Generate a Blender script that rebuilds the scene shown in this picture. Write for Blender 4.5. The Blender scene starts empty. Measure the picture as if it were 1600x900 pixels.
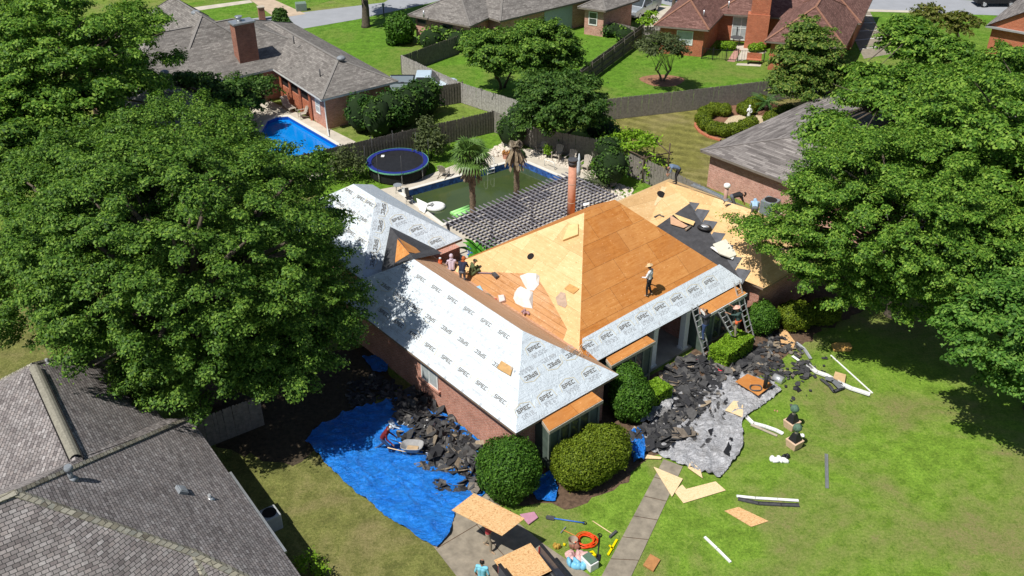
import bpy, bmesh, math, random
import numpy as np
from mathutils import Vector, Matrix
R=math.radians
random.seed(7)
S=bpy.context.scene
COL=S.collection
# ---------------------------------------------------------------- camera, sky, sun, exposure
CH=29.2; CF=1500.0; CP=R(32.3)
cam=bpy.data.cameras.new('drone_camera'); camo=bpy.data.objects.new('drone_camera',cam); COL.objects.link(camo)
camo.location=(0,0,CH); camo.rotation_euler=(R(90-32.3),0,0)
cam.sensor_width=36; cam.lens=36*CF/1600; cam.clip_end=1000; cam.clip_start=0.5
S.camera=camo
SUN_AZ=R(-142); SUN_EL=R(59)        # direction towards the sun
w_=bpy.data.worlds.new('World'); S.world=w_; w_.use_nodes=True
nt=w_.node_tree; bg=nt.nodes['Background']; sk=nt.nodes.new('ShaderNodeTexSky'); sk.sky_type='NISHITA'
sk.sun_disc=False; sk.sun_elevation=SUN_EL; sk.sun_rotation=math.pi/2-SUN_AZ; sk.air_density=1.0; sk.dust_density=0.6
nt.links.new(sk.outputs[0],bg.inputs[0]); bg.inputs[1].default_value=0.062
sl=bpy.data.lights.new('sun','SUN'); sl.energy=4.4; sl.angle=R(0.5); sl.color=(1.0,.965,.90)
so=bpy.data.objects.new('sun',sl); COL.objects.link(so)
so.rotation_euler=Vector((math.cos(SUN_AZ)*math.cos(SUN_EL),math.sin(SUN_AZ)*math.cos(SUN_EL),math.sin(SUN_EL))).to_track_quat('Z','Y').to_euler()
so.location=(-20,-20,40)
S.view_settings.view_transform='Standard'; S.view_settings.look='None'; S.view_settings.exposure=0.32; S.view_settings.gamma=1
S.render.engine='CYCLES'
S.render.resolution_x=1024; S.render.resolution_y=576
S.cycles.max_bounces=6; S.cycles.diffuse_bounces=3; S.cycles.transparent_max_bounces=6

# ---------------------------------------------------------------- survey: turns a bearing of the photograph into a point at height z
def at(x,y,z=0.0):
    a=(x-800)/CF; b=(y-450)/CF
    r=Vector((a, math.cos(CP)-b*math.sin(CP), -math.sin(CP)-b*math.cos(CP)))
    t=(CH-z)/-r.z
    return Vector((r.x*t, r.y*t, z))
def ongrid(x,y,p0,n):
    a=(x-800)/CF; b=(y-450)/CF
    r=Vector((a, math.cos(CP)-b*math.sin(CP), -math.sin(CP)-b*math.cos(CP)))
    o=Vector((0,0,CH)); t=(p0-o).dot(n)/r.dot(n)
    return o+r*t
HT=R(40.7); HO=at(806,677,2.7)
HU=Vector((math.cos(HT),math.sin(HT),0)); HV=Vector((-math.sin(HT),math.cos(HT),0))
def W(u,v,z=0.0):
    return Vector((HO.x,HO.y,0))+HU*u+HV*v+Vector((0,0,z))

# ---------------------------------------------------------------- materials
MATS={}
class NT:
    def __init__(s,name):
        s.m=bpy.data.materials.new(name); s.m.use_nodes=True; s.t=s.m.node_tree; s.N=s.t.nodes; s.L=s.t.links
        s.b=s.N['Principled BSDF']; s.out=s.N['Material Output']
        s.b.inputs['Specular IOR Level'].default_value=0.3
        MATS[name]=s.m
    def n(s,typ,**k):
        x=s.N.new('ShaderNode'+typ)
        for a,v in k.items(): setattr(x,a,v)
        return x
    def i(s,node,name,v):
        inp=node.inputs[name]
        if hasattr(v,'is_output') or isinstance(v,bpy.types.NodeSocket): s.L.new(v,inp)
        else: inp.default_value=v
        return node
    def coord(s,which='Object',scale=(1,1,1),rot=(0,0,0)):
        tc=s.n('TexCoord'); mp=s.n('Mapping'); s.L.new(tc.outputs[which],mp.inputs[0])
        mp.inputs['Scale'].default_value=scale; mp.inputs['Rotation'].default_value=rot
        return mp.outputs[0]
    def noise(s,vec,scale,detail=4,rough=.6,dist=0):
        x=s.n('TexNoise'); s.L.new(vec,x.inputs['Vector'])
        x.inputs['Scale'].default_value=scale; x.inputs['Detail'].default_value=detail; x.inputs['Roughness'].default_value=rough; x.inputs['Distortion'].default_value=dist
        return x.outputs['Fac']
    def ramp(s,fac,stops,interp='LINEAR'):
        x=s.n('ValToRGB'); s.L.new(fac,x.inputs[0]); x.color_ramp.interpolation=interp
        e=x.color_ramp.elements
        while len(e)<len(stops): e.new(.5)
        for k,(p,c) in enumerate(stops):
            e[k].position=p; e[k].color=(c,c,c,1) if isinstance(c,(int,float)) else (*c,1)
        return x.outputs[0]
    def mix(s,fac,a,b,mode='MIX'):
        x=s.n('Mix',data_type='RGBA',blend_type=mode)
        for idx,v in ((0,fac),(6,a),(7,b)):
            if isinstance(v,bpy.types.NodeSocket): s.L.new(v,x.inputs[idx])
            elif idx==0: x.inputs[0].default_value=v
            else: x.inputs[idx].default_value=(*v,1) if len(v)==3 else v
        return x.outputs[2]
    def math(s,op,a,b=0.0):
        x=s.n('Math',operation=op)
        for k,v in ((0,a),(1,b)):
            if isinstance(v,bpy.types.NodeSocket): s.L.new(v,x.inputs[k])
            else: x.inputs[k].default_value=v
        return x.outputs[0]
    def bump(s,h,strength=.3,dist=.02):
        x=s.n('Bump'); s.L.new(h,x.inputs['Height']); x.inputs['Strength'].default_value=strength; x.inputs['Distance'].default_value=dist
        s.L.new(x.outputs[0],s.b.inputs['Normal'])
    def fin(s,col,rough=.8,metal=0.0,spec=.3):
        if isinstance(col,bpy.types.NodeSocket): s.L.new(col,s.b.inputs['Base Color'])
        else: s.b.inputs['Base Color'].default_value=(*col,1)
        if isinstance(rough,bpy.types.NodeSocket): s.L.new(rough,s.b.inputs['Roughness'])
        else: s.b.inputs['Roughness'].default_value=rough
        s.b.inputs['Metallic'].default_value=metal; s.b.inputs['Specular IOR Level'].default_value=spec
        return s.m
def plain(name,c,rough=.7,var=.25,scale=6,metal=0.0,spec=.3,bump=0.0,c2=None):
    if name in MATS: return MATS[name]
    t=NT(name); v=t.coord('Object')
    f=t.noise(v,scale,5,.65)
    lo=tuple(x*(1-var) for x in c); hi=tuple(min(1,x*(1+var)) for x in (c2 or c))
    col=t.ramp(f,[(.3,lo),(.7,hi)])
    if bump: t.bump(f,bump,.03)
    return t.fin(col,rough,metal,spec)

def grass(name,stops,patch=.22,fine=9,patch2=None,thr=(.45,.62),mow=None):
    """blotchy lawn: large dry patches + tufts; everything is in metres"""
    t=NT(name); v=t.coord('Object')
    big=t.noise(v,patch,5,.6,.6); mid=t.noise(v,1.4,4,.7); fi=t.noise(v,fine,3,.8); vf=t.noise(v,34,2,.8)
    a=t.ramp(fi,[(.25,stops[0]),(.5,stops[1]),(.75,stops[2])])
    m2=t.ramp(mid,[(.35,.72),(.65,1.22)])
    a=t.mix(1.0,a,m2,'MULTIPLY')
    if patch2:
        f=t.math('ADD',t.math('MULTIPLY',big,.72),t.math('MULTIPLY',mid,.28))
        f=t.ramp(f,[(thr[0],0.0),(thr[1],1.0)])
        b=t.ramp(fi,[(.25,patch2[0]),(.75,patch2[1])])
        f=t.math('MULTIPLY',f,t.ramp(fi,[(.3,.55),(.6,1.0)]))
        a=t.mix(f,a,b)
    if mow:
        wv=t.n('TexWave'); wv.wave_type='RINGS'; wv.rings_direction='Z'
        mp=t.coord('Object'); mpn=mp.node; mpn.inputs['Location'].default_value=(-mow[0],-mow[1],0)
        t.L.new(mp,wv.inputs['Vector']); wv.inputs['Scale'].default_value=.28; wv.inputs['Distortion'].default_value=1.2; wv.inputs['Detail'].default_value=2
        a=t.mix(1.0,a,t.ramp(wv.outputs['Fac'],[(.2,.86),(.8,1.14)]),'MULTIPLY')
    a=t.mix(1.0,a,t.ramp(vf,[(.3,.72),(.7,1.28)]),'MULTIPLY')
    t.bump(t.math('ADD',fi,vf),.9,.05)
    return t.fin(a,.9,0,.15)

def brick(name,c1,c2,mortar,sc=1.0):
    t=NT(name); v=t.coord('UV')
    b=t.n('TexBrick'); t.L.new(v,b.inputs['Vector'])
    b.inputs['Color1'].default_value=(*c1,1); b.inputs['Color2'].default_value=(*c2,1); b.inputs['Mortar'].default_value=(*mortar,1)
    b.inputs['Scale'].default_value=1.0; b.inputs['Brick Width'].default_value=.21*sc; b.inputs['Row Height'].default_value=.076*sc
    b.inputs['Mortar Size'].default_value=.0085*sc; b.inputs['Mortar Smooth'].default_value=.2; b.inputs['Bias'].default_value=0.0
    f=t.noise(v,1.3,5,.7); g=t.noise(v,14,2,.7)
    a=t.mix(1.0,b.outputs['Color'],t.ramp(f,[(.3,.8),(.7,1.18)]),'MULTIPLY')
    a=t.mix(1.0,a,t.ramp(g,[(.3,.75),(.7,1.25)]),'MULTIPLY')
    t.bump(b.outputs['Fac'],-.4,.01)
    return t.fin(a,.85,0,.2)

def shingle(name,cs,w=.30,h=.145,gap=(.03,.03,.03),contrast=1.0,coord='UV'):
    t=NT(name); v=t.coord(coord)
    b=t.n('TexBrick'); t.L.new(v,b.inputs['Vector'])
    b.inputs['Color1'].default_value=(0,0,0,1); b.inputs['Color2'].default_value=(1,1,1,1); b.inputs['Mortar'].default_value=(.5,.5,.5,1)
    b.inputs['Scale'].default_value=1.0; b.inputs['Brick Width'].default_value=w; b.inputs['Row Height'].default_value=h
    b.inputs['Mortar Size'].default_value=.010; b.inputs['Mortar Smooth'].default_value=.1; b.offset=.37
    col=t.ramp(b.outputs['Color'],[(k/(len(cs)-1),c) for k,c in enumerate(cs)])
    # a second, coarser course of tabs breaks the regularity
    b2=t.n('TexBrick'); t.L.new(v,b2.inputs['Vector']); b2.inputs['Color1'].default_value=(.82,.82,.82,1); b2.inputs['Color2'].default_value=(1.16,1.16,1.16,1); b2.inputs['Mortar'].default_value=(1,1,1,1)
    b2.inputs['Scale'].default_value=1.0; b2.inputs['Brick Width'].default_value=w*2.7; b2.inputs['Row Height'].default_value=h; b2.inputs['Mortar Size'].default_value=0.0; b2.offset=.41
    col=t.mix(1.0,col,b2.outputs['Color'],'MULTIPLY')
    f=t.noise(v,.45,5,.65); g=t.noise(v,22,2,.8)
    col=t.mix(1.0,col,t.ramp(f,[(.3,.84),(.7,1.16)]),'MULTIPLY')
    col=t.mix(1.0,col,t.ramp(g,[(.3,.82),(.7,1.18)]),'MULTIPLY')
    col=t.mix(b.outputs['Fac'],col,gap)
    t.bump(t.math('SUBTRACT',b.outputs['Color'],t.math('MULTIPLY',b.outputs['Fac'],2.0)),.35,.012)
    return t.fin(col,.92,0,.15)

def plywood(name,cs,stain=None,w=2.44,h=1.22,grain=.5,seamc=(.10,.05,.02),seam=.008):
    t=NT(name); v=t.coord('UV')
    b=t.n('TexBrick'); t.L.new(v,b.inputs['Vector'])
    b.inputs['Color1'].default_value=(0,0,0,1); b.inputs['Color2'].default_value=(1,1,1,1); b.inputs['Mortar'].default_value=(.5,.5,.5,1)
    b.inputs['Scale'].default_value=1.0; b.inputs['Brick Width'].default_value=w; b.inputs['Row Height'].default_value=h; b.inputs['Mortar Size'].default_value=seam; b.inputs['Mortar Smooth'].default_value=.3; b.offset=.5
    mp=t.n('Mapping'); t.L.new(v,mp.inputs[0]); mp.inputs['Scale'].default_value=(.6,5,1)
    g=t.noise(mp.outputs[0],1.6,6,.65,1.2)
    g2=t.noise(v,2.3,5,.7,.4)
    fac=t.math('ADD',t.math('MULTIPLY',b.outputs['Color'],.22),t.math('ADD',t.math('MULTIPLY',g,grain*.85),t.math('MULTIPLY',g2,.42)))
    nb=t.n('TexBrick'); t.L.new(v,nb.inputs['Vector']); nb.inputs['Scale'].default_value=1.0; nb.inputs['Brick Width'].default_value=.61; nb.inputs['Row Height'].default_value=.305; nb.inputs['Mortar Size'].default_value=.022; nb.offset=0.0
    vn=t.n('TexVoronoi'); t.L.new(v,vn.inputs['Vector']); vn.inputs['Scale'].default_value=7.0
    nail=t.math('MULTIPLY',nb.outputs['Fac'],t.ramp(vn.outputs['Distance'],[(.18,1.0),(.30,0.0)]))
    col=t.ramp(fac,[(.25,cs[0]),(.55,cs[1]),(.85,cs[2])])
    # nail lines / scuffs / knots
    vo=t.n('TexVoronoi'); t.L.new(v,vo.inputs['Vector']); vo.inputs['Scale'].default_value=2.3
    kn=t.ramp(vo.outputs['Distance'],[(.0,1.0),(.05,1.0),(.09,0.0)])
    col=t.mix(t.math('MULTIPLY',kn,.55),col,tuple(x*.45 for x in cs[0]))
    sc=t.noise(v,9,3,.8,.3); col=t.mix(t.math('MULTIPLY',t.ramp(sc,[(.60,0.0),(.72,1.0)]),.45),col,tuple(min(1,x*1.25+.08) for x in cs[2]))
    col=t.mix(t.math('MULTIPLY',nail,.55),col,tuple(min(1,x*1.2+.12) for x in cs[2]))
    if stain:
        s_=t.noise(v,.5,4,.6,.5); col=t.mix(t.ramp(s_,[(.45,0.0),(.7,.8)]),col,stain)
    col=t.mix(b.outputs['Fac'],col,seamc)
    t.bump(g,.12,.01)
    return t.fin(col,.75,0,.25)

def osb(name,cs):
    t=NT(name); v=t.coord('Object')
    vo=t.n('TexVoronoi'); vo.feature='F1'; mp=t.n('Mapping'); t.L.new(v,mp.inputs[0]); mp.inputs['Scale'].default_value=(20,46,30); mp.inputs['Rotation'].default_value=(0,0,.6)
    t.L.new(mp.outputs[0],vo.inputs['Vector']); vo.inputs['Scale'].default_value=1.0
    bw=t.n('SeparateColor'); t.L.new(vo.outputs['Color'],bw.inputs[0])
    f=t.noise(v,3,4,.7)
    fac=t.math('ADD',t.math('MULTIPLY',bw.outputs[0],.7),t.math('MULTIPLY',f,.3))
    return t.fin(t.ramp(fac,[(.08,cs[0]),(.35,cs[1]),(.9,cs[2])]),.8,0,.25)

def underlay(name,base=(.60,.66,.71)):
    t=NT(name); v=t.coord('UV')
    w1=t.noise(v,1.1,6,.62,1.6); 
    mp=t.n('Mapping'); t.L.new(v,mp.inputs[0]); mp.inputs['Scale'].default_value=(1.6,.55,1); mp.inputs['Rotation'].default_value=(0,0,.9)
    w2=t.noise(mp.outputs[0],1.7,5,.6,2.2)
    rid=t.math('ABSOLUTE',t.math('SUBTRACT',w2,.5))
    col=t.ramp(w1,[(.3,tuple(x*.90 for x in base)),(.7,tuple(min(1,x*1.06) for x in base))])
    # faint lines of fine print
    mp2=t.n('Mapping'); t.L.new(v,mp2.inputs[0]); mp2.inputs['Scale'].default_value=(4.5,22,1)
    pr=t.noise(mp2.outputs[0],1.0,2,.6); row=t.n('TexWave'); row.bands_direction='Y'; t.L.new(v,row.inputs['Vector']); row.inputs['Scale'].default_value=.8; row.inputs['Distortion'].default_value=.3
    m=t.math('MULTIPLY',t.ramp(pr,[(.53,0.0),(.57,1.0)]),t.ramp(row.outputs['Fac'],[(.45,0.0),(.6,1.0)]))
    col=t.mix(t.math('MULTIPLY',m,.55),col,(.34,.37,.40))
    # lap seams every 1.25 m
    b=t.n('TexBrick'); t.L.new(v,b.inputs['Vector']); b.inputs['Scale'].default_value=1.0; b.inputs['Brick Width'].default_value=30; b.inputs['Row Height'].default_value=1.08; b.inputs['Mortar Size'].default_value=.012
    col=t.mix(t.math('MULTIPLY',b.outputs['Fac'],.6),col,(.36,.38,.41))
    t.bump(t.math('ADD',t.math('MULTIPLY',rid,-1.6),t.math('MULTIPLY',w1,.6)),.8,.055)
    return t.fin(col,.5,0,.4)

def leafmat(name,dark,mid,light,trans=.24):
    t=NT(name)
    g=t.n('NewGeometry')
    v=t.coord('Object'); f=t.noise(v,.55,4,.6)
    fac=t.math('ADD',t.math('MULTIPLY',g.outputs['Random Per Island'],.62),t.math('MULTIPLY',f,.42))
    col=t.ramp(fac,[(.12,dark),(.5,mid),(.9,light)])
    t.fin(col,.55,0,.25)
    t.b.inputs['Roughness'].default_value=.55; t.b.inputs['Specular IOR Level'].default_value=.18
    tr=t.n('BsdfTranslucent'); t.L.new(t.mix(1.0,col,(1.2,1.35,.5),'MULTIPLY'),tr.inputs[0])
    mx=t.n('MixShader'); mx.inputs[0].default_value=trans; t.L.new(t.b.outputs[0],mx.inputs[1]); t.L.new(tr.outputs[0],mx.inputs[2]); t.L.new(mx.outputs[0],t.out.inputs[0])
    return t.m

# ---------------------------------------------------------------- mesh builder
Z=Vector((0,0,1))
def frame_from(d,up=Z):
    d=Vector(d).normalized(); 
    if abs(d.dot(up))>.98: up=Vector((1,0,0))
    x=d.cross(up).normalized(); y=x.cross(d).normalized()
    return x,y,d
class MB:
    def __init__(s): s.v=[]; s.f=[]; s.smooth=[]; s.mi=[]; s.cur=0
    def add(s,vs,fs,smooth=False):
        o=len(s.v); s.v+= [Vector(p) for p in vs]
        for f in fs: s.f.append([o+i for i in f]); s.smooth.append(smooth); s.mi.append(s.cur)
        return s
    def face(s,*pts): return s.add(pts,[list(range(len(pts)))])
    def box(s,c,size,rot=0.0,M=None):
        c=Vector(c); hx,hy,hz=[q/2 for q in size]
        M=M or Matrix.Rotation(rot,3,'Z')
        vs=[c+M@Vector((x*hx,y*hy,z*hz)) for x in(-1,1) for y in(-1,1) for z in(-1,1)]
        return s.add(vs,[(0,1,3,2),(4,6,7,5),(0,4,5,1),(2,3,7,6),(0,2,6,4),(1,5,7,3)])
    def bar(s,a,b,w,h,up=Z):
        a=Vector(a);b=Vector(b); x,y,d=frame_from(b-a,up); 
        vs=[p+x*sx*w/2+y*sy*h/2 for p in(a,b) for sx,sy in((-1,-1),(1,-1),(1,1),(-1,1))]
        return s.add(vs,[(3,2,1,0),(4,5,6,7),(0,1,5,4),(1,2,6,5),(2,3,7,6),(3,0,4,7)])
    def tube(s,pts,r,n=8,cap=True,smooth=True):
        pts=[Vector(p) for p in pts]; rs=r if isinstance(r,(list,tuple)) else [r]*len(pts)
        vs=[];px=None
        for i,p in enumerate(pts):
            d=(pts[min(i+1,len(pts)-1)]-pts[max(i-1,0)])
            if d.length<1e-9: d=Z
            x,y,_=frame_from(d)
            if px is not None:
                x=(px-d.normalized()*px.dot(d.normalized()))
                x=x.normalized() if x.length>1e-6 else px; y=x.cross(d.normalized())
            px=x
            for k in range(n):
                a=2*math.pi*k/n; vs.append(p+(x*math.cos(a)+y*math.sin(a))*rs[i])
        fs=[]
        for i in range(len(pts)-1):
            for k in range(n): fs.append((i*n+k,i*n+(k+1)%n,(i+1)*n+(k+1)%n,(i+1)*n+k))
        s.add(vs,fs,smooth)
        if cap:
            o=len(s.v)-len(vs)
            s.f.append([o+k for k in range(n)][::-1]); s.smooth.append(False); s.mi.append(s.cur)
            s.f.append([o+(len(pts)-1)*n+k for k in range(n)]); s.smooth.append(False); s.mi.append(s.cur)
        return s
    def ell(s,c,r,nu=14,nv=8,M=None,jit=0.0,seed=0):
        rg=random.Random(seed); c=Vector(c); M=M or Matrix.Identity(3); vs=[]
        if not isinstance(r,(tuple,list)): r=(r,r,r)
        for j in range(1,nv):
            th=math.pi*j/nv
            for i in range(nu):
                ph=2*math.pi*i/nu; k=1+rg.uniform(-jit,jit)
                vs.append(c+M@Vector((r[0]*k*math.sin(th)*math.cos(ph),r[1]*k*math.sin(th)*math.sin(ph),r[2]*k*math.cos(th))))
        t=len(vs); vs.append(c+M@Vector((0,0,r[2]))); vs.append(c-M@Vector((0,0,r[2])))
        fs=[]
        for j in range(nv-2):
            for i in range(nu): fs.append((j*nu+i,(j+1)*nu+i,(j+1)*nu+(i+1)%nu,j*nu+(i+1)%nu))
        for i in range(nu): fs.append((t,i,(i+1)%nu)); fs.append((t+1,(nv-2)*nu+(i+1)%nu,(nv-2)*nu+i))
        return s.add(vs,fs,True)
    def prism(s,poly,z0,z1):
        poly=[Vector((p[0],p[1],0)) for p in poly]; n=len(poly)
        vs=[p+Z*z0 for p in poly]+[p+Z*z1 for p in poly]
        return s.add(vs,[list(range(n))[::-1],list(range(n,2*n))]+[(i,(i+1)%n,n+(i+1)%n,n+i) for i in range(n)])
    def slab(s,pts,th):
        """planar polygon given a thickness downward along its normal"""
        pts=[Vector(p) for p in pts]; nn=newell(pts)
        if nn.z<0: nn=-nn
        n=len(pts); vs=pts+[p-nn*th for p in pts]
        return s.add(vs,[list(range(n)),list(range(n,2*n))[::-1]]+[(i,n+i,n+(i+1)%n,(i+1)%n) for i in range(n)])
    def build(s,name,mat,parent=None,loc=None,bevel=0.0,fix=False):
        me=bpy.data.meshes.new(name); 
        off=Vector((0,0,0))
        if parent is not None and parent.parent is None: off=parent.location.copy()
        elif parent is not None: off=root_of(parent).location.copy()
        elif loc is not None: off=Vector(loc)
        me.from_pydata([tuple(p-off) for p in s.v],[],s.f)
        mats=mat if isinstance(mat,(list,tuple)) else [mat]
        for m in mats: me.materials.append(m)
        me.polygons.foreach_set('use_smooth',s.smooth); me.polygons.foreach_set('material_index',s.mi)
        if fix:
            bm=bmesh.new(); bm.from_mesh(me); bmesh.ops.recalc_face_normals(bm,faces=bm.faces); bm.to_mesh(me); bm.free()
        uv=me.uv_layers.new(name='UVMap')
        for p in me.polygons:
            n=p.normal
            if abs(n.z)<.995:
                t=Z.cross(n).normalized(); b=n.cross(t)
            else: t=Vector((1,0,0)); b=Vector((0,1,0))
            for li in p.loop_indices:
                co=me.vertices[me.loops[li].vertex_index].co+off
                uv.data[li].uv=(co.dot(t),co.dot(b))
        o=bpy.data.objects.new(name,me); COL.objects.link(o)
        if parent is not None: o.parent=parent
        elif loc is not None: o.location=loc
        if bevel:
            md=o.modifiers.new('bevel','BEVEL'); md.width=bevel; md.segments=2; md.limit_method='ANGLE'
        return o
def newell(p):
    n=Vector((0,0,0))
    for i in range(len(p)):
        a=p[i];b=p[(i+1)%len(p)]
        n+=Vector(((a.y-b.y)*(a.z+b.z),(a.z-b.z)*(a.x+b.x),(a.x-b.x)*(a.y+b.y)))
    return n.normalized()
def root_of(o):
    while o.parent is not None: o=o.parent
    return o
def tag(o,label=None,cat=None,group=None,kind=None):
    if label: o['label']=label
    if cat: o['category']=cat
    if group: o['group']=group
    if kind: o['kind']=kind
    return o
def thing(name,label,cat,loc=(0,0,0),group=None):
    o=bpy.data.objects.new(name,None); COL.objects.link(o); o.location=loc; o.empty_display_size=.3
    return tag(o,label,cat,group)
def copy_tree(o,parent=None):
    c=o.copy(); COL.objects.link(c)
    if parent is not None: c.parent=parent
    for ch in list(o.children): copy_tree(ch,c)
    return c
def ragged(pts,amp=.18,step=.45,seed=3):
    rg=random.Random(seed); out=[]; pts=[Vector((p[0],p[1])) for p in pts]
    for i in range(len(pts)):
        a=pts[i];b=pts[(i+1)%len(pts)]; n=max(1,min(70,int((b-a).length/step)))
        for k in range(n):
            q=a.lerp(b,k/n); out.append((q.x+rg.uniform(-amp,amp),q.y+rg.uniform(-amp,amp)))
    return out
def poly_sheet(name,pts,z,mat,kind='structure',thick=0.0,rag=0.0):
    if rag: pts=ragged(pts,rag)
    m=MB(); pts=[Vector((p[0],p[1],z)) for p in pts]
    if newell(pts).z<0: pts=pts[::-1]
    if thick: m.prism(pts,z-thick,z)
    else: m.face(*pts)
    o=m.build(name,mat,fix=bool(thick)); o['kind']=kind; return o
def G(*pp,z=0.0): return [at(x,y,z) for x,y in pp]
# ---------------------------------------------------------------- palette
M_lawn=grass('lawn_green',[(.085,.160,.018),(.170,.295,.030),(.28,.41,.055)],.17,8,[(.16,.16,.055),(.30,.26,.11)],(.47,.61))
M_lawnfar=grass('lawn_far_green',[(.060,.14,.012),(.11,.235,.020),(.18,.32,.035)],.15,5,[(.15,.18,.04),(.24,.25,.07)],(.48,.66))
M_lawnback=grass('lawn_back',[(.09,.15,.02),(.17,.25,.04),(.25,.32,.06)],.2,6,[(.19,.17,.07),(.29,.26,.11)],(.48,.66))
M_lawntan=grass('lawn_mown',[(.13,.13,.03),(.20,.19,.05),(.27,.25,.08)],.2,7,[(.22,.18,.08),(.32,.27,.13)],(.5,.68),mow=(27,96))
M_lawndry=grass('lawn_dry',[(.095,.115,.028),(.175,.185,.050),(.27,.26,.085)],.3,8,[(.19,.155,.065),(.32,.265,.13)],(.48,.66))
M_wild=grass('weeds',[(.06,.12,.01),(.12,.24,.02),(.22,.38,.04)],.5,4,[(.17,.15,.06),(.25,.22,.10)],(.55,.72))
M_dirt=plain('mulch',(.11,.070,.045),.95,.5,5,bump=.8)
M_conc=plain('concrete',(.36,.33,.28),.85,.22,1.3,bump=.12)
M_walk=plain('old_concrete',(.25,.215,.165),.9,.28,2.2,bump=.2)
M_road=plain('road_asphalt',(.30,.31,.33),.9,.08,.7)
M_deckc=plain('pool_deck_concrete',(.50,.45,.37),.85,.16,1.2)
M_brick=brick('brick_red',(.40,.145,.090),(.54,.235,.165),(.50,.40,.34))
M_brickd=brick('brick_brown',(.24,.085,.055),(.36,.14,.09),(.33,.25,.20))
M_brickp=brick('brick_pink',(.44,.19,.14),(.60,.31,.24),(.56,.46,.40))
M_bricko=brick('brick_orange',(.40,.10,.045),(.50,.15,.07),(.42,.25,.17))
M_shl=shingle('shingle_left',[(.175,.152,.148),(.235,.210,.203),(.285,.260,.252),(.255,.222,.210),(.345,.32,.31)],.215,.13)
M_shcap=shingle('shingle_cap',[(.17,.15,.12),(.27,.25,.19),(.33,.31,.25),(.22,.22,.19)],1.5,.17,(.04,.035,.03))
M_shg=shingle('shingle_grey',[(.15,.135,.125),(.20,.185,.17),(.25,.23,.21)],.3,.15,(.11,.10,.09))
M_shg2=shingle('shingle_taupe',[(.13,.115,.11),(.20,.18,.17),(.28,.255,.24)],.9,.16,(.10,.09,.085))
M_shr=shingle('shingle_redbrown',[(.13,.068,.056),(.175,.095,.08),(.215,.12,.10)],.3,.15,(.09,.04,.03))
M_shrc=plain('shingle_redcap',(.26,.13,.085),.9,.2,4)
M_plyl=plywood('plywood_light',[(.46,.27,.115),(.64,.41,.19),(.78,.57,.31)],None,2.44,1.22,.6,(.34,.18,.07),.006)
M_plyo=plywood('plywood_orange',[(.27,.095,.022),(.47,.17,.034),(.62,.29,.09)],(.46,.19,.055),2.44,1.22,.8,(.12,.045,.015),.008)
M_plyb=plywood('plywood_brown',[(.38,.19,.10),(.54,.31,.17),(.66,.43,.28)],(.58,.34,.19),6,.14,.8,(.14,.05,.025),.006)
M_osb=osb('osb',[(.36,.15,.05),(.60,.36,.16),(.72,.48,.25)])
M_board=osb('pine_board',[(.58,.40,.20),(.72,.53,.30),(.78,.61,.38)])
M_under=underlay('roof_underlayment'); M_felt=plain('roofing_felt',(.055,.055,.060),.75,.3,3,bump=.2)
M_ink=plain('print_grey',(.15,.14,.125),.7,.15); M_gold=plain('print_gold',(.62,.55,.38),.7,.15)
M_fascia=plain('fascia_brown',(.24,.17,.12),.7,.3); M_white=plain('white_paint',(.78,.78,.75),.5,.07); M_trim=plain('tan_trim',(.46,.40,.32),.6,.15)
M_green=plain('green_panel',(.085,.115,.095),.5,.25,3); M_glass=plain('window_glass',(.05,.06,.065),.08,.3,2,spec=.8)
M_glassl=plain('window_blind',(.42,.46,.46),.25,.2,2,spec=.7)
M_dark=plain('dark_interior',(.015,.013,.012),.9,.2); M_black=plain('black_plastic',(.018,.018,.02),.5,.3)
M_metal=plain('galvanised',(.48,.50,.52),.35,.15,5,.7); M_alu=plain('aluminium',(.62,.63,.64),.3,.1,5,.6)
M_dgrey=plain('dark_grey',(.07,.07,.075),.6,.3); M_lead=plain('vent_lead',(.22,.24,.26),.5,.2)
M_clay=plain('terracotta_flue',(.55,.27,.18),.8,.18,5,bump=.15)
# ---------------------------------------------------------------- the ground and everything flush with it
poly_sheet('ground',[(-260,-40),(260,-40),(260,330),(-260,330)],0,M_lawnback)
poly_sheet('lawn_front',G((560,1000),(960,640),(1150,470),(1420,380),(1900,330),(2100,1000)),.004,M_lawn)
poly_sheet('lawn_side',G((345,730),(480,560),(640,600),(700,760),(760,1000),(440,1000)),.008,M_lawndry,rag=.25)
poly_sheet('lawn_rear',G((-300,600),(-260,420),(60,380),(330,470),(300,620)),.004,M_lawndry)
poly_sheet('lawn_neighbor',G((950,186),(1200,158),(1330,130),(1420,210),(1180,300),(1060,300),(935,205)),.004,M_lawntan)
poly_sheet('lawn_far',G((400,62),(455,47),(662,6),(640,-30),(1090,-30),(1600,-30),(1600,90),(1340,90),(1200,157),(948,183),(812,165),(630,118),(560,100)),.004,M_lawnfar)
poly_sheet('lawn_pool',G((470,270),(770,195),(850,190),(1060,290),(960,330),(560,400)),.004,M_wild)
poly_sheet('lawn_across',G((190,20),(470,-20),(620,-30),(400,36)),.006,M_lawnfar)
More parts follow.
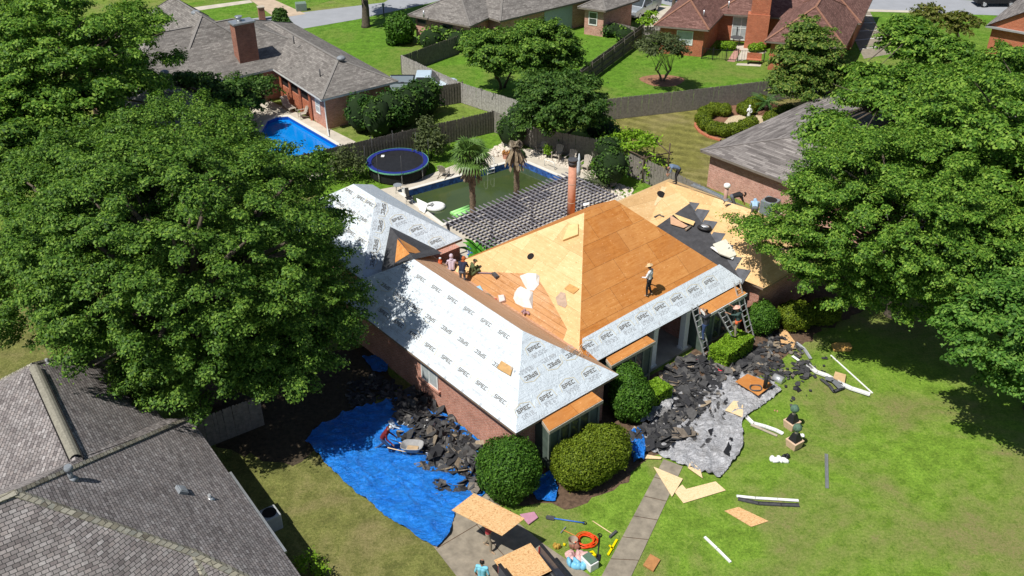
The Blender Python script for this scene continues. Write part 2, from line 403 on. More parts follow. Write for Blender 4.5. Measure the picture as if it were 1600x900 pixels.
# roads and driveways (real slabs, kerb-high edges are just visible)
poly_sheet('road_left',G((385,30),(403,36),(455,48),(560,30),(668,6),(760,-20),(640,-20),(600,4)),.012,M_road)
poly_sheet('road_right',G((1000,-2),(1060,12),(1300,15),(1555,24),(1700,30),(1700,8),(1540,2),(1400,-6)),.012,M_road)
poly_sheet('sidewalk_left',G((195,32),(300,18),(395,4),(390,0),(300,12),(190,26)),.016,M_deckc)
poly_sheet('sidewalk_right',G((1305,13),(1430,17),(1430,20),(1305,17)),.018,M_deckc)
poly_sheet('driveway_across',G((388,-2),(420,-4),(478,22),(440,28),(425,24)),.016,plain('tan_concrete',(.46,.36,.26),.85,.2,1))
poly_sheet('driveway_right',G((1311,13),(1357,14),(1393,84),(1350,92)),.012,M_walk)
poly_sheet('driveway_middle',G((1012,8),(1065,10),(1030,50),(985,62),(1000,40)),.010,M_deckc)
m=MB()
for k in range(6):
    t=k/6; a=at(1311,13).lerp(at(1350,92),t); b=at(1357,14).lerp(at(1393,84),t); m.bar(a+Z*.015,b+Z*.015,.09,.006)
    if k==2: pass
o=m.build('driveway_joint',M_white); o['kind']='structure'
poly_sheet('mulch_bed',G((700,720),(840,690),(1000,600),(1200,470),(1400,400),(1420,445),(1290,515),(1220,560),(1130,640),(1000,725),(985,752),(930,778),(885,798),(858,785),(800,792),(740,790)),.010,M_dirt,rag=.2)
poly_sheet('mulch_ring',[at(1035,126)+Vector((math.cos(a)*1.9*(1+.12*math.sin(3*a)),math.sin(a)*1.5,0)) for a in [k*math.pi/9 for k in range(18)]],.012,plain('red_mulch',(.27,.14,.08),.95,.3,3))
poly_sheet('shade_soil',G((345,700),(400,712),(450,728),(490,706),(520,672),(560,640),(610,612),(600,540),(380,560),(300,640)),.012,plain('shade_litter',(.060,.045,.028),.95,.5,5,bump=.7),rag=.3)  # soil under the tree; its dark colour also paints in the crown's deep shade
# walkway and driveway of the house, in slabs with joints
A0,A1=at(1037,718),at(935,910); B0,B1=at(1067,729),at(982,910)
m=MB(); n=6
for k in range(n):
    g=.006
    p=[A0.lerp(A1,k/n+g/2),B0.lerp(B1,k/n+g/2),B0.lerp(B1,(k+1)/n-g/2),A0.lerp(A1,(k+1)/n-g/2)]
    m.prism(p,-.02,.035)
o=m.build('walkway',M_walk,fix=True); o['kind']='structure'
poly_sheet('walkway_joint',[A0,B0,B1,A1],.018,M_dirt)
Dl,Dr=at(600,735),at(752,748); El,Er=at(735,925),at(1000,960)
m=MB()
p=G((597,748),(681,859),(740,935),(1010,960),(850,851),(808,816),(735,748),(690,700)); 
m.prism(p,-.02,.03)
o=m.build('driveway',M_walk,fix=True); o['kind']='structure'
m=MB(); m.bar(at(682,858)+Z*.034,at(775,803)+Z*.034,.035,.004); m.bar(at(744,820)+Z*.034,at(860,950)+Z*.034,.03,.004)
o=m.build('driveway_seam',M_dirt); o['kind']='structure'

# ---------------------------------------------------------------- the house being re-roofed
def Wp(l): return [W(*q) for q in l]
EZ=2.7
house=thing('brick_house','single storey red brick house with a half stripped hip roof of plywood and white underlayment','house',W(6,6,0))
walls=MB()
def wbox(u0,u1,v0,v1,z0=0,z1=2.58,mb=None):
    (mb or walls).prism([W(u0,v0),W(u1,v0),W(u1,v1),W(u0,v1)],z0,z1)
wbox(.5,5.7,.45,14.0); wbox(5.7,9.9,1.9,3.6,z1=2.579); wbox(13.3,16.4,1.9,3.6,z1=2.579); wbox(5.702,16.4,3.602,12.2,z1=2.577)
wbox(2.4,8.0,14.002,22.9,z1=2.575); wbox(17.5,22.8,.65,11.4,z1=2.58); wbox(16.402,17.498,3.0,11.0,z1=2.57)
wall=walls.build('wall',M_brick,house,fix=True)
sof=MB()
def eave(u0,u1,v0,v1,z0=2.56,z1=2.688): sof.prism([W(u0,v0),W(u1,v0),W(u1,v1),W(u0,v1)],z0,z1)
eave(.02,6.14,.02,14.43); eave(6.14,16.83,1.43,12.58,2.561,2.687); eave(1.87,8.53,14.44,23.48,2.562,2.686); eave(17.08,23.1,.22,11.9,2.56,2.686)
sof.build('soffit',M_fascia,house,fix=True)
MA=(10.6,7.0,6.62); MBp=(12.8,7.0,6.62); Mr=(16.85,1.41,2.7)
R1=(3.08,3.1,4.87); R2=(3.08,11.3,4.87)
# underlayment-covered slopes
m=MB(); m.face(*Wp([(0,0,EZ),R1,R2,(0,14.45,EZ)][::-1])); m.face(*Wp([(0,0,EZ),(6.16,0,EZ),R1]))
m.face(*Wp([(3.08,11.3,4.87),(6.16,14.45,EZ),(0,14.45,EZ)]))
P1=(5.2,17.85,5.07);P2=(5.2,20.1,5.07)
m.face(*Wp([(1.85,14.46,EZ),(8.55,14.46,EZ),P1])); m.face(*Wp([(8.55,14.46,EZ),(8.55,23.5,EZ),P2,P1])); m.face(*Wp([(1.85,23.5,EZ),(1.85,14.46,EZ),P1,P2])); m.face(*Wp([(8.55,23.5,EZ),(1.85,23.5,EZ),P2]))
roofu=m.build('roof_underlayment',M_under,house); roofu['label']='white printed roof underlayment over the front wing and the rear wing'
def fp(u,v,off=0): return W(u,v,2.7+.7*(v-1.41)+off)   # front slope
def lp(u,v,off=0): return W(u,v,2.7+.7*(u-5.0)+off)    # left slope of the main roof
def wl(u,v,off=0): return W(u,v,2.7+.7*u+off)          # left slope of the wing
def wf(u,v,off=0): return W(u,v,2.7+.7*v+off)
def wr(u,v,off=0): return W(u,v,2.7+.7*(6.16-u)+off)
m=MB(); m.slab([fp(6.2,1.36,.03),fp(16.95,1.33,.03),fp(16.2,2.47,.03),fp(13,2.45,.03),fp(9.5,2.43,.03),fp(6.15,2.38,.03),fp(5.9,2.1,.03)],.028)
m.build('underlayment_strip',M_under,house,fix=True)
m=MB(); m.face(*Wp([MA,MBp,Mr,(6.16,1.41,EZ),(5.58,1.99,3.106)][::-1]))
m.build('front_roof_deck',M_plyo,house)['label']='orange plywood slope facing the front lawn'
m=MB(); m.face(*Wp([MA,(5.58,1.99,3.106),(5.58,12.02,3.106)][::-1])); 
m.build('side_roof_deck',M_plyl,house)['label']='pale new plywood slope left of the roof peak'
m=MB(); m.face(*Wp([MBp,(16.85,12.6,EZ),Mr])); m.face(*Wp([MA,MBp,(16.85,12.6,EZ),(6.16,12.6,EZ),(5.58,12.02,3.106)])) 
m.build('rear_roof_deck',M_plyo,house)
m=MB(); m.face(*Wp([R1,(6.16,0,EZ),(6.16,1.41,EZ),(5.58,1.99,3.106),(5.58,12.02,3.106),(6.16,12.6,EZ),(6.16,14.45,EZ),R2]))
m.build('valley_roof_deck',M_plyb,house)['label']='brown old board deck in the valley'
# old boards patch across the valley
def onL(x,y,off=0.0):
    n=(lp(6,5)-lp(5,5)).cross(lp(5,6)-lp(5,5)).normalized()
    return ongrid(x,y,lp(5,5,off),n)
m=MB(); m.face(*[onL(x,y,.006) for x,y in ((697,418),(716,426),(742,424),(790,426),(836,428),(854,456),(870,485),(886,514),(880,532))][::-1])
m.build('patched_deck',plywood('plywood_worn',[(.25,.105,.035),(.42,.20,.075),(.58,.34,.18)],(.48,.23,.08),6,.30,.8,(.15,.06,.02),.008),house,fix=False)
# grey worn valley board, ridge lumber
m=MB(); m.bar(W(5.58,12.0,3.14),W(5.58,2.0,3.14),.30,.02); 
m.build('valley_board',plain('worn_board',(.50,.27,.16),.8,.3,6),house)
# cricket behind the front wing
A_=(4.95,16.2,4.02);B_=(6.6,14.5,2.78);D_=(2.5,13.5,3.46)
Cc=(3.5,12.2,4.62)
m=MB(); m.face(*Wp([A_,Cc,B_])); m.face(*Wp([A_,D_,Cc])); m.face(*Wp([Cc,R2,(6.2,13.2,3.2),B_]));
m.face(*Wp([D_,(2.0,12.6,3.92),R2,Cc]))
m.build('valley_felt',M_felt,house)

# right wing
C1=(17.1,.2,EZ);C2=(23.2,.2,EZ);HF=(20.2,3.3,4.85);T_=(19.35,9.05,4.8);V0=(16.9,1.45,2.74);V1=(19.2,7.1,4.24);Q_=(15.3,7.0,3.6);Tl=(14.3,9.1,4.8)
m=MB(); m.face(*Wp([C1,HF,V0])); m.face(*Wp([V0,HF,V1])); m.face(*Wp([V1,HF,T_])); m.face(*Wp([C1,C2,HF])); m.face(*Wp([C2,(23.2,12,EZ),HF])); m.face(*Wp([(23.2,12,EZ),T_,HF])); m.face(*Wp([T_,(23.2,12,EZ),(16.5,12,EZ),Tl]))
m.face(*Wp([T_,Tl,Q_,V1]))
m.build('right_wing_deck',M_plyl,house,fix=True)['label']='pale plywood deck of the right wing, partly under the tree'
m=MB(); m.face(*Wp([V1,Q_,V0])); m.build('right_wing_felt',M_felt,house)
m=MB()
nB=(W(*HF)-W(*V0)).cross(W(*V1)-W(*V0)).normalized()
if nB.z<0:nB=-nB
v0,v1=W(*V0),W(*V1); d=(v1-v0); L=d.length; d/=L; s=nB.cross(d); 
if s.dot(HU)<0: s=-s
k=0; x=-.3
while x<L-.2:
    wd=1.05; r=random.uniform(.9,1.15)
    a=v0+d*x+nB*(.02+.012*(k%3)); q=Matrix.Rotation(R(38),3,nB)@d; q2=nB.cross(q)
    if q2.dot(s)<0:q2=-q2
    m.slab([a-s*.12,a+q*.75*r-s*.1+d*.1,a+q*.75*r+q2*1.0*.75,a+q2*1.1*.75],.01); x+=wd*.93; k+=1
m.build('stepped_felt',plain('felt_sheet',(.085,.088,.10),.6,.3,3,bump=.2),house,fix=True)
# lettering on the underlayment
GL={'S':[(0,.8,.75,1),(0,.4,.75,.6),(0,0,.75,.2),(0,.6,.2,.8),(.55,.2,.75,.4)],
    'P':[(0,0,.2,.8),(0,.8,.75,1),(.2,.35,.75,.55),(.55,.55,.75,.8)],
    'E':[(0,.8,.75,1),(0,.4,.65,.6),(0,0,.75,.2),(0,.6,.2,.8),(0,.2,.2,.4)],
    'C':[(0,.8,.75,1),(0,0,.75,.2),(0,.2,.2,.8)]}
ink=MB(); gold=MB(); small=MB()
def stamp(c,t,b,flip=False,wd=.74,ht=.185,clip=None):
    if flip: t=-t;b=-b
    n=t.cross(b).normalized()
    if n.z<0:n=-n
    c=c+n*.012; cw=wd/4
    def P(x,y): return c+t*x+b*y
    for i,ch in enumerate('SPEC'):
        for (x0,y0,x1,y1) in GL[ch]:
            X0=-wd/2+i*cw+x0*cw*1.12; X1=-wd/2+i*cw+x1*cw*1.12; Y0=(y0-.5)*ht; Y1=(y1-.5)*ht
            sh=.03
            ink.face(P(X0+Y0*sh,Y0),P(X1+Y0*sh,Y0),P(X1+Y1*sh,Y1),P(X0+Y1*sh,Y1))
    g=.013
    for (xa,ya,xb,yb) in ((-.5,-.20,-.44,.14),(-.44,.14,0,.27),(0,.27,.44,.14),(.44,.14,.5,-.2)):
        p=P(xa,ya);q=P(xb,yb);e=(q-p).normalized();w=n.cross(e)*g; gold.face(p-w,q-w,q+w,p+w)
    rg=random.Random(int(c.x*91+c.y*37))
    for k in range(4):
        y=-.24-.055*k; x=-.36+rg.uniform(0,.1)
        while x<.36:
            l=rg.uniform(.05,.2); small.face(P(x,y),P(x+l,y),P(x+l,y+.018),P(x,y+.018)); x+=l+rg.uniform(.03,.1)
    for k in range(3):
        x=.55+.05*k; small.face(P(x-.012,-.75),P(x+.012,-.75),P(x+.012,-.62),P(x-.012,-.62))
tL=-HV; bL=(wl(1,0)-wl(0,0)).normalized()
for k in range(7): stamp(wl(2.59,11.32-1.255*k),tL,bL)
stamp(wl(2.59,2.72),tL,bL) if False else None
for k in range(-1,7):
    v=10.41-1.245*k
    if v>1.55+.5: stamp(wl(1.51,v),tL,bL,True)
for k in range(0,9): stamp(wl(.61,11.8-1.26*k),tL,bL)
tF=HU; bF=(fp(0,1)-fp(0,0)).normalized()
for k in range(8): stamp(fp(6.18+1.245*k,2.04,.03),tF,bF)
for u in (.96,2.25,3.56,4.89): stamp(wf(u,.60),tF,bF)
for u in (2.15,3.5,4.6): stamp(wf(u,1.5),tF,bF,True)
stamp(wf(3.1,2.35),tF,bF)
# rear wing: front slope, hip strip, left slope
def onP(x,y,pts,off=0): 
    n=newell([Vector(p) for p in pts]); return ongrid(x,y,pts[0],n if n.z>0 else -n)
RF=Wp([(1.85,14.46,EZ),(8.55,14.46,EZ),P1]); RL=Wp([(1.85,23.5,EZ),(1.85,14.46,EZ),P1,P2])
tR=HU; bR=(RF[2]-(RF[0]+RF[1])/2).normalized()
for x,y in ((621,342),(651,358),(681,377)): stamp(onP(x,y,RF),tR,bR)
hd=(RF[2]-RF[0]).normalized(); nR=tR.cross(bR).normalized()
for x,y in ((599,327),(594,353),(587,383),(582,408)): stamp(onP(x,y,RF),-hd,nR.cross(-hd),False,.75,.22)
bLL=(P1 and (W(5.2,18,5.07)-W(1.85,18,EZ))).normalized()
for x,y in ((546,299),(564,310),(578,318)): stamp(onP(x,y,RL),tL,bLL)
for x,y in ((532,319),(549,330),(567,342)): stamp(onP(x,y,RL),tL,bLL,True)
for x,y in ((549,364),(566,376)): stamp(onP(x,y,RL),tL,bLL)
m=MB(); K1=Wp([A_,Cc,B_]); K2=Wp([A_,D_,Cc])
m.face(*[onP(x,y,K1)+Z*.02 for x,y in ((622,372),(638,394),(662,399),(650,388))]); m.face(*[onP(x,y,K2)+Z*.02 for x,y in ((621,374),(617,411),(640,397))])
CRK=m
CRK.build('cricket_deck',M_plyo,house,fix=True)
ink.cur=1; ink.add(gold.v,gold.f); ink.build('lettering',[M_ink,M_gold],roofu); small.build('small_print',plain('print_pale',(.42,.43,.44),.7,.1),roofu)
# bays under the front eaves
def bay(u0,u1,vin,vout,zi,zo,white=False,panels=5):
    m=MB(); m.slab([W(u0,vin,zi),W(u1,vin,zi),W(u1+.12,vout,zo),W(u0-.12,vout,zo)],.035)
    b=m.build('bay_roof',M_plyo,house,fix=True)
    m=MB(); m.bar(W(u0-.13,vout-.03,zo-.09),W(u1+.13,vout-.03,zo-.09),.03,.17,Z); m.bar(W(u0-.12,vout,zo-.09),W(u0-.02,vin,zi-.12),.03,.16,Z)
    m.build('bay_fascia',M_white if white else M_trim,b)
    m=MB(); wbox(u0,u1,vout+.12,vin+.8,0,2.28,m); w=m.build('bay_window',M_green,house,fix=True)
    m=MB(); f=MB()
    n=panels; du=(u1-u0)/n
    for k in range(n): 
        uu=u0+du*(k+.5)
        if k not in(0,n-1): m.prism([W(uu-du*.36,vout+.09),W(uu+du*.36,vout+.09),W(uu+du*.36,vout+.13),W(uu-du*.36,vout+.13)],.55,2.1)
    for k in range(n+1):
        uu=u0+du*k; f.prism([W(uu-.05,vout+.06),W(uu+.05,vout+.06),W(uu+.05,vout+.14),W(uu-.05,vout+.14)],0.02,2.27)
    f.prism([W(u0,vout+.05),W(u1,vout+.05),W(u1,vout+.12),W(u0,vout+.12)],.42,.54)
    m.build('pane',M_glass,w,fix=True); f.build('frame',plain('sage_frame',(.16,.19,.16),.6,.2),w,fix=True)
bay(1.5,4.45,.0,-.56,2.60,2.42); bay(6.75,9.5,1.35,.92,2.58,2.45); bay(13.4,16.3,1.38,.72,2.60,2.45,True)
# porch: columns, door
for u in (10.45,12.85):
    m=MB(); m.prism([W(u-.16,1.55),W(u+.16,1.55),W(u+.16,1.87),W(u-.16,1.87)],0.1,2.55); m.prism([W(u-.21,1.5),W(u+.21,1.5),W(u+.21,1.92),W(u-.21,1.92)],.0,.22); m.prism([W(u-.2,1.51),W(u+.2,1.51),W(u+.2,1.91),W(u-.2,1.91)],2.40,2.555)
    m.build('porch_column',M_white,house,fix=True)
m=MB(); m.prism([W(11.1,3.5),W(12.1,3.5),W(12.1,3.598),W(11.1,3.598)],.12,2.2); dr=m.build('door',plain('dark_door',(.05,.03,.02),.5,.2),house,fix=True)
m=MB(); m.ell(W(11.98,3.47,1.1),.04); m.build('handle',M_metal,dr)
m=MB(); m.prism([W(9.9,1.45),W(13.3,1.45),W(13.3,3.6),W(9.9,3.6)],0,.12); m.build('porch_floor',M_conc,house,fix=True)
# side window in the left wall
def onWall(x,y,u=.5): return ongrid(x,y,W(u,0,0),HU)
a=onWall(659,573);b=onWall(686,612)
va=(a-HO).dot(HV);vb=(b-HO).dot(HV); va,vb=max(va,vb),min(va,vb); zt=2.25;zb=min(a.z,b.z)+.1; zb=max(.85,zb)
m=MB(); m.prism([W(.44,vb),W(.499,vb),W(.499,va),W(.44,va)],zb,zt); wn=m.build('window',M_white,house,fix=True)
m=MB()
vm=(va+vb)/2
for (p,q) in((vb+.08,vm-.03),(vm+.03,va-.08)): m.prism([W(.43,p),W(.4399,p),W(.4399,q),W(.43,q)],zb+.1,zt-.08)
m.build('pane',M_glassl,wn,fix=True)
m=MB(); m.prism([W(.36,vb-.15),W(.498,vb-.15),W(.498,va+.15),W(.36,va+.15)],zb-.14,zb-.002); m.build('sill',M_brick,wn,fix=True)
# roof holes, flue, vents on roof
m=MB()
def disc(c,n,r,mb,th=.0):
    x,y,_=frame_from(n); mb.face(*[c+(x*math.cos(k*math.pi/8)+y*math.sin(k*math.pi/8))*r for k in range(16)])
nl=(lp(6,5)-lp(5,5)).cross(lp(5,6)-lp(5,5)).normalized()
if nl.z<0:nl=-nl
disc(lp(7.85,7.94,.02),nl,.19,m)
TA=Wp([T_,Tl,Q_,V1]); nA=newell(TA); nA=nA if nA.z>0 else -nA
disc(onP(1033,304,TA)+nA*.03,nA,.26,m); disc(onP(1060,301,TA)+nA*.03,nA,.12,m)
m.build('roof_hole',M_dark,house)
m=MB(); pc=[onP(x,y,TA)+nA*.018 for x,y in ((1034,291),(1046,296),(1024,322),(1006,314))]; m.slab(pc,.015); m.build('new_plywood_patch',M_board,house,fix=True)
fl=W(15.9,13.2,0)
# ---------------------------------------------------------------- neighbouring houses
def V2(p,z): return Vector((p[0],p[1],z))
def inset_quad(q,d):
    c=sum((Vector((p[0],p[1])) for p in q),Vector((0,0)))/4
    out=[]
    n=len(q)
    area=sum(q[i][0]*q[(i+1)%n][1]-q[(i+1)%n][0]*q[i][1] for i in range(n)); s=1 if area>0 else -1
    for i in range(n):
        a=Vector(q[i-1][:2]);b=Vector(q[i][:2]);e=Vector(q[(i+1)%n][:2])
        d1=(b-a).normalized();d2=(e-b).normalized(); n1=Vector((-d1.y,d1.x))*s;n2=Vector((-d2.y,d2.x))*s
        k=(n1+n2); k=k/ max(.3,k.length_squared/2); out.append(b+k*d)
    return out
def ccw(q):
    n=len(q); a=sum(q[i][0]*q[(i+1)%n][1]-q[(i+1)%n][0]*q[i][1] for i in range(n))
    return q if a>0 else q[::-1]
def hip_block(rb,wb,sb,cb,q,ez=2.7,sl=.45,ov=.5,gab=(False,False),wz=0.0,bump=0.0):
    c0,c1,c2,c3=[Vector(p[:2]) for p in q]
    m0=(c0+c1)/2;m1=(c2+c3)/2; d=(m1-m0).normalized(); hw=((c1-c0).length+(c2-c3).length)/4
    p=m0+d*(0 if gab[0] else hw); r=m1-d*(0 if gab[1] else hw); zr=ez+sl*hw
    P=V2(p,zr);Q=V2(r,zr);C=[V2(c,ez) for c in (c0,c1,c2,c3)]
    def f(*pp):
        pp=list(pp); 
        if newell(pp).z<0: pp=pp[::-1]
        rb.face(*pp)
    f(C[1],C[2],Q,P); f(C[0],P,Q,C[3])
    if not gab[0]: f(C[0],C[1],P)
    if not gab[1]: f(C[2],C[3],Q)
    for a,b in [(P,Q)]+([] if gab[0] else [(C[0],P),(C[1],P)])+([] if gab[1] else [(C[2],Q),(C[3],Q)]):
        cb.bar(a+Z*.01,b+Z*.01,.20,.045)
    e=.0005*(1+len(sb.v)%7)
    sb.prism(ccw([c[:2] for c in (c0,c1,c2,c3)]),ez-.16-e,ez-.012-e)
    w=ccw([tuple(x) for x in inset_quad([c0,c1,c2,c3],ov)])
    wb.prism(w,wz,ez-.10-e)
    for g,(a,b,t) in ((gab[0],(c0,c1,P)),(gab[1],(c2,c3,Q))):
        if g:
            i=(Vector((t.x,t.y))-(m0+m1)/2).normalized()*-.3
            wb.face(V2(a+i,ez-.1),V2(b+i,ez-.1),Vector((t.x+i.x,t.y+i.y,zr-.1)))
    return P,Q
def neighbor(name_label,quads,roofm,wallm,capm,soffm,sl=.45,gab=(False,False),ov=.5,loc=None):
    c=loc or (sum(p[0] for p in quads[0])/4,sum(p[1] for p in quads[0])/4,0)
    h=thing('brick_house',name_label,'house',c)
    rb,wb,sb,cb=MB(),MB(),MB(),MB()
    for k,q in enumerate(quads): hip_block(rb,wb,sb,cb,q,2.7+.004*k,sl if not isinstance(sl,list) else sl[k],ov,gab)
    r=rb.build('roof',roofm,h); cb.build('ridge_cap',capm,r,fix=True); wb.build('wall',wallm,h,fix=True); sb.build('eave',soffm,h,fix=True)
    return h,r
def window(parent,a,b,z0,z1,n,frame=M_white,glass=M_glass,cols=2,rows=1):
    """frame + glass on a wall from ground point a to b, n = outward normal"""
    a=V2(a,0);b=V2(b,0);n=Vector((n[0],n[1],0)).normalized(); d=(b-a).normalized(); L=(b-a).length
    m=MB()
    def bx(x0,x1,y0,y1,o,t):
        c=a+d*(x0+x1)/2+Z*(y0+y1)/2+n*(o+t/2); m_=Matrix((d,n,Z)).transposed(); mm.box(c,(x1-x0,t,y1-y0),M=m_)
    mm=m
    bx(0,L,z0,z0+.09,0,.06);bx(0,L,z1-.09,z1,0,.06);bx(0,.08,z0+.09,z1-.09,0,.06);bx(L-.08,L,z0+.09,z1-.09,0,.06)
    for k in range(1,cols): bx(L*k/cols-.03,L*k/cols+.03,z0+.09,z1-.09,0,.05)
    for k in range(1,rows): bx(.08,L-.08,z0+(z1-z0)*k/rows-.02,z0+(z1-z0)*k/rows+.02,0,.045)
    w=m.build('window',frame,parent,fix=True)
    mm=MB(); bx(.06,L-.06,z0+.06,z1-.06,.003,.02); mm.build('pane',glass,w,fix=True)
    return w
M_soffg=plain('soffit_grey',(.30,.30,.30),.7,.15); M_softan=plain('soffit_dark',(.20,.17,.14),.7,.15); M_gutter=plain('gutter_white',(.62,.62,.60),.4,.08)
# left-back house with the blue pool
a2=R(36.5); u2=Vector((math.cos(a2),math.sin(a2))); v2=Vector((-math.sin(a2),math.cos(a2)))
oA=Vector((-14.3,68.3)); oM=Vector((-20,74.6))
qA=[oA+u2*6.7,oA,oA+v2*18,oA+u2*6.7+v2*18]; qA=[oA,oA+u2*6.7,oA+u2*6.7+v2*19,oA+v2*19]
qM=[oM-u2*12+v2*12,oM-u2*12,oM+u2*6.4,oM+u2*6.4+v2*12]
qT=[oM-u2*6.5+v2*1.7,oM+u2*2.1+v2*1.7,oM+u2*2.1+v2*17,oM-u2*6.5+v2*17]
qD=[oM-u2*13-v2*7,oM-u2*5.6-v2*7,oM-u2*5.6+v2*5,oM-u2*13+v2*5]
h2,r2=neighbor('long grey shingled brick house with chimney, beside the bright blue pool',[[tuple(p) for p in q] for q in (qA,qM,qT,qD)],M_shg,M_brick,plain('cap_grey',(.21,.195,.18),.9,.15),M_gutter,[.45,.45,.80,.45],loc=(-14,74,0))
cc=at(383,70,4.5); cc=Vector((cc.x,cc.y)); m=MB(); mt=Matrix.Rotation(a2,3,'Z')
m.box(Vector((cc.x,cc.y,4.6)),(1.65,1.0,3.4),M=mt); ch=m.build('chimney',M_brickd,r2,fix=True)
m=MB(); m.box(Vector((cc.x,cc.y,6.37)),(1.85,1.2,.13),M=mt); m.tube([Vector((cc.x-.2,cc.y,6.43)),Vector((cc.x-.2,cc.y,6.75))],.2,10); m.tube([Vector((cc.x-.2,cc.y,6.75)),Vector((cc.x-.2,cc.y,6.82))],.30,10)
m.build('chimney_cap',M_metal,ch,fix=True)
def dome(x,y,zz,parent,r=.28):
    p=at(x,y,zz); m=MB(); m.ell(p,(r,r,r*.55),12,6); m.tube([p-Z*.15,p+Z*.02],r*.75,12); return m.build('roof_vent',M_lead,parent)
dome(306,20,6.0,r2,.40); dome(533,91,4.3,r2,.36); dome(257,113,4.6,r2,.34)
# vent pipes
for x,y,zz in ((459,63,4.5),(500,115,3.6)):
    p=at(x,y,zz); m=MB(); m.tube([p-Z*.3,p+Z*.35],.05,8); m.build('vent_pipe',M_dgrey,r2)
# wall details of wing A: lattice openings, posts, window, downpipe
nA2=-u2
def pa(t,off=.5): return oA+v2*t+u2*off
for k in range(3):
    t0=3.1+1.75*k; m=MB()
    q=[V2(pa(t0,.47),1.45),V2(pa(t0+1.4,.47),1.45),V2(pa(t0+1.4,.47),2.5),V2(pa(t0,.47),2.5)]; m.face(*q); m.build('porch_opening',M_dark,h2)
    m=MB()
    for j in range(11):
        zz=.12+.12*j; m.bar(V2(pa(t0,.46),zz),V2(pa(t0+1.4,.46),zz),.045,.045)
    m.build('brick_screen',M_bricko,h2,fix=True)
for k in range(4):
    t0=3.0+1.75*k-.12; m=MB(); m.bar(V2(pa(t0,.36),0),V2(pa(t0,.36),2.54),.16,.16,Vector((1,0,0))); m.build('porch_post',M_bricko,h2,fix=True)
window(h2,pa(2.1,.5),pa(1.35,.5),.95,2.1,nA2,M_white,M_glassl,1,2)
m=MB(); m.tube([V2(oA+u2*.3+v2*.1,2.6),V2(oA+u2*.42+v2*.35,2.3),V2(oA+u2*.42+v2*.35,.25),V2(oA-u2*.1-v2*.9,.06)],.06,6); m.build('downpipe',M_gutter,h2)
for t in (-1.2,-4.6): 
    m=MB(); p=oM+u2*t+v2*.35; m.bar(V2(p,0),V2(p,2.55),.24,.24,Vector((1,0,0))); m.build('porch_post',plain('dark_post',(.13,.09,.06),.7,.2),h2,fix=True)
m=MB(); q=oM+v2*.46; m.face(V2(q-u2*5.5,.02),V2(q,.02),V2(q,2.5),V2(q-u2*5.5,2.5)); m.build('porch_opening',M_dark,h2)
# top middle house
h3,r3=neighbor('grey shingled pink brick house behind the two round topped garden trees',[[(-9.8,90),(-3.8,86.4),(4.2,99.4),(-1.8,103)],[(-6.5,93.5),(-1.1,88),(13,99.5),(7.6,105)],[(6.3,92.5),(8.9,91.2),(12.6,95.0),(9.6,97.2)]],M_shg,M_brickp,plain('cap_taupe',(.19,.175,.16),.9,.15),M_softan,[.5,.5,.5],loc=(0,95,0))
# top right house
h4,r4=neighbor('red brick house with red brown roof and tall front chimney beyond the green lawn',[[(12.9,86.7),(17.7,85.3),(22.3,95.3),(17.3,97.2)],[(23.5,100.5),(19,90.5),(32,87.3),(36.5,97.3)],[(22,82.2),(28.5,80.3),(33,90.2),(26.5,92.1)]],M_shr,M_bricko,M_shrc,M_softan,[.7,.6,.7],loc=(24,90,0))
m=MB(); mt=Matrix.Rotation(R(-15),3,'Z'); m.box((22.9,88.7,1.6),(2.0,1.0,3.2),M=mt); m.box((23.0,88.75,5.8),(1.7,.9,5.2),M=mt); m.box((23.0,88.75,8.5),(1.9,1.1,.25),M=mt); m.build('chimney',M_bricko,h4,fix=True)
# right neighbour and those behind the trees
h5,r5=neighbor('pink brick house with a broad taupe roof behind the plywood right wing',[[(25.0,70.6),(12.6,59.2),(24,46.8),(36.4,58.2)]],M_shg2,M_brickp,plain('cap_taupe2',(.20,.18,.17),.9,.15),M_softan,.25,loc=(24,60,0))
m=MB(); p=Vector((16.6,54.9)); 
dd=Vector((12.4,-11.2)).normalized(); nn=Vector((-.67,-.743)); b0=Vector((12.6,59.2))-nn*.52
for t in (5.9,10.3):
    q=b0+dd*t+nn*.06; m=MB(); m.tube([V2(q,2.56),V2(q,.05)],.05,6); m.build('downpipe',M_dark,h5)
window(h5,b0+dd*11.0,b0+dd*12.4,.7,2.1,nn,M_white,M_glass,2,2)
h7,r7=neighbor('grey roofed house half hidden beneath the tree crowns at upper right',[[(35,74),(36,65),(48,63),(49,72.5)]],M_shg2,M_brickp,MATS['cap_taupe2'],M_softan,.45)
h6,r6=neighbor('red brick gable house at the far right top corner with grey roof',[[(43.1,86.6),(49.6,81.5),(57,91),(50.5,96)]],M_shg2,M_bricko,MATS['cap_taupe2'],M_soffg,.62,(True,False))
h8,r8=neighbor('brick house across the street, only its shaded front wall showing at the top edge',[[(-44,104),(-28,110),(-32,120),(-48,114)]],M_shg,M_brickd,MATS['cap_grey'],M_softan,.45)
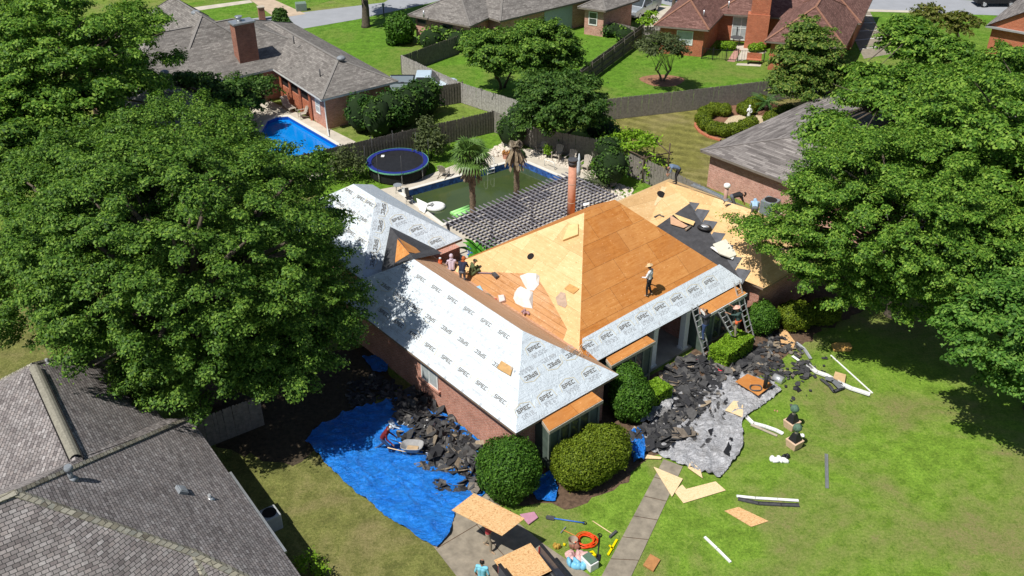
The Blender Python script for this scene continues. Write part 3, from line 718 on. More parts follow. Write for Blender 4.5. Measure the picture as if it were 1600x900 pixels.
# windows
def wall_pt(a,b,t,n,off=.52):
    a=Vector(a);b=Vector(b); return a.lerp(b,t)-Vector(n)*off
n3=Vector((-.5144,-.857)); 
window(h3,wall_pt((-9.8,90),(-3.8,86.4),.10,n3),wall_pt((-9.8,90),(-3.8,86.4),.25,n3),1.9,2.35,n3,M_softan,M_glass,1)
window(h3,wall_pt((-9.8,90),(-3.8,86.4),.52,n3),wall_pt((-9.8,90),(-3.8,86.4),.68,n3),1.9,2.35,n3,M_softan,M_glass,1)
n3b=Vector((-.43,-.90)).normalized(); window(h3,wall_pt((6.3,92.5),(8.9,91.2),.35,n3b),wall_pt((6.3,92.5),(8.9,91.2),.66,n3b),1.0,2.3,n3b,M_white,M_glass,1,2)
n3c=Vector((.63,-.776)).normalized()
e0,e1=(-1.1,88),(13,99.5)
m=MB(); p=wall_pt(e0,e1,.32,n3c,.47);q=wall_pt(e0,e1,.52,n3c,.47); m.face(V2(p,0),V2(q,0),V2(q,2.55),V2(p,2.55)); m.build('siding_panel',plain('pale_siding',(.40,.47,.50),.6,.1),h3)
n4=Vector((-.28,-.96)); 
window(h4,wall_pt((12.9,86.7),(17.7,85.3),.42,n4),wall_pt((12.9,86.7),(17.7,85.3),.72,n4),1.0,2.3,n4,M_white,M_glassl,1)
n4b=Vector((-.24,-.97)); window(h4,wall_pt((19,90.5),(32,87.3),.14,n4b,.5),wall_pt((19,90.5),(32,87.3),.265,n4b,.5),.15,2.4,n4b,M_white,M_glassl,2,2)
for x,y,zz in ((1087,3,3.9),(1100,20,3.7),(1139,6,3.9)):
    p=at(x,y,zz); m=MB(); m.tube([p-Z*.4,p+Z*.25],.06,6); m.build('vent_pipe',M_alu,r4)
for x,y,zz in ((662,20,3.3),):
    p=at(x,y,zz); m=MB(); m.tube([p-Z*.4,p+Z*.2],.07,6); m.build('vent_pipe',M_alu,r3)
# gable front trim of far right house is its eave
# ---- left-front house (close, lower left corner)
Fe=Vector((.5925519,-.80553227)); Fn=Vector((-.80553227,-.59255191)); Fo=at(297,652,2.7)
def FW(e,n,z): return Vector((Fo.x+Fe.x*e+Fn.x*n,Fo.y+Fe.y*e+Fn.y*n,z))
hL=thing('brick_house','near grey brown shingled house filling the lower left corner, seen from above','house',FW(6,8,0))
ap=(7.1,7.2,8.1); j2=(9.6,3.1,5.03); bc=(12.5,0,2.7)
rv=(4.6,5.08,6.45); rt=(-2.1,4.9,6.45); rc=(-6.6,1.7,3.35); re_=(0.3,1.1,3.35)
m=MB()
def ff(*l):
    p=[FW(*q) for q in l]
    if newell(p).z<0:p=p[::-1]
    m.face(*p)
ff((0,0,2.7),bc,j2,ap)
ff(ap,j2,(13.2,3.1,2.3)); ff(ap,(13.2,3.1,2.3),(13.2,24,2.3),(7.1,24,8.1)); ff(j2,bc,(13.2,3.1,2.3))
ff(ap,(7.1,24,8.1),(0.0,24,2.7),(1.6,15.5,3.9)); 
ff(rv,rt,rc,re_); ff(re_,(1.2,1.2,3.62),rv) ; ff(rt,(-6.0,9.6,3.0),rc)
ff(rv,(1.6,15.5,3.9),(-6,9.6,3.0),rt) ; ff(rv,ap,(1.6,15.5,3.9)); ff((0,0,2.7),ap,rv,re_)
rL=m.build('roof',M_shl,hL)
cp=MB()
def cap(a,b,w=.30):
    a=FW(*a);b=FW(*b); L=(b-a).length; d=(b-a)/L; x,y,_=frame_from(d); n=int(L/.2); 
    up=y if y.z>0 else -y
    for k in range(n):
        p=a+d*(k*L/n);q=a+d*((k+1.25)*L/n); o=up*(.035); o2=up*.018
        A,B,C=p+x*w/2-up*.045+o,p+o+up*.02,p-x*w/2-up*.045+o
        D,E,F=q+x*w/2-up*.045+o2,q+o2+up*.02,q-x*w/2-up*.045+o2
        cp.face(A,B,E,D); cp.face(B,C,F,E); cp.face(A,D,p+x*w/2-up*.08); 
cap(ap,j2); cap(j2,(13.0,-.2,2.5)); cap(j2,(13.2,3.1,2.35)); cap(ap,(0,0,2.75),.26); cap((7.1,15,8.1),ap); cap(rt,(-6.0,9.6,3.0),.26); cap(rt,rc,.2)
cp.build('ridge_cap',M_shcap,rL,fix=True)
m=MB(); a,b=FW(*rt),FW(*rv); d=(b-a).normalized()
x,y,_=frame_from(d)
pts=[]
nS=26
a2_,b2_=a+d*.25,b-d*.2
for k in range(nS):
    p=a2_.lerp(b2_,k/nS); q=a2_.lerp(b2_,(k+1.2)/nS)
    for s0,s1 in ((-1,-.5),(-.5,0),(0,.5),(.5,1)):
        def pt(P,s,l): return P+x*s*.19+Z*(.09-.12*s*s+l)
        m.face(pt(p,s0,.035),pt(p,s1,.035),pt(q,s1,.015),pt(q,s0,.015))
    pass
m.build('ridge_vent',plain('vent_cap_taupe',(.235,.22,.175),.9,.25,9),rL,fix=True)
m=MB(); m.bar(a+x*.22-Z*.08+d*.6,b+x*.22-Z*.08,.04,.10); m.bar(a-x*.22-Z*.08+d*.6,b-x*.22-Z*.08,.04,.10); m.build('vent_slot',M_dark,rL,fix=True)
def onF(x,y,l=((0,0,2.7),bc,ap)):
    p=[FW(*q) for q in l]; n=newell(p); n=n if n.z>0 else -n
    return ongrid(x,y,p[0],n)
def fvent(x,y,kind,plane=((0,0,2.7),bc,ap)):
    p=onF(x,y,plane); m=MB()
    if kind==0:
        m.tube([p-Z*.1,p+Z*.38],.085,12); m.tube([p+Z*.38,p+Z*.46,p+Z*.56],[.14,.15,.12],12); m.tube([p-Z*.05,p+Z*.06],[.22,.10],12); nm='vent_pipe'; mt=M_lead
    elif kind==1:
        e=(onF(x,y,plane)-Z*0); n=newell([FW(*q) for q in plane]); n=n if n.z>0 else -n
        t=Z.cross(n).normalized(); b=n.cross(t); M=Matrix((t,b,n)).transposed(); m.box(p+n*.06,(.42,.36,.14),M=M); m.box(p+n*.14,(.34,.28,.04),M=M); nm='box_vent'; mt=M_lead
    else:
        m.tube([p-Z*.1,p+Z*.2],.06,10); m.tube([p-Z*.06,p+Z*.05],[.17,.08],12); nm='vent_pipe'; mt=M_alu
    m.build(nm,mt,rL,fix=(kind==1),bevel=0.01 if kind==1 else 0)
fvent(112,748,0); fvent(283,768,1); fvent(328,779,2)
pr=(rt,rc,re_); fvent(74,567,2,pr); fvent(106,565,1,pr)
m=MB(); m.bar(FW(4.2,-.06,2.66),FW(9.3,-.06,2.66),.09,.09); m.build('gutter',M_metal,hL,fix=True)
m=MB(); q=[FW(*p) for p in ((.25,.5,0),(11.8,.5,0),(11.8,22,0),(.25,22,0))]; m.prism(ccw([(p.x,p.y) for p in q]),0,2.55)
q=[FW(*p) for p in ((-5.6,2.4,0),(.2,1.8,0),(.2,9,0),(-5.6,9,0))]; m.prism(ccw([(p.x,p.y) for p in q]),0,2.95)
m.build('wall',M_brickd,hL,fix=True)
m=MB(); q=[FW(*p) for p in ((.02,.02,0),(12.3,.02,0),(12.3,23,0),(.02,23,0))]; m.prism(ccw([(p.x,p.y) for p in q]),2.52,2.68)
q=[FW(*p) for p in ((-6.4,1.9,0),(.1,1.3,0),(.1,9,0),(-5.8,9,0))]; m.prism(ccw([(p.x,p.y) for p in q]),2.97,3.0)
m.build('eave',M_softan,hL,fix=True)

# ---------------------------------------------------------------- fences
M_fl=plain('weathered_fence',(.30,.275,.25),.9,.3,7,c2=(.36,.34,.32)); M_fd=plain('shade_dark_fence',(.155,.135,.115),.9,.35,6)  # darker tone has the board fences' dimness in grazing sun put into its colour
M_fm=plain('mid_fence',(.215,.195,.17),.9,.3,6)
def fence(label,pts,mat,h=1.75,style=0,side=1,broken=None,posts=True,group=None):
    pts=[Vector((p[0],p[1],0)) for p in pts]
    f=thing('wooden_fence',label,'fence',pts[0],group)
    m=MB(); rl=MB()
    rg=random.Random(len(pts)*7+int(pts[0].x*3))
    for a,b in zip(pts[:-1],pts[1:]):
        L=(b-a).length; d=(b-a)/L; n=Vector((-d.y,d.x,0))*side
        k=0; x=0.0
        while x<L:
            w=.142 if style!=1 else .15; hh=h+rg.uniform(-.02,.02); off=(.03 if (style==1 and k%2) else -.03 if style==1 else 0)
            tilt=rg.uniform(-.012,.012)
            c=a+d*(x+w/2)+n*(.03+off)
            e=.018; 
            p0=[c-d*w/2,c+d*w/2]
            vs=[]
            for o in (0,e):
                for (dx,zz) in ((-w/2,.03),(w/2,.03),(w/2,hh-.06),(w/4,hh),(-w/4,hh),(-w/2,hh-.06)):
                    vs.append(c+d*(dx+tilt*zz)+n*o+Z*zz)
            m.add(vs,[(5,4,3,2,1,0),(6,7,8,9,10,11)]+[(i,(i+1)%6,6+(i+1)%6,6+i) for i in range(6)])
            x+=w+(.006 if style!=1 else -.0); k+=1
            if style==1: x-=.035
        for zz in (.35,h*.5,h-.3): rl.bar(a+Z*zz-n*.03,b+Z*zz-n*.03,.04,.09,Z)
        if posts:
            k=max(1,round(L/2.4))
            for j in range(k+1):
                q=a.lerp(b,j/k)-n*.07; pm=MB(); pm.bar(q,q+Z*(h+(.03 if style else -.05)),.09,.09,Vector((1,0,0))); pm.build('post',mat,f,fix=True)
    p=m.build('picket_panel',mat,f); rl.build('rail',mat,f,fix=True)
    return f
g=lambda x,y:tuple(at(x,y,0)[:2])
fence('dark board on board fence behind the trampoline, between the two pools',[g(395,297),g(480,276),g(770,207)],M_fd,1.75,1,-1)
fence('grey picket fence behind the row of pool chairs, running down to the plywood roof',[g(771,206),g(838,234),g(940,254),g(1045,303),g(1180,372)],M_fm,1.75,0,-1)
fence('pale weathered fence with the low white bench against it',[g(629,116),g(722,161),g(816,192),g(830,215)],M_fl,1.75,0,-1)
fence('dark fence closing the small lawn, running up to the hedge of the grey roofed house',[g(629,116),g(675,99),g(718,83)],M_fd,1.7,0,-1)
fence('dark fence with gate behind the pale pickup truck',[g(724,160),g(700,164),g(655,172),g(640,176)],M_fd,1.75,1,1)
fence('long fence with posts showing, between the two bright green lawns at the top',[g(905,140),g(1003,66)],M_fd,1.75,0,1)
fence('long dark grey fence between the bright lawn and the mown lawn with the ring hedge',[g(930,190),g(1060,175),g(1200,158),g(1330,143)],M_fm,1.8,0,-1)
fence('short weathered fence at the corner of the near house under the big tree',[g(316,702),g(410,665)],M_fm,1.75,0,-1)
fence('short fence beside the silver truck on the middle driveway',[g(1003,66),g(1035,66)],M_fl,1.5,0,1)
fence('low brown fence beside the grey house wall, by the parked silver truck',[g(943,52),g(975,58),g(1003,66)],M_fm,1.2,0,1)
# ---------------------------------------------------------------- pools with real depth (holes cut in the sheets)
def holed(name,outer,holes,z,mat):
    bm=bmesh.new(); es=[]
    for loop in [outer]+holes:
        vs=[bm.verts.new((p[0],p[1],z)) for p in loop]
        for i in range(len(vs)): es.append(bm.edges.new((vs[i],vs[(i+1)%len(vs)])))
    bmesh.ops.triangle_fill(bm,use_beauty=True,use_dissolve=False,edges=es,normal=(0,0,1))
    for f in bm.faces:
        if f.normal.z<0: f.normal_flip()
    me=bpy.data.meshes.new(name); bm.to_mesh(me); bm.free(); me.materials.append(mat)
    o=bpy.data.objects.new(name,me); COL.objects.link(o); o['kind']='structure'; return o
PW=[tuple(at(x,y,0)[:2]) for x,y in ((629,301),(812,250.5),(883,281),(693,350))]
PB=[tuple(at(x,y,0)[:2]) for x,y in ((418,190),(433,184),(450,183),(531,230),(512,262),(430,300),(380,260))]
for n in ('ground','lawn_pool'):
    o=bpy.data.objects[n]; pts=[o.matrix_world@v.co for v in o.data.vertices]; z=pts[0].z; mt=o.data.materials[0]
    me=o.data; bpy.data.objects.remove(o); bpy.data.meshes.remove(me)
    holed(n,[(p.x,p.y) for p in pts],[PW,PB] if n=='ground' else [PW],z,mt)
holed('pool_deck',[tuple(p[:2]) for p in G((560,303),(627,290),(700,262),(770,235),(860,232),(905,262),(960,300),(1000,330),(960,420),(650,420),(610,360))],[PW],.03,M_deckc)
holed('pool_deck_blue',[tuple(p[:2]) for p in G((330,150),(400,150),(455,172),(556,222),(535,236),(505,275),(430,310),(360,262))],[PB],.03,M_deckc)
def pool(name,label,loop,mwater,mtile,depth=.38,cope=.28):
    c=(sum(p[0] for p in loop)/len(loop),sum(p[1] for p in loop)/len(loop),0)
    t=thing('swimming_pool',label,'pool',c)
    lp_=ccw(loop); n=len(lp_)
    m=MB()
    for i in range(n):
        a=V2(lp_[i],0);b=V2(lp_[(i+1)%n],0); m.face(a+Z*.03,b+Z*.03,b-Z*1.6,a-Z*1.6)
    m.build('tile_wall',mtile,t)
    m=MB(); m.face(*[V2(p,-depth) for p in lp_]); wt=m.build('pool_water',mwater,t)
    m=MB(); ins=inset_quad(lp_,-cope)
    for i in range(n):
        j=(i+1)%n; a,b=V2(lp_[i],.032),V2(lp_[j],.032); c_,d_=V2(ins[i],.032),V2(ins[j],.032)
        vs=[a,b,d_,c_]; vs2=[v+Z*.035 for v in vs]; m.add(vs+vs2,[(4,5,6,7),(0,1,5,4),(1,2,6,5),(2,3,7,6),(3,0,4,7)])
    m.build('coping',plain('pool_coping',(.66,.63,.57),.7,.08),t,fix=True)
    return t,wt
def watermat(name,c1,c2,rough=.06,bs=.12,sc=2.2):
    t=NT(name); v=t.coord('Object'); f=t.noise(v,.35,4,.6,.5); w=t.noise(v,sc,4,.6)
    t.bump(w,bs,.03); return t.fin(t.ramp(f,[(.3,c1),(.7,c2)]),rough,0,.5)
M_wg=watermat('water_green',(.040,.062,.022),(.062,.085,.026),.07); M_wb=watermat('water_blue',(.0,.17,.56),(.005,.24,.68),.10)
def tilemat():
    t=NT('pool_tile'); v=t.coord('UV'); b=t.n('TexBrick'); t.L.new(v,b.inputs['Vector']); b.inputs['Color1'].default_value=(.02,.05,.20,1); b.inputs['Color2'].default_value=(.05,.16,.50,1); b.inputs['Mortar'].default_value=(.08,.15,.30,1)
    b.inputs['Scale'].default_value=1; b.inputs['Brick Width'].default_value=.16; b.inputs['Row Height'].default_value=.16; b.inputs['Mortar Size'].default_value=.006
    return t.fin(b.outputs['Color'],.2,0,.5)
M_tile=tilemat()
pool('swimming_pool','murky green rectangular pool with dark blue tile band and pale deck',PW,M_wg,M_tile,.42)
pool('swimming_pool','clear bright blue pool beside the brick wing, half hidden by the big tree',PB,M_wb,plain('pool_liner',(.01,.09,.42),.3,.15),.22)
# ---------------------------------------------------------------- vegetation
M_bark=plain('bark',(.10,.080,.060),.95,.4,6,bump=.6); M_barkl=plain('bark_light',(.24,.20,.16),.9,.3,6)
LF_a=leafmat('leaf_broad',(.016,.046,.008),(.074,.165,.020),(.23,.36,.052))
LF_b=leafmat('leaf_bright',(.019,.060,.008),(.095,.210,.022),(.28,.42,.060))
LF_c=leafmat('leaf_dark',(.014,.043,.008),(.050,.115,.018),(.13,.22,.045),.25)
LF_d=leafmat('leaf_bluish',(.020,.065,.010),(.080,.195,.026),(.22,.37,.065))
LF_e=leafmat('leaf_lime',(.06,.13,.008),(.16,.30,.015),(.30,.46,.04))
LF_f=leafmat('leaf_yew',(.045,.075,.006),(.125,.18,.012),(.23,.29,.025),.2)
LF_g=leafmat('leaf_box',(.020,.060,.008),(.060,.150,.015),(.12,.24,.03),.2)
LF_h=leafmat('leaf_autumn',(.05,.05,.01),(.11,.15,.02),(.24,.20,.06))
LF_i=leafmat('leaf_sparse',(.03,.045,.018),(.075,.10,.035),(.14,.17,.06))
def leaf_mesh(name,C,N,size,mat,rng,parent=None,aspect=.55,extra=None):
    """one rhombic leaf per centre; C centres, N normals (numpy)"""
    n=len(C); rnd=rng.normal(size=(n,3)); t=np.cross(N,rnd); t/=np.linalg.norm(t,axis=1)[:,None]+1e-9; b=np.cross(N,t)
    s=(size*rng.uniform(.6,1.35,n))[:,None]
    fold=N*s*.18
    V=np.stack([C-t*s,C-b*s*aspect+fold,C+t*s,C+b*s*aspect+fold],1).reshape(-1,3)
    nf=n; loops=np.arange(n*4,dtype=np.int32); starts=np.arange(0,n*4,4,dtype=np.int32)
    if extra:
        ev,ef=extra; off=len(V); V=np.vstack([V,np.array(ev)]); lo=[];st=[];p=n*4
        for f in ef: st.append(p); lo+= [off+i for i in f]; p+=len(f)
        loops=np.concatenate([loops,np.array(lo,dtype=np.int32)]); starts=np.concatenate([starts,np.array(st,dtype=np.int32)]); nf+=len(ef)
    off=np.array(root_of(parent).location) if parent is not None else np.zeros(3)
    V=V-off
    me=bpy.data.meshes.new(name); me.vertices.add(len(V)); me.vertices.foreach_set('co',V.astype(np.float32).ravel())
    me.loops.add(len(loops)); me.loops.foreach_set('vertex_index',loops)
    me.polygons.add(nf); me.polygons.foreach_set('loop_start',starts)
    me.update(calc_edges=True); me.validate()
    me.materials.append(mat)
    o=bpy.data.objects.new(name,me); COL.objects.link(o)
    if parent is not None: o.parent=parent
    return o
def clumps(masses,cr,rng,inner=.35,zmin=-.55,fill=1.0):
    out=[]
    for c,r in masses:
        c=np.array(c); r=np.array(r if hasattr(r,'__len__') else (r,r,r),dtype=float); r=np.maximum(r-cr*.62,r*.45)
        area=4*math.pi*((r[0]*r[1])**1.6+(r[0]*r[2])**1.6+(r[1]*r[2])**1.6)**(1/1.6)/3**(1/1.6)
        n=max(5,int(area/(cr*cr*1.55)*fill)); k=0
        while k<n:
            d=rng.normal(size=3); d/=np.linalg.norm(d)
            if d[2]<zmin: continue
            f=rng.uniform(.80,1.04) if rng.random()>inner else rng.uniform(.3,.75)
            out.append((c+d*r*f,cr*rng.uniform(.55,1.35),d)); k+=1
    return out
def crown(parent,masses,mat,cr=.9,leaf=.15,dens=230,seed=1,inner=.3,zmin=-.55,flat=.6,fill=1.0,name='crown',upb=.8):
    rng=np.random.default_rng(seed); cl=clumps(masses,cr,rng,inner,zmin,fill); Cs=[];Ns=[]
    for c,r,d in cl:
        n=max(12,int(dens*r*r)); q=rng.normal(size=(n,3)); q/=np.linalg.norm(q,axis=1)[:,None]
        q[:,2]=np.where(q[:,2]<-.35,-q[:,2]*.6,q[:,2])
        rad=r*rng.uniform(.35,1.0,n)[:,None]**.6
        # ragged twigs reaching out
        tw=rng.random(n)<.12; rad[tw]*=1.35
        P=q*rad; P[:,2]*=flat
        ax=d+rng.normal(size=3)*.6; ax[2]=ax[2]*.35-.05; ax/=np.linalg.norm(ax)+1e-9; al=P@ax; P=P*.78+np.outer(al,ax)*.75
        Cs.append(c+P); N=q*.7+np.array([0,0,upb])+rng.normal(size=(n,3))*.55+d*.3; N/=np.linalg.norm(N,axis=1)[:,None]; Ns.append(N)
    return leaf_mesh(name,np.vstack(Cs),np.vstack(Ns),leaf,mat,rng,parent), cl
def limbs(parent,base,cl,mat,r0,nl,seed,h0,multi=1,name='trunk'):
    rg=random.Random(seed); base=Vector(base); m=MB()
    cen=Vector(tuple(np.mean([c for c,_,_ in cl],axis=0)))
    picks=rg.sample(cl,min(nl,len(cl)))
    stems=[]
    for s in range(multi):
        a=rg.uniform(0,6.28); o=Vector((math.cos(a),math.sin(a),0))*(r0*1.2 if multi>1 else 0)
        top=base+Z*h0+o*(4 if multi>1 else 1)+ (Vector((cen.x,cen.y,0))-Vector((base.x,base.y,0)))*.3
        rr=r0/(multi**.5)
        mid=base.lerp(top,.5)+Vector((rg.uniform(-.1,.1),rg.uniform(-.1,.1),0))
        m.tube([base+o-Z*.1,base+o*1.2+Z*.25,mid,top],[rr*1.35,rr,rr*.85,rr*.7],9); stems.append((top,rr*.7))
    for k,(c,r,d) in enumerate(picks):
        t,rr=stems[k%len(stems)]; e=Vector(tuple(c)); mid=t.lerp(e,.5)+Z*(e-t).length*.10+Vector((rg.uniform(-.3,.3),rg.uniform(-.3,.3),0))
        m.tube([t-Z*.2,t.lerp(mid,.5),mid,e],[rr*.7,rr*.5,rr*.32,rr*.10],6)
        e2=mid.lerp(e,.4)+Vector((rg.uniform(-1,1),rg.uniform(-1,1),rg.uniform(0,.7)))*(e-t).length*.25
        m.tube([mid,e2],[rr*.25,rr*.07],5)
    return m.build(name,mat,parent)
def tree(kind,label,base,masses,leafm,cr=.9,leaf=.15,dens=230,seed=1,r0=.3,nl=14,h0=2.5,multi=1,cat='tree',bark=None,group=None,**kw):
    b=Vector(base); t=thing(kind,label,cat,b,group)
    o,cl=crown(t,masses,leafm,cr,leaf,dens,seed,**kw)
    limbs(t,b,cl,bark or M_bark,r0,nl,seed,h0,multi)
    return t
def am(x,y,z,r): p=at(x,y,z); return ((p.x,p.y,p.z),r)
# the two big trees at left
tree('broadleaf_tree','huge dark broadleaf tree overhanging the white front wing and the near shingled roof',(-14.5,36.0,0),
  [am(290,390,8.4,(7.0,7.2,5.0)),am(120,430,7,(4.8,4.5,3.2)),am(408,350,7.6,(3.3,3.8,3.0)),am(310,565,4.8,(3.6,3.2,2.2)),am(475,470,5.6,(3.0,3.2,2.3)),am(130,290,9,(4.0,4,2.6)),am(270,235,9.5,(4.6,4.4,2.6)),am(50,390,6.5,(2.8,2.8,2.2)),am(430,570,4.4,(2.4,2.2,1.5)),am(180,505,5.0,(2.6,2,1.5)),am(335,240,8.5,(2.4,2.2,1.5)),am(250,600,3.9,(1.9,1.6,1.1)),am(510,545,4.2,(1.6,1.5,1.0))],
  LF_a,.56,.072,1080,3,.55,90,4,inner=.20,fill=.55)
tree('broadleaf_tree','tall tree at the upper left corner, in front of the long house with the chimney',at(120,240,0),
  [am(90,95,9.5,(6.0,6,4.2)),am(195,45,9,(3.4,3.2,2.2)),am(205,140,6.5,(2.8,3.2,2.4)),am(30,210,7,(5,4.6,3.4)),am(-40,60,9,(6,5,4)),am(268,95,6.8,(1.5,1.2,.7))],
  LF_b,.68,.11,460,4,.5,60,4,fill=.6)
tree('broadleaf_tree','darker tree behind the huge one, above its left shoulder',at(10,330,0),[am(10,262,7,(5.0,4.5,2.6)),am(150,232,6,(3.4,3,2.2)),am(60,180,7.5,(3.5,3,2.4))],LF_a,.8,.125,300,5,.4,16,3,fill=.8)
# the trees on the right
tree('broadleaf_tree','big shade tree on the front lawn, branches reaching over the pale plywood wing',at(1395,492,0),
  [am(1400,330,8.3,(4.9,5.2,3.6)),am(1262,352,6.3,(2.3,2.2,1.2)),am(1205,362,5.8,(1.6,1.3,.6)),am(1305,415,5.4,(2.4,2.2,1.6)),am(1490,395,7,(3.6,3.4,3.0)),am(1345,262,8.2,(2.6,2.6,1.9)),am(1430,450,4.6,(3.2,2.4,1.4)),am(1168,350,5.7,(1.0,.8,.4)),am(1225,395,5.3,(1.4,1.1,.6)),am(1320,470,3.9,(1.6,1.3,.9)),am(1290,300,7.2,(1.6,1.6,.9)),am(1250,425,4.6,(.9,.8,.4))],
  LF_b,.52,.072,1080,11,.42,80,3.6,inner=.20,fill=.54)
tree('broadleaf_tree','tall tree behind the shade tree at the right edge, crown running out of the picture',at(1640,420,0),
  [am(1560,235,9.5,(5.0,5,4.2)),am(1480,260,8.5,(3.2,3.4,3.0)),am(1620,340,8,(4.5,4,3.4)),am(1540,330,7.5,(3.4,3.2,2.6)),am(1555,170,9,(3.2,3.0,2.2)),am(1590,110,8.5,(2.6,2.6,1.8)),am(1490,150,8.0,(2.4,2.4,1.7))],
  LF_b,.62,.10,560,12,.4,50,3.6,fill=.58)
tree('broadleaf_tree','lighter green tree leaning in at the lower right edge over the lawn',at(1610,640,0),
  [am(1570,520,6.0,(2.8,2.8,2.4)),am(1610,440,6.8,(2.6,2.6,2.0)),am(1625,590,4.5,(2.2,2.2,1.8)),am(1530,465,5.6,(1.6,1.6,1.2)),am(1580,600,3.4,(1.2,1.2,.9))],LF_d,.5,.09,680,13,.3,26,2.4,fill=.65)
tree('broadleaf_tree','spreading tree with dark forked trunk in front of the grey roofs, upper right',at(1425,225,0),
  [am(1425,155,6.8,(3.4,3.2,2.2)),am(1300,205,6.3,(2.3,2.2,1.2)),am(1480,170,6.5,(3.0,2.8,2.2)),am(1350,155,5.8,(1.9,1.9,1.3)),am(1400,240,5.4,(3.0,2.6,1.8))],LF_b,.7,.12,360,14,.35,16,3)
tree('broadleaf_tree','tree with reddish shoots near the far street at upper right',at(1450,95,0),[am(1420,68,4.8,(2.5,2.3,1.9)),am(1475,88,4.2,(2.8,2.4,1.8)),am(1425,36,5.4,(1.5,1.3,1.1)),am(1362,122,4.6,(2.1,1.9,1.3))],LF_b,.6,.15,260,15,.25,10,2)
tree('broadleaf_tree','low brownish ornamental tree by the far street',at(1500,72,0),[am(1498,38,3.2,(1.7,1.6,1.3)),am(1455,24,3.4,(1.5,1.4,1.1))],LF_h,.55,.15,230,16,.18,8,1.5)
tree('broadleaf_tree','bright green tree in front of the far right gable house',at(1570,160,0),[am(1560,110,4.6,(2.4,2.2,1.4)),am(1605,105,4.6,(2.0,2.2,1.4)),am(1515,125,5.0,(2.2,2.2,1.6))],LF_b,.6,.14,300,17,.25,10,2)
tree('broadleaf_tree','tall mottled green tree right of the red brick house, before the grey fence',at(1265,182,0),
  [am(1262,100,4.6,(2.7,2.7,2.9)),am(1268,48,6.4,(1.5,1.5,1.3)),am(1245,135,3.2,(2.4,2.2,1.6)),am(1295,120,3.6,(1.8,1.8,1.6))],leafmat('leaf_mottled',(.022,.055,.010),(.085,.165,.022),(.28,.32,.07)),.55,.115,420,18,.2,12,1.6)
# middle distance
tree('broadleaf_tree','dense round tree with dark trunks in the narrow green yard, taller of the pair',at(855,140,0),[am(848,78,5.0,(2.9,2.9,2.5)),am(870,95,4,(2.4,2.3,1.8)),am(830,55,5.6,(1.8,1.8,1.2))],LF_a,.55,.115,420,21,.2,20,1.8,3)
tree('broadleaf_tree','lighter round tree left of the dense one, trunks showing beneath its crown',at(784,138,0),[am(775,82,4.6,(2.6,2.6,2.0)),am(748,66,4.2,(1.7,1.8,1.2)),am(800,100,3.8,(2,2,1.5))],LF_a,.55,.115,420,22,.2,20,1.8,3)
tree('broadleaf_tree','broad dark tree over the corner where the pool fences meet',at(880,215,0),[am(880,160,3.9,(3.1,3.0,2.4)),am(845,140,4.6,(1.9,1.9,1.4)),am(915,180,3.0,(1.7,1.6,1.4)),am(850,190,2.6,(1.8,1.6,1.4))],LF_c,.52,.11,420,23,.2,20,1.2,2)
tree('small_tree','lone vase shaped tree with thin bare stems on a mulch ring',at(1035,126,0),[am(1035,74,3.7,(2.1,2.0,1.35)),am(1012,80,3.2,(1.1,1.1,.8)),am(1058,82,3.2,(1.1,1.1,.8))],LF_i,.5,.10,260,24,.14,18,1.3,5,bark=M_barkl,inner=.4,zmin=-.2)
tree('broadleaf_tree','street tree of which only the dark forked trunk and its shadow are in view',at(572,42,0),[((at(572,42,0).x,at(572,42,0).y,9.5),(4.6,4.2,2.6))],LF_a,1.0,.24,90,25,.42,10,3.6)
tree('broadleaf_tree','street tree behind the silver truck, casting a dark shadow on the driveway',at(1052,12,0),[((at(1052,12,0).x,at(1052,12,0).y,7.5),(3.2,3.0,2.0))],LF_a,1.0,.24,80,26,.2,8,3)
tree('small_tree','small light green tree in front of the silver truck',at(1012,48,0),[am(1013,32,1.9,(1.0,1.0,1.0))],LF_e,.45,.12,200,27,.08,6,.8)
tree('small_tree','small feathery tree in the courtyard of the pool house beside the porch post',at(412,158,0),[am(410,136,2.1,(1.3,1.3,1.2))],LF_c,.5,.12,210,28,.07,8,.8,3)
tree('small_tree','dark shrubby tree under the eave of the long pool house',at(340,190,0),[am(345,150,2.8,(2.5,2.4,1.9)),am(300,128,3.6,(1.8,1.7,1.2)),am(375,168,1.8,(1.8,1.6,1.1))],LF_c,.7,.14,220,29,.15,8,1)
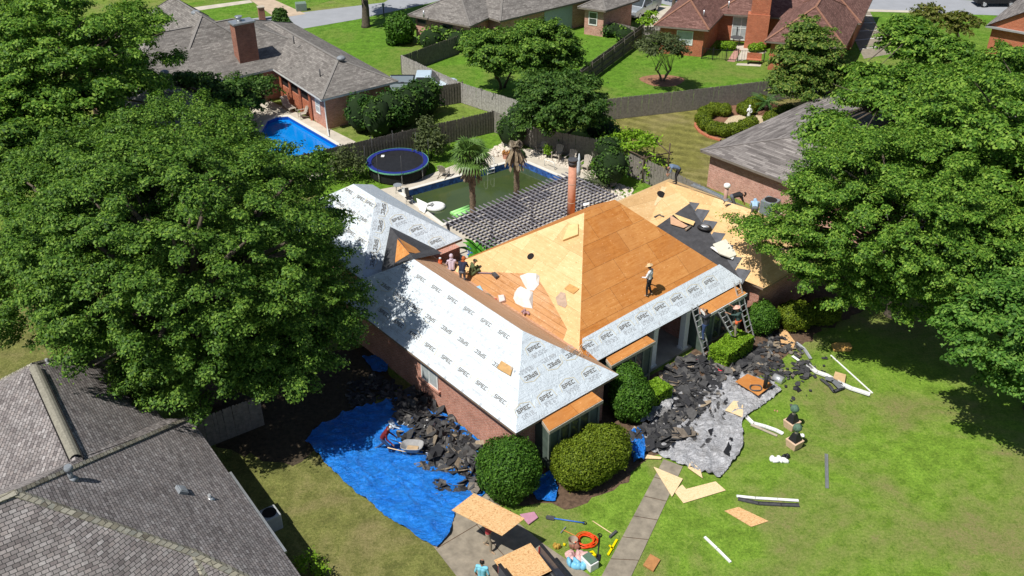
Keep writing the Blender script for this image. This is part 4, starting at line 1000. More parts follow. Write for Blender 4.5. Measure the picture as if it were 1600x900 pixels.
# ---- shrubs
def shrub(kind,label,masses,leafm,leaf=.07,dens=420,cr=.35,seed=1,group=None,cat='shrub',core=True,shell=None,base=None):
    cx=sum(m_[0][0] for m_ in masses)/len(masses);cy=sum(m_[0][1] for m_ in masses)/len(masses)
    t=thing(kind,label,cat,base or (cx,cy,0),group)
    rng=np.random.default_rng(seed)
    if shell:  # clipped: even leafy skin over a rounded body
        Cs=[];Ns=[]
        for c,r in masses:
            c=np.array(c); r=np.array(r if hasattr(r,'__len__') else (r,r,r)); area=4*math.pi*(r[0]*r[1]+r[0]*r[2]+r[1]*r[2])/3
            n=int(area*shell); q=rng.normal(size=(n,3)); q/=np.linalg.norm(q,axis=1)[:,None]
            ph=rng.uniform(0,6.28,3)
            lump=1+.075*np.sin(q[:,0]*5+ph[0])*np.sin(q[:,1]*4+ph[1])+.05*np.sin(q[:,2]*9+q[:,0]*7+ph[2])
            jj=rng.uniform(.86,1.05,n); jj[rng.random(n)<.03]*=1.09; P=c+q*r*(lump*jj)[:,None]
            keep=np.ones(n,bool)
            for c2,r2 in masses:
                c2=np.array(c2); r2=np.array(r2 if hasattr(r2,'__len__') else (r2,r2,r2))
                if np.allclose(c2,c): continue
                keep&=(((P-c2)/(r2*.85))**2).sum(1)>1
            keep&=P[:,2]>.02
            P=P[keep]; q=q[keep]; N=q/r; N/=np.linalg.norm(N,axis=1)[:,None]; N=N+rng.normal(size=N.shape)*.5; N/=np.linalg.norm(N,axis=1)[:,None]
            Cs.append(P);Ns.append(N)
        C=np.vstack(Cs);N=np.vstack(Ns)
    else:
        cl=clumps(masses,cr,rng,.25,-.5); Cs=[];Ns=[]
        for c,r,d in cl:
            n=max(10,int(dens*r*r)); q=rng.normal(size=(n,3)); q/=np.linalg.norm(q,axis=1)[:,None]; P=c+q*r*rng.uniform(.4,1.05,n)[:,None]
            P[:,2]=np.maximum(P[:,2],.03); N=q*.6+np.array([0,0,.6])+rng.normal(size=(n,3))*.5; N/=np.linalg.norm(N,axis=1)[:,None]; Cs.append(P);Ns.append(N)
        C=np.vstack(Cs);N=np.vstack(Ns)
    ex=None
    leaf_mesh('foliage',C,N,leaf,leafm,rng,t)
    m=MB()
    for c,r in masses:
        r=r if hasattr(r,'__len__') else (r,r,r)
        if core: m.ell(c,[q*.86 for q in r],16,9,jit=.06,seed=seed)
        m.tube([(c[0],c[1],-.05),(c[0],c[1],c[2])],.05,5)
    m.build('stem',MATS['leaf_core'],t)  # stalks plus hidden dark core solids, added to fill out the foliage
    return t
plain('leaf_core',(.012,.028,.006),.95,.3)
def gm(x,y,r,z=None): p=at(x,y,0); r=r if hasattr(r,'__len__') else (r,r,r); return ((p.x,p.y,r[2]*.9 if z is None else z),r)
shrub('round_shrub','clipped dark green ball shrub by the front corner of the brick wing',[gm(795,768,(1.32,1.3,1.4),1.25)],LF_g,.055,shell=900,seed=31)
p=at(925,745,0)
hv=HU
shrub('clipped_hedge','long rounded olive yellow hedge in front of the first bay window',[((p.x+hv.x*k*.8-.05,p.y+hv.y*k*.8+.25,.95),(1.15,1.12,1.0)) for k in (-.95,-.3,.35,1.0)],LF_f,.05,shell=1000,seed=32)
shrub('round_shrub','dark bushy shrub beside the second bay, left of the lime green one',[gm(983,650,(1.0,1.0,1.1),1.05),gm(975,628,(.8,.8,.9),1.3)],LF_g,.06,dens=900,cr=.3,seed=33,shell=800)
def boxhedge(label,px,size,mat,rot,seed,h):
    p=at(px[0],px[1],0); t=thing('clipped_hedge',label,'shrub',p); rng=np.random.default_rng(seed)
    n=int((size[0]*size[1]+2*h*(size[0]+size[1]))*700); Cs=[];Ns=[]
    P=rng.uniform(-1,1,(n,3)); ax=rng.choice(3,n,p=[.28,.22,.5]); sg=np.where(rng.random(n)<.5,-1.0,1.0)
    for i in range(3):
        k=ax==i; P[k,i]=sg[k]*rng.uniform(.92,1.05,k.sum())
    k=(ax==2); P[k,2]=np.abs(P[k,2])
    Nn=np.zeros((n,3)); Nn[np.arange(n),ax]=np.sign(P[np.arange(n),ax]); Nn+=rng.normal(size=(n,3))*.5; Nn/=np.linalg.norm(Nn,axis=1)[:,None]
    P*=np.array([size[0]/2,size[1]/2,h/2]); P[:,2]+=h/2; P[:,2]+=.05*np.sin(P[:,0]*4)
    c,s=math.cos(rot),math.sin(rot); Rm=np.array([[c,-s,0],[s,c,0],[0,0,1]]); P=P@Rm.T+np.array([p.x,p.y,0]); Nn=Nn@Rm.T
    leaf_mesh('foliage',P,Nn,.055,mat,rng,t)
    m=MB(); m.box((p.x,p.y,h*.46),(size[0]*.9,size[1]*.9,h*.88),rot=rot); m.build('stem',MATS['leaf_core'],t,fix=True)  # hidden dark box added behind the leaves to make the hedge dense
    return t
boxhedge('lime green flat topped hedge between the second bay and the torn shingles',(1018,632),(1.7,.95),LF_e,HT,34,.95)
boxhedge('lime green flat topped hedge under the ladders by the porch',(1140,558),(2.4,1.1),LF_e,HT+.1,35,1.0)
shrub('round_shrub','clipped ball shrub right of the tall ladder, at the wing corner',[gm(1187,517,(.85,.85,.85),.85)],LF_g,.055,shell=850,seed=36)
shrub('round_shrub','low mottled ball shrub, left one of the two in front of the green panels',[gm(1240,510,(.95,.9,.75),.7)],LF_f,.055,shell=750,seed=37,group=None)
shrub('round_shrub','low mottled ball shrub on the right, half in the shade of the big tree',[gm(1283,502,(.9,.8,.7),.62)],LF_f,.055,shell=750,seed=38)
shrub('loose_shrub','yellow green seedling bush at the bottom beside the near roof',[gm(487,893,(.65,.6,.5)),gm(503,905,(.5,.5,.45))],LF_e,.06,dens=260,cr=.25,seed=39,core=False)
# far shrubs
shrub('round_shrub','tall clipped dark bush at the corner of the grey roofed brick house',[gm(626,68,(1.4,1.4,1.4),1.5)],LF_g,.12,shell=170,seed=41)
shrub('round_shrub','small low ball bush, left of two at the foot of the tall clipped bush',[gm(614,70,(.62,.6,.45))],LF_g,.10,shell=180,seed=42)
shrub('round_shrub','small low ball bush, right of two at the foot of the tall clipped bush',[gm(636,67,(.6,.6,.42))],LF_g,.10,shell=180,seed=43)
shrub('hedge','leafy light green hedge along the brick wall of the grey roofed house',[gm(675,80,(1.3,1.2,1.2)),gm(698,74,(1.4,1.2,1.2)),gm(718,80,(1.3,1.2,1.1)),gm(740,78,(1.6,1.4,1.2))],LF_b,.14,dens=170,cr=.5,seed=44)
shrub('cone_topiary','dark clipped cone bush at the street edge behind the long grey roof',[gm(442,62,(1.15,1.1,1.3),1.0),gm(442,60,(.75,.75,1.0),1.9)],LF_c,.12,shell=200,seed=45)
hx=[(566,206,1.25),(592,214,1.2),(612,203,1.4),(633,199,1.35),(652,186,1.3),(668,180,1.2)]
for k,(x,y,r) in enumerate(hx):
    shrub('tall_shrub',['leftmost tall leafy shrub by the brick wall with the meter','tall leafy shrub, second from the brick wall','tall leafy shrub in the middle of the shrub row, behind the second one','tall leafy shrub, third from the right in the row beside the pale pickup','tall leafy shrub, second from the right in the shrub row','rightmost tall leafy shrub of the row, nearest the dark gate fence'][k],[gm(x,y,(r,r,1.7),1.55)],LF_c if k%2 else leafmat('leaf_row',(.012,.042,.008),(.04,.105,.018),(.09,.18,.035)) if 'leaf_row' not in MATS else MATS['leaf_row'],.13,dens=200,cr=.45,seed=50+k,group='tall shrubs in a row by the pool house')
shrub('loose_shrub','thin yellowish bush between the dark fence and the trampoline, right side',[gm(674,248,(1.35,1.3,1.2),1.4),gm(668,236,(.9,.9,.8),2.0)],LF_i,.11,dens=170,cr=.4,seed=61,core=False)
shrub('loose_shrub','thin feathery bush left of the trampoline on red mulch',[gm(546,282,(1.4,1.3,1.3),1.2)],LF_i,.10,dens=150,cr=.4,seed=62,core=False)
shrub('loose_shrub','thin leafy bush at the blue pool corner, beside the big tree crown',[gm(505,278,(1.2,1.2,1.2),1.2)],LF_a,.11,dens=160,cr=.4,seed=63,core=False)
shrub('round_shrub','glossy dark bush left of the four pool chairs, below the broad dark tree',[gm(800,228,(1.25,1.2,1.3),1.25),gm(812,212,(1.1,1.1,1.0),1.6)],LF_c,.10,dens=260,cr=.4,seed=64)
shrub('round_shrub','dark rounded bush against the fence above the sago palm',[gm(952,292,(1.3,1.2,1.3),1.5),gm(946,280,(.95,.9,.8),2.4)],LF_c,.10,dens=280,cr=.35,seed=65)
shrub('loose_shrub','low bright green bush beyond the fence, beside the grape arbor',[gm(938,217,(1.3,1.2,.9)),gm(955,222,(.9,.9,.7))],LF_b,.12,dens=180,cr=.35,seed=66)
shrub('round_shrub','grey green bush by the low brown fence of the grey roofed house',[gm(957,57,(1.2,.8,.7))],LF_c,.12,dens=160,cr=.4,seed=67)
shrub('round_shrub','low bush in the corner where the long post fence begins',[gm(975,66,(1.0,.9,.8))],LF_a,.12,dens=160,cr=.4,seed=68)
shrub('clipped_hedge','small box hedge on the left of the red house courtyard',[gm(1131,78,(.75,.45,.42)),gm(1140,78,(.6,.45,.42))],LF_e,.09,shell=220,seed=69)
shrub('clipped_hedge','small box hedge on the right of the red house courtyard',[gm(1178,81,(.6,.45,.42)),gm(1187,80,(.5,.45,.42))],LF_e,.09,shell=220,seed=70)
shrub('small_plant','young green plant climbing between two pool chairs at the fence',[gm(855,247,(.35,.35,.6),.6)],LF_e,.09,dens=400,cr=.22,seed=71,core=False)
shrub('small_plant','low green plant by the terracotta pot at the pool corner',[gm(810,247,(.6,.5,.35))],LF_a,.09,dens=300,cr=.25,seed=72)
# ring hedge garden
pc=at(1140,190,0)
cx,cy=pc.x,pc.y
def arc(x,y,rr=.62): q=at(x,y,0); return ((q.x,q.y,.45),(rr,rr,.52))
shrub('clipped_hedge','curved low olive hedge, c shaped, inside the brick edged bed',[arc(*q) for q in ((1130,180),(1115,179),(1102,184),(1097,193),(1102,202),(1115,209),(1130,212),(1145,211),(1160,207),(1172,201))],LF_f,.055,shell=560,seed=73)
shrub('clipped_hedge','short olive mound hedge behind the white garden statue',[arc(1165,178,.75),arc(1176,170,.7),arc(1190,167,.6)],LF_f,.055,shell=560,seed=74)
shrub('clipped_hedge','olive mound hedge touching the roof edge of the pink brick house',[arc(1205,193,.7),arc(1216,188,.75),arc(1228,182,.75)],LF_f,.055,shell=560,seed=75)
poly_sheet('garden_bed',[tuple(at(x,y,0)[:2]) for x,y in ((1090,190),(1100,176),(1130,165),(1170,155),(1230,165),(1245,190),(1190,205),(1150,218),(1110,214))],.012,plain('bed_mulch',(.20,.10,.06),.95,.35,3))
poly_sheet('garden_gravel',[tuple(at(x,y,0)[:2]) for x,y in ((1128,196),(1140,182),(1170,178),(1195,182),(1200,194),(1170,206),(1140,206))],.018,plain('tan_gravel',(.50,.40,.26),.95,.35,9,bump=.8))
m=MB(); pp=[at(x,y,.05) for x,y in ((1096,178),(1088,187),(1087,197),(1094,206),(1108,214),(1126,219))]
for a,b in zip(pp[:-1],pp[1:]): m.bar(a,b,.24,.14,Z)
tag(m.build('garden_edging',M_bricko,fix=True),'curved red brick edging around the ring hedge bed','edging')
# fronds: sagos and palms
def frond(m,base,az,L,lift,droop,n=12,w=.28):
    d=Vector((math.cos(az),math.sin(az),0)); p=Vector(base); pts=[]
    for k in range(n+1):
        t=k/n; pts.append(p+d*L*t*math.cos(lift*.6)+Z*(L*(math.sin(lift)*t-droop*t*t)))
    s=Vector((-d.y,d.x,0))
    for k in range(1,n):
        t=k/n; ll=w*math.sin(math.pi*min(1,t*.9+.12))*1.5
        for sg in(-1,1):
            a=pts[k];b=pts[k]+(pts[k+1]-pts[k])*.45; tip=a+s*sg*ll+(pts[k+1]-pts[k]).normalized()*ll*.5-Z*ll*.25
            m.face(a,b,tip)
    m.tube(pts,[.018]*(n)+[.006],4)
def sago(label,px,r=1.1,n=26,h=.35,seed=1,leafc=(.04,.10,.02)):
    p=at(px[0],px[1],0); t=thing('sago_palm',label,'palm',p); rg=random.Random(seed)
    m=MB()
    for k in range(n): frond(m,p+Z*h,k*2.4,r*rg.uniform(.8,1.1),rg.uniform(.2,1.1),rg.uniform(.35,.6),10,.16)
    m.build('fronds',plain('sago_green_%d'%seed,leafc,.5,.4,5),t)
    m=MB(); m.tube([p,p+Z*h],[.2,.17],9); m.build('trunk',M_bark,t)
sago('dark sago palm with drooping brown fronds on white gravel by the fence',(925,296),1.25,30,.5,81,(.05,.07,.025))
sago('bright sago palm in the ring hedge garden beside the statue',(1197,172),1.7,30,.6,82,(.06,.14,.03))
def fan_palm(label,base,top_px,h,live=True,seed=1):
    b=Vector(base); t=thing('fan_palm',label,'palm',b); rg=random.Random(seed); m=MB()
    n=22; pts=[];rs=[]
    for k in range(n+1):
        z=h*k/n; pts.append(b+Vector((.08*math.sin(z),.05*math.cos(z*.8),z))); rs.append((.20 if k%2 else .165)*(1.15-.25*k/n))
    m.tube(pts,rs,10); m.build('trunk',plain('palm_trunk',(.17,.125,.085),.95,.45,9,bump=.8),t)
    # hanging dead thatch
    m=MB()
    for k in range(70 if live else 46):
        a=rg.uniform(0,6.28); z=h-rg.uniform(-.1,.9 if live else .6); r=.2; L=rg.uniform(.5,1.1 if live else .95); sp=rg.uniform(.15,.55)
        p=b+Vector((math.cos(a)*r,math.sin(a)*r,z)); q=p+Vector((math.cos(a)*sp,math.sin(a)*sp,-L)); s=Vector((-math.sin(a),math.cos(a),0))*.10
        m.face(p-s*.4,p+s*.4,q+s,q+s*.3-Z*.15,q-s)
    m.build('dead_fronds',plain('thatch',(.26,.20,.13),.95,.4,8),t)
    m=MB(); N_=30 if live else 6
    for k in range(N_):
        az=k*2.399; lift=rg.uniform(-.5,1.25) if live else rg.uniform(.5,1.2); Ls=rg.uniform(.5,.75)*(1 if live else .4)
        d=Vector((math.cos(az)*math.cos(lift),math.sin(az)*math.cos(lift),math.sin(lift))); hub=b+Z*(h+.05)+d*Ls
        m.bar(b+Z*h,hub,.03,.02)
        s=Vector((-math.sin(az),math.cos(az),0)); up=s.cross(d); nb=17; RR=rg.uniform(.75,1.0)*(1 if live else .45)
        for j in range(nb):
            an=R(-125+250*j/(nb-1)); dr=d*math.cos(an)+s*math.sin(an); e=hub+dr*RR-Z*.22*RR*(1+abs(math.sin(an))) ; mid=hub+dr*RR*.55-up*.03; w=s*math.cos(an)-d*math.sin(an); w=w*.055
            m.face(hub,mid-w,e,mid+w)
    m.build('fronds',plain('palm_green' if live else 'palm_brown',(.085,.16,.030) if live else (.20,.16,.11),.45,.4,4),t)
p1_=at(740,331,0);p2_=at(803,306,0)
fan_palm('live fan palm with green crown and shaggy trunk beside the green pool',W(13.2,19.5,0),None,4.6,True,91)
fan_palm('dying fan palm with bare grey drooping fronds, right of the green one',W(16.9,19.55,0),None,4.1,False,92)
# ---------------------------------------------------------------- backyard things
from mathutils import noise as mnoise
from mathutils.geometry import delaunay_2d_cdt
def inpoly(x,y,P):
    c=False;n=len(P)
    for i in range(n):
        x1,y1=P[i][0],P[i][1];x2,y2=P[(i+1)%n][0],P[(i+1)%n][1]
        if (y1>y)!=(y2>y) and x<(x2-x1)*(y-y1)/(y2-y1)+x1: c=not c
    return c
def cloth(name,poly,step,zf,mat,parent=None,rag=.0,seed=1,base=0.0):
    rg=random.Random(seed); P=[]
    n=len(poly)
    for i in range(n):
        a=Vector(poly[i][:2]);b=Vector(poly[(i+1)%n][:2]); k=max(1,int((b-a).length/step))
        for j in range(k):
            q=a.lerp(b,j/k); P.append((q.x+rg.uniform(-rag,rag),q.y+rg.uniform(-rag,rag)))
    nb=len(P); xs=[p[0] for p in P];ys=[p[1] for p in P]
    pts=[Vector(p) for p in P]; x=min(xs)
    while x<max(xs):
        y=min(ys)
        while y<max(ys):
            qx=x+rg.uniform(-.25,.25)*step;qy=y+rg.uniform(-.25,.25)*step
            if inpoly(qx,qy,P): pts.append(Vector((qx,qy)))
            y+=step
        x+=step
    vs,es,fs,_,_,_=delaunay_2d_cdt(pts,[],[list(range(nb))],1,1e-4)
    m=MB(); m.add([(v.x,v.y,base+zf(v.x,v.y)) for v in vs],[f if newell([Vector((vs[i].x,vs[i].y,0)) for i in f]).z>0 else f[::-1] for f in fs],True)
    return m.build(name,mat,parent)
def ridged(x,y,sc,sd,st=1.0,ang=0.0):
    c,s=math.cos(ang),math.sin(ang); X=(x*c+y*s)*sc; Y=(-x*s+y*c)*sc*st
    w=mnoise.noise((X*.5+sd,Y*.5,sd))*1.5
    return 1-abs(mnoise.noise((X+w,Y+w,sd*3.1)))*2.2
# trampoline
tc=at(621,262,0); tc=at(621,252,.9); tc=Vector((tc.x,tc.y,0)); TR=2.12
t=thing('trampoline','round trampoline with blue pad, green rim and tall net poles on the grass','trampoline',tc)
def ring(m,c,r0,r1,z0,z1,n=40):
    vs=[]
    for k in range(n):
        a=2*math.pi*k/n; d=Vector((math.cos(a),math.sin(a),0)); vs+= [c+d*r0+Z*z0,c+d*r1+Z*z0,c+d*r1+Z*z1,c+d*r0+Z*z1]
    fs=[]
    for k in range(n):
        j=(k+1)%n
        for q in range(4): fs.append((k*4+q,j*4+q,j*4+(q+1)%4,k*4+(q+1)%4))
    m.add(vs,fs)
m=MB(); m.face(*[tc+Vector((math.cos(k*math.pi/20),math.sin(k*math.pi/20),0))*(TR-.28)+Z*.90 for k in range(40)]); m.build('jumping_mat',M_black,t)
m=MB(); ring(m,tc,TR-.3,TR+.02,.905,.945); m.build('spring_pad',plain('pad_blue',(.018,.028,.19),.5,.2),t,fix=True)
m=MB(); ring(m,tc,TR+.021,TR+.05,.86,.95); m.build('rim',plain('rim_green',(.14,.40,.24),.5,.1),t,fix=True)
m=MB(); ring(m,tc,TR-.12,TR-.11,.10,.86); m.build('under_shade_ring',plain('shade_ring_black',(.012,.014,.012),.9,.2),t,fix=True)  # dark ring added to stand for the shadow beneath the mat
for k in range(8):
    a=2*math.pi*(k+.3)/8; d=Vector((math.cos(a),math.sin(a),0)); m=MB(); m.tube([tc+d*(TR+.0),tc+d*(TR+.0)+Z*.9],.025,6); m.build('leg',M_alu,t)
    m=MB(); m.tube([tc+d*(TR+.08)+Z*.3,tc+d*(TR+.09)+Z*2.3],.018,6); m.build('net_pole',M_dgrey,t)
m=MB(); p=at(598,244,.95); m.box(p+Z*.01,(.22,.34,.02)); tag(m.build('paper_sheet',M_white,None,loc=p),'small white sheet lying on the black trampoline mat','paper')
# pergola
PU0,PU1,PV0,PV1=9.25,19.3,12.75,17.05
M_perg=plain('pergola_wood',(.135,.13,.15),.85,.35,5,c2=(.21,.20,.22))
t=thing('pergola','flat blue grey lattice pergola between the plywood roof and the green pool','pergola',W(14.3,15,0))
n=0; v=PV0+.1
while v<PV1:
    m=MB(); m.bar(W(PU0-.1,v,2.45),W(PU1+.1,v,2.45),.042,.12,Z); m.build('rafter',M_perg,t,fix=True); v+=.30
u=PU0
while u<=PU1+.01:
    m=MB(); m.bar(W(u,PV0-.12,2.54),W(u,PV1+.15,2.54),.07,.045,Z); m.build('slat',M_perg,t,fix=True); u+=.34
for u in (9.4,12.7,16,19.2):
    m=MB(); m.bar(W(u,16.9,0),W(u,16.9,2.38),.12,.12,HU); m.build('post',M_perg,t,fix=True)
m=MB(); m.bar(W(PU0,16.9,2.3),W(PU1,16.9,2.3),.10,.16,Z); m.build('beam',M_perg,t,fix=True)
# chairs at the pool
M_taupe=plain('taupe_resin',(.42,.37,.31),.6,.12)
def adirondack():
    t=thing('patio_chair','x','chair')
    m=MB(); m.box((0,.0,.36),(.52,.50,.03)); m.build('seat',M_taupe,t,fix=True)
    m=MB()
    for k in range(5):
        x=-.22+.11*k; h=.78+.12*math.cos((k-2)*.7)
        m.bar(Vector((x*.8,-.22,.34)),Vector((x*1.15,-.50,.34+h*.75)),.095,.02,Vector((0,1,0)))
    m.build('backrest',M_taupe,t,fix=True)
    for s in(-1,1):
        m=MB(); m.bar((s*.30,-.35,.58),(s*.32,.32,.58),.10,.025); m.build('armrest',M_taupe,t,fix=True)
        m=MB(); m.bar((s*.29,.25,0),(s*.29,.25,.57),.06,.03,Vector((0,1,0))); m.build('leg',M_taupe,t,fix=True)
        m=MB(); m.bar((s*.27,.28,.33),(s*.27,-.6,.02),.03,.10,Z); m.build('leg',M_taupe,t,fix=True)
    return t
ch0=adirondack(); labs=['taupe patio chair by the fence, leftmost of four, nearest the glossy dark bush','taupe patio chair by the fence, second from the dark bush','taupe patio chair by the fence, third of four along the pool','taupe patio chair by the fence, closest to the closed umbrella']
for k,(x,y) in enumerate(((846,240),(870,249),(891,257),(914,266))):
    c=ch0 if k==0 else copy_tree(ch0); c.location=at(x,y,0); c.rotation_euler=(0,0,R(150)); c['label']=labs[k]; c['group']='patio chairs along the pool fence'
c=copy_tree(ch0); c.location=at(694,275,.03); c.rotation_euler=(0,0,R(-20)); c['label']='taupe patio chair standing alone between the trampoline and the pool'
if 'group' in c: del c['group']
c.name='patio_chair'
# closed umbrella
p=at(903,290,0); t=thing('patio_umbrella','closed pale grey patio umbrella by the pool corner','umbrella',p)
m=MB(); m.tube([p,p+Z*2.4],.022,6); m.build('pole',M_alu,t)
m=MB(); m.tube([p+Z*.8,p+Z*1.2,p+Z*1.9,p+Z*2.35],[.13,.15,.10,.03],8); m.build('canopy',plain('pale_canvas',(.50,.54,.58),.8,.15),t)
m=MB(); m.tube([p,p+Z*.1],[.28,.25],12); m.build('base',M_dgrey,t)
def bucket(label,px,col,r=.16,h=.32,z=0,name='bucket'):
    p=at(px[0],px[1],z); t=thing(name,label,'bucket' if name=='bucket' else 'flower pot',p); m=MB(); m.tube([p,p+Z*h],[r*.8,r],14,cap=False); m.tube([p+Z*.01,p+Z*.02],r*.78,14); m.build('body',col,t)
    return t,p
bucket('white plastic bucket on the deck at the near corner of the green pool',(632,302),M_white,.17,.36,.03)
tp,p=bucket('terracotta pot with orange flowers at the far corner of the green pool',(791,247),M_clay,.30,.38,.03,'flower_pot')
m=MB(); rg=random.Random(5)
for k in range(30): m.ell(p+Vector((rg.uniform(-.25,.25),rg.uniform(-.25,.25),.38+rg.uniform(0,.15))),.06,6,4)
m.build('plant',plain('orange_bloom',(.35,.16,.04),.8,.5),tp)
m=MB(); q=at(803,246,.03); m.tube([q,q+Z*.15,q+Z*.5],[.16,.05,.04],8); m.ell(q+Z*.6,(.14,.14,.12),8,6); tag(m.build('garden_ornament',M_lead,None,loc=q),'small grey bird bath ornament beside the terracotta pot','ornament')
# garden statue
q=at(1168,194,0); t=thing('garden_statue','white garden statue of a standing figure in the gravel of the ring hedge','statue',q)
m=MB(); m.tube([q,q+Z*.1,q+Z*.4,q+Z*.45],[.22,.2,.13,.19],10); m.build('plinth',M_lead,t)
m=MB(); m.tube([q+Z*.45,q+Z*.75,q+Z*1.0,q+Z*1.25,q+Z*1.38],[.14,.13,.11,.15,.05],10); m.ell(q+Z*1.48,(.085,.09,.11),10,8); m.tube([q+Vector((.13,0,1.28)),q+Vector((.2,-.05,1.05)),q+Vector((.08,-.15,1.0))],.04,6); m.tube([q+Vector((-.13,0,1.28)),q+Vector((-.19,-.05,1.05)),q+Vector((-.1,-.12,1.2))],.04,6); m.build('figure',M_white,t)
# pool furniture
q0=at(766,262,.03); t=thing('pool_ladder','white pool ladder with curved rails on the far pool edge','ladder',q0)
dv=(Vector((*PW[1],0))-Vector((*PW[0],0))).normalized(); nv=Vector((dv.y,-dv.x,0))
for s in(-1,1):
    b=q0+dv*s*.28-nv*.4; m=MB(); m.tube([b,b+Z*.6,b+Z*.75+nv*.2,b+Z*.6+nv*.45,b+nv*.5-Z*.4,b+nv*.5-Z*.8],.028,7); m.build('rail',M_white,t)
for k in range(3):
    b=q0+nv*.1; m=MB(); m.bar(b-dv*.28-Z*(.1+.25*k),b+dv*.28-Z*(.1+.25*k),.1,.04); m.build('tread',M_white,t,fix=True)
q0=at(851,259,.03); m=MB(); dv2=(Vector((*PW[2],0))-Vector((*PW[1],0))).normalized()
m.tube([q0,q0+Z*.5,q0+Z*.55+dv2*.9,q0+dv2*1.0],.03,6); tag(m.build('grab_rail',M_white,None,loc=q0),'white grab rail on the deck along the right side of the green pool','rail')
# inflatables
zw=-.42
q=at(681,324,zw); m=MB()
for k in range(20):
    pass
pts=[q+Vector((math.cos(a)*.50,math.sin(a)*.42,.05)) for a in [2*math.pi*k/20 for k in range(21)]]; m.tube(pts,.17,8); m.face(*[p_ for p_ in pts[:-1]]); tag(m.build('pool_float',M_white,None,loc=q),'round white pool float drifting on the green water','pool float')
q=at(657,331,.03); t=thing('pool_float','x','pool float',q); t['label']='white folded inflatable hanging over the near edge of the green pool'
m=MB(); a,b,c_,d_=at(650,309,.65),at(669,318,.5),at(663,333,.1),at(655,328,.15); m.slab([a,b,c_,d_],.1); m.build('sheet',M_white,t,fix=True,bevel=.03)
m=MB(); m.tube([at(668,320,-.1),at(676,318,-.25)],.07,8); m.build('arm',M_white,t)
q=at(727,334,zw); m=MB(); dd_=HU*.75
for k in range(3): m.tube([q-dd_+HV*.28*k+Z*.06,q+dd_+HV*.28*k+Z*.06],.12,8)
tag(m.build('pool_float',plain('float_green',(.35,.75,.25),.4,.1),None,loc=q),'light green inflatable mat floating by the pergola','pool float')
# side items by the small end of the pool
q=at(622,300,.03); t=thing('side_table','thin glass topped side table left of the white bucket','table',q)
m=MB(); m.tube([q+Z*.52,q+Z*.54],.3,16); m.build('table_top',M_lead,t)
for k in range(3):
    a=k*2.1; m=MB(); m.tube([q+Vector((math.cos(a)*.25,math.sin(a)*.25,0)),q+Vector((math.cos(a)*.18,math.sin(a)*.18,.52))],.015,5); m.build('leg',M_lead,t)
q=at(640,318,.03); t=thing('folding_chair','dark folding chair at the roof edge beside the white inflatable','chair',q)
m=MB(); m.box(q+Z*.42,(.45,.45,.03),rot=.5); m.build('seat',M_black,t,fix=True)
m=MB(); m.bar(q+Vector((-.1,.2,.42)),q+Vector((-.2,.42,.95)),.45,.03,HU); m.build('backrest',M_black,t,fix=True)
for sx in(-1,1):
    for sy in (-1,1): m=MB(); m.tube([q+Vector((sx*.2,sy*.2,0)),q+Vector((sx*.2,sy*.2,.42))],.015,5); m.build('leg',M_metal,t)
# patio chair in blue stripes and banana plant in the courtyard
q=at(738,403,0); q=Vector((*at(738,392,.7)[:2],.03)); t=thing('folding_chair','blue and white striped camp chair in the dark gap by the pergola','chair',q)
for k in range(6):
    pass
m=MB(); m.bar(q+Z*.45+HV*.2,q+Z*1.05+HV*.38,.5,.03,HU); m.build('backrest',plain('stripe_blue',(.02,.12,.45),.7,.2),t,fix=True)
m=MB(); m.box(q+Z*.42,(.5,.45,.03),rot=HT); m.build('seat',MATS['stripe_blue'],t,fix=True)
st=MB()
for k in range(3):
    o=HU*(-.16+.16*k); st.bar(q+Z*.47+HV*.185+o,q+Z*1.05+HV*.36+o,.05,.035,HU)
st.build('stripe',M_white,t.children[0],fix=True)
for sx in(-1,1):
    m=MB(); m.tube([q+HU*sx*.24,q+HU*sx*.24+Z*.42+HV*.1],.02,5); m.build('leg',M_black,t)
q=Vector((*at(752,405,.8)[:2],0)); t=thing('banana_plant','bright green banana plant with broad leaves behind the seated roofers','plant',q); m=MB(); rg=random.Random(3)
for k in range(11):
    az=k*2.4; d=Vector((math.cos(az),math.sin(az),0)); s=Vector((-d.y,d.x,0)); L=rg.uniform(1.0,1.6); w=.2; pr=None
    for j in range(7):
        tt=j/6; c_=q+Z*(.9+1.2*math.sin(tt*1.9)*.7)+d*L*tt; ww=w*math.sin(math.pi*(tt*.9+.07)); cur=(c_-s*ww-Z*.05,c_,c_+s*ww-Z*.05)
        if pr: m.face(pr[0],pr[1],cur[1],cur[0]); m.face(pr[1],pr[2],cur[2],cur[1])
        pr=cur
m.build('leaves',plain('banana_green',(.07,.26,.02),.4,.2,3),t)
m=MB(); m.tube([q,q+Z*1.0],[.10,.07],8); m.build('trunk',MATS['banana_green'],t)
# white gravel by the fence
M_rock=plain('white_rock',(.62,.55,.46),.9,.3,10,bump=.9)
def rocks(name,label,poly,n,seed,r=(.05,.14)):
    m=MB(); rg=random.Random(seed); xs=[p[0] for p in poly];ys=[p[1] for p in poly]; k=0
    while k<n:
        x=rg.uniform(min(xs),max(xs));y=rg.uniform(min(ys),max(ys))
        if not inpoly(x,y,poly): continue
        s=rg.uniform(*r); m.ell((x,y,s*.3),(s,s*rg.uniform(.6,1),s*.6),6,4,M=Matrix.Rotation(rg.uniform(0,3),3,'Z'),jit=.2,seed=k); k+=1
    o=m.build(name,M_rock); o['kind']='stuff'; o['label']=label; return o
rocks('gravel','white rocks',[tuple(at(*q,0)[:2]) for q in ((828,236),(850,238),(945,268),(935,280),(880,262),(835,246))],330,1)
rocks('gravel','white rocks',[tuple(at(*q,0)[:2]) for q in ((925,300),(960,286),(990,296),(985,312),(950,318))],260,2)
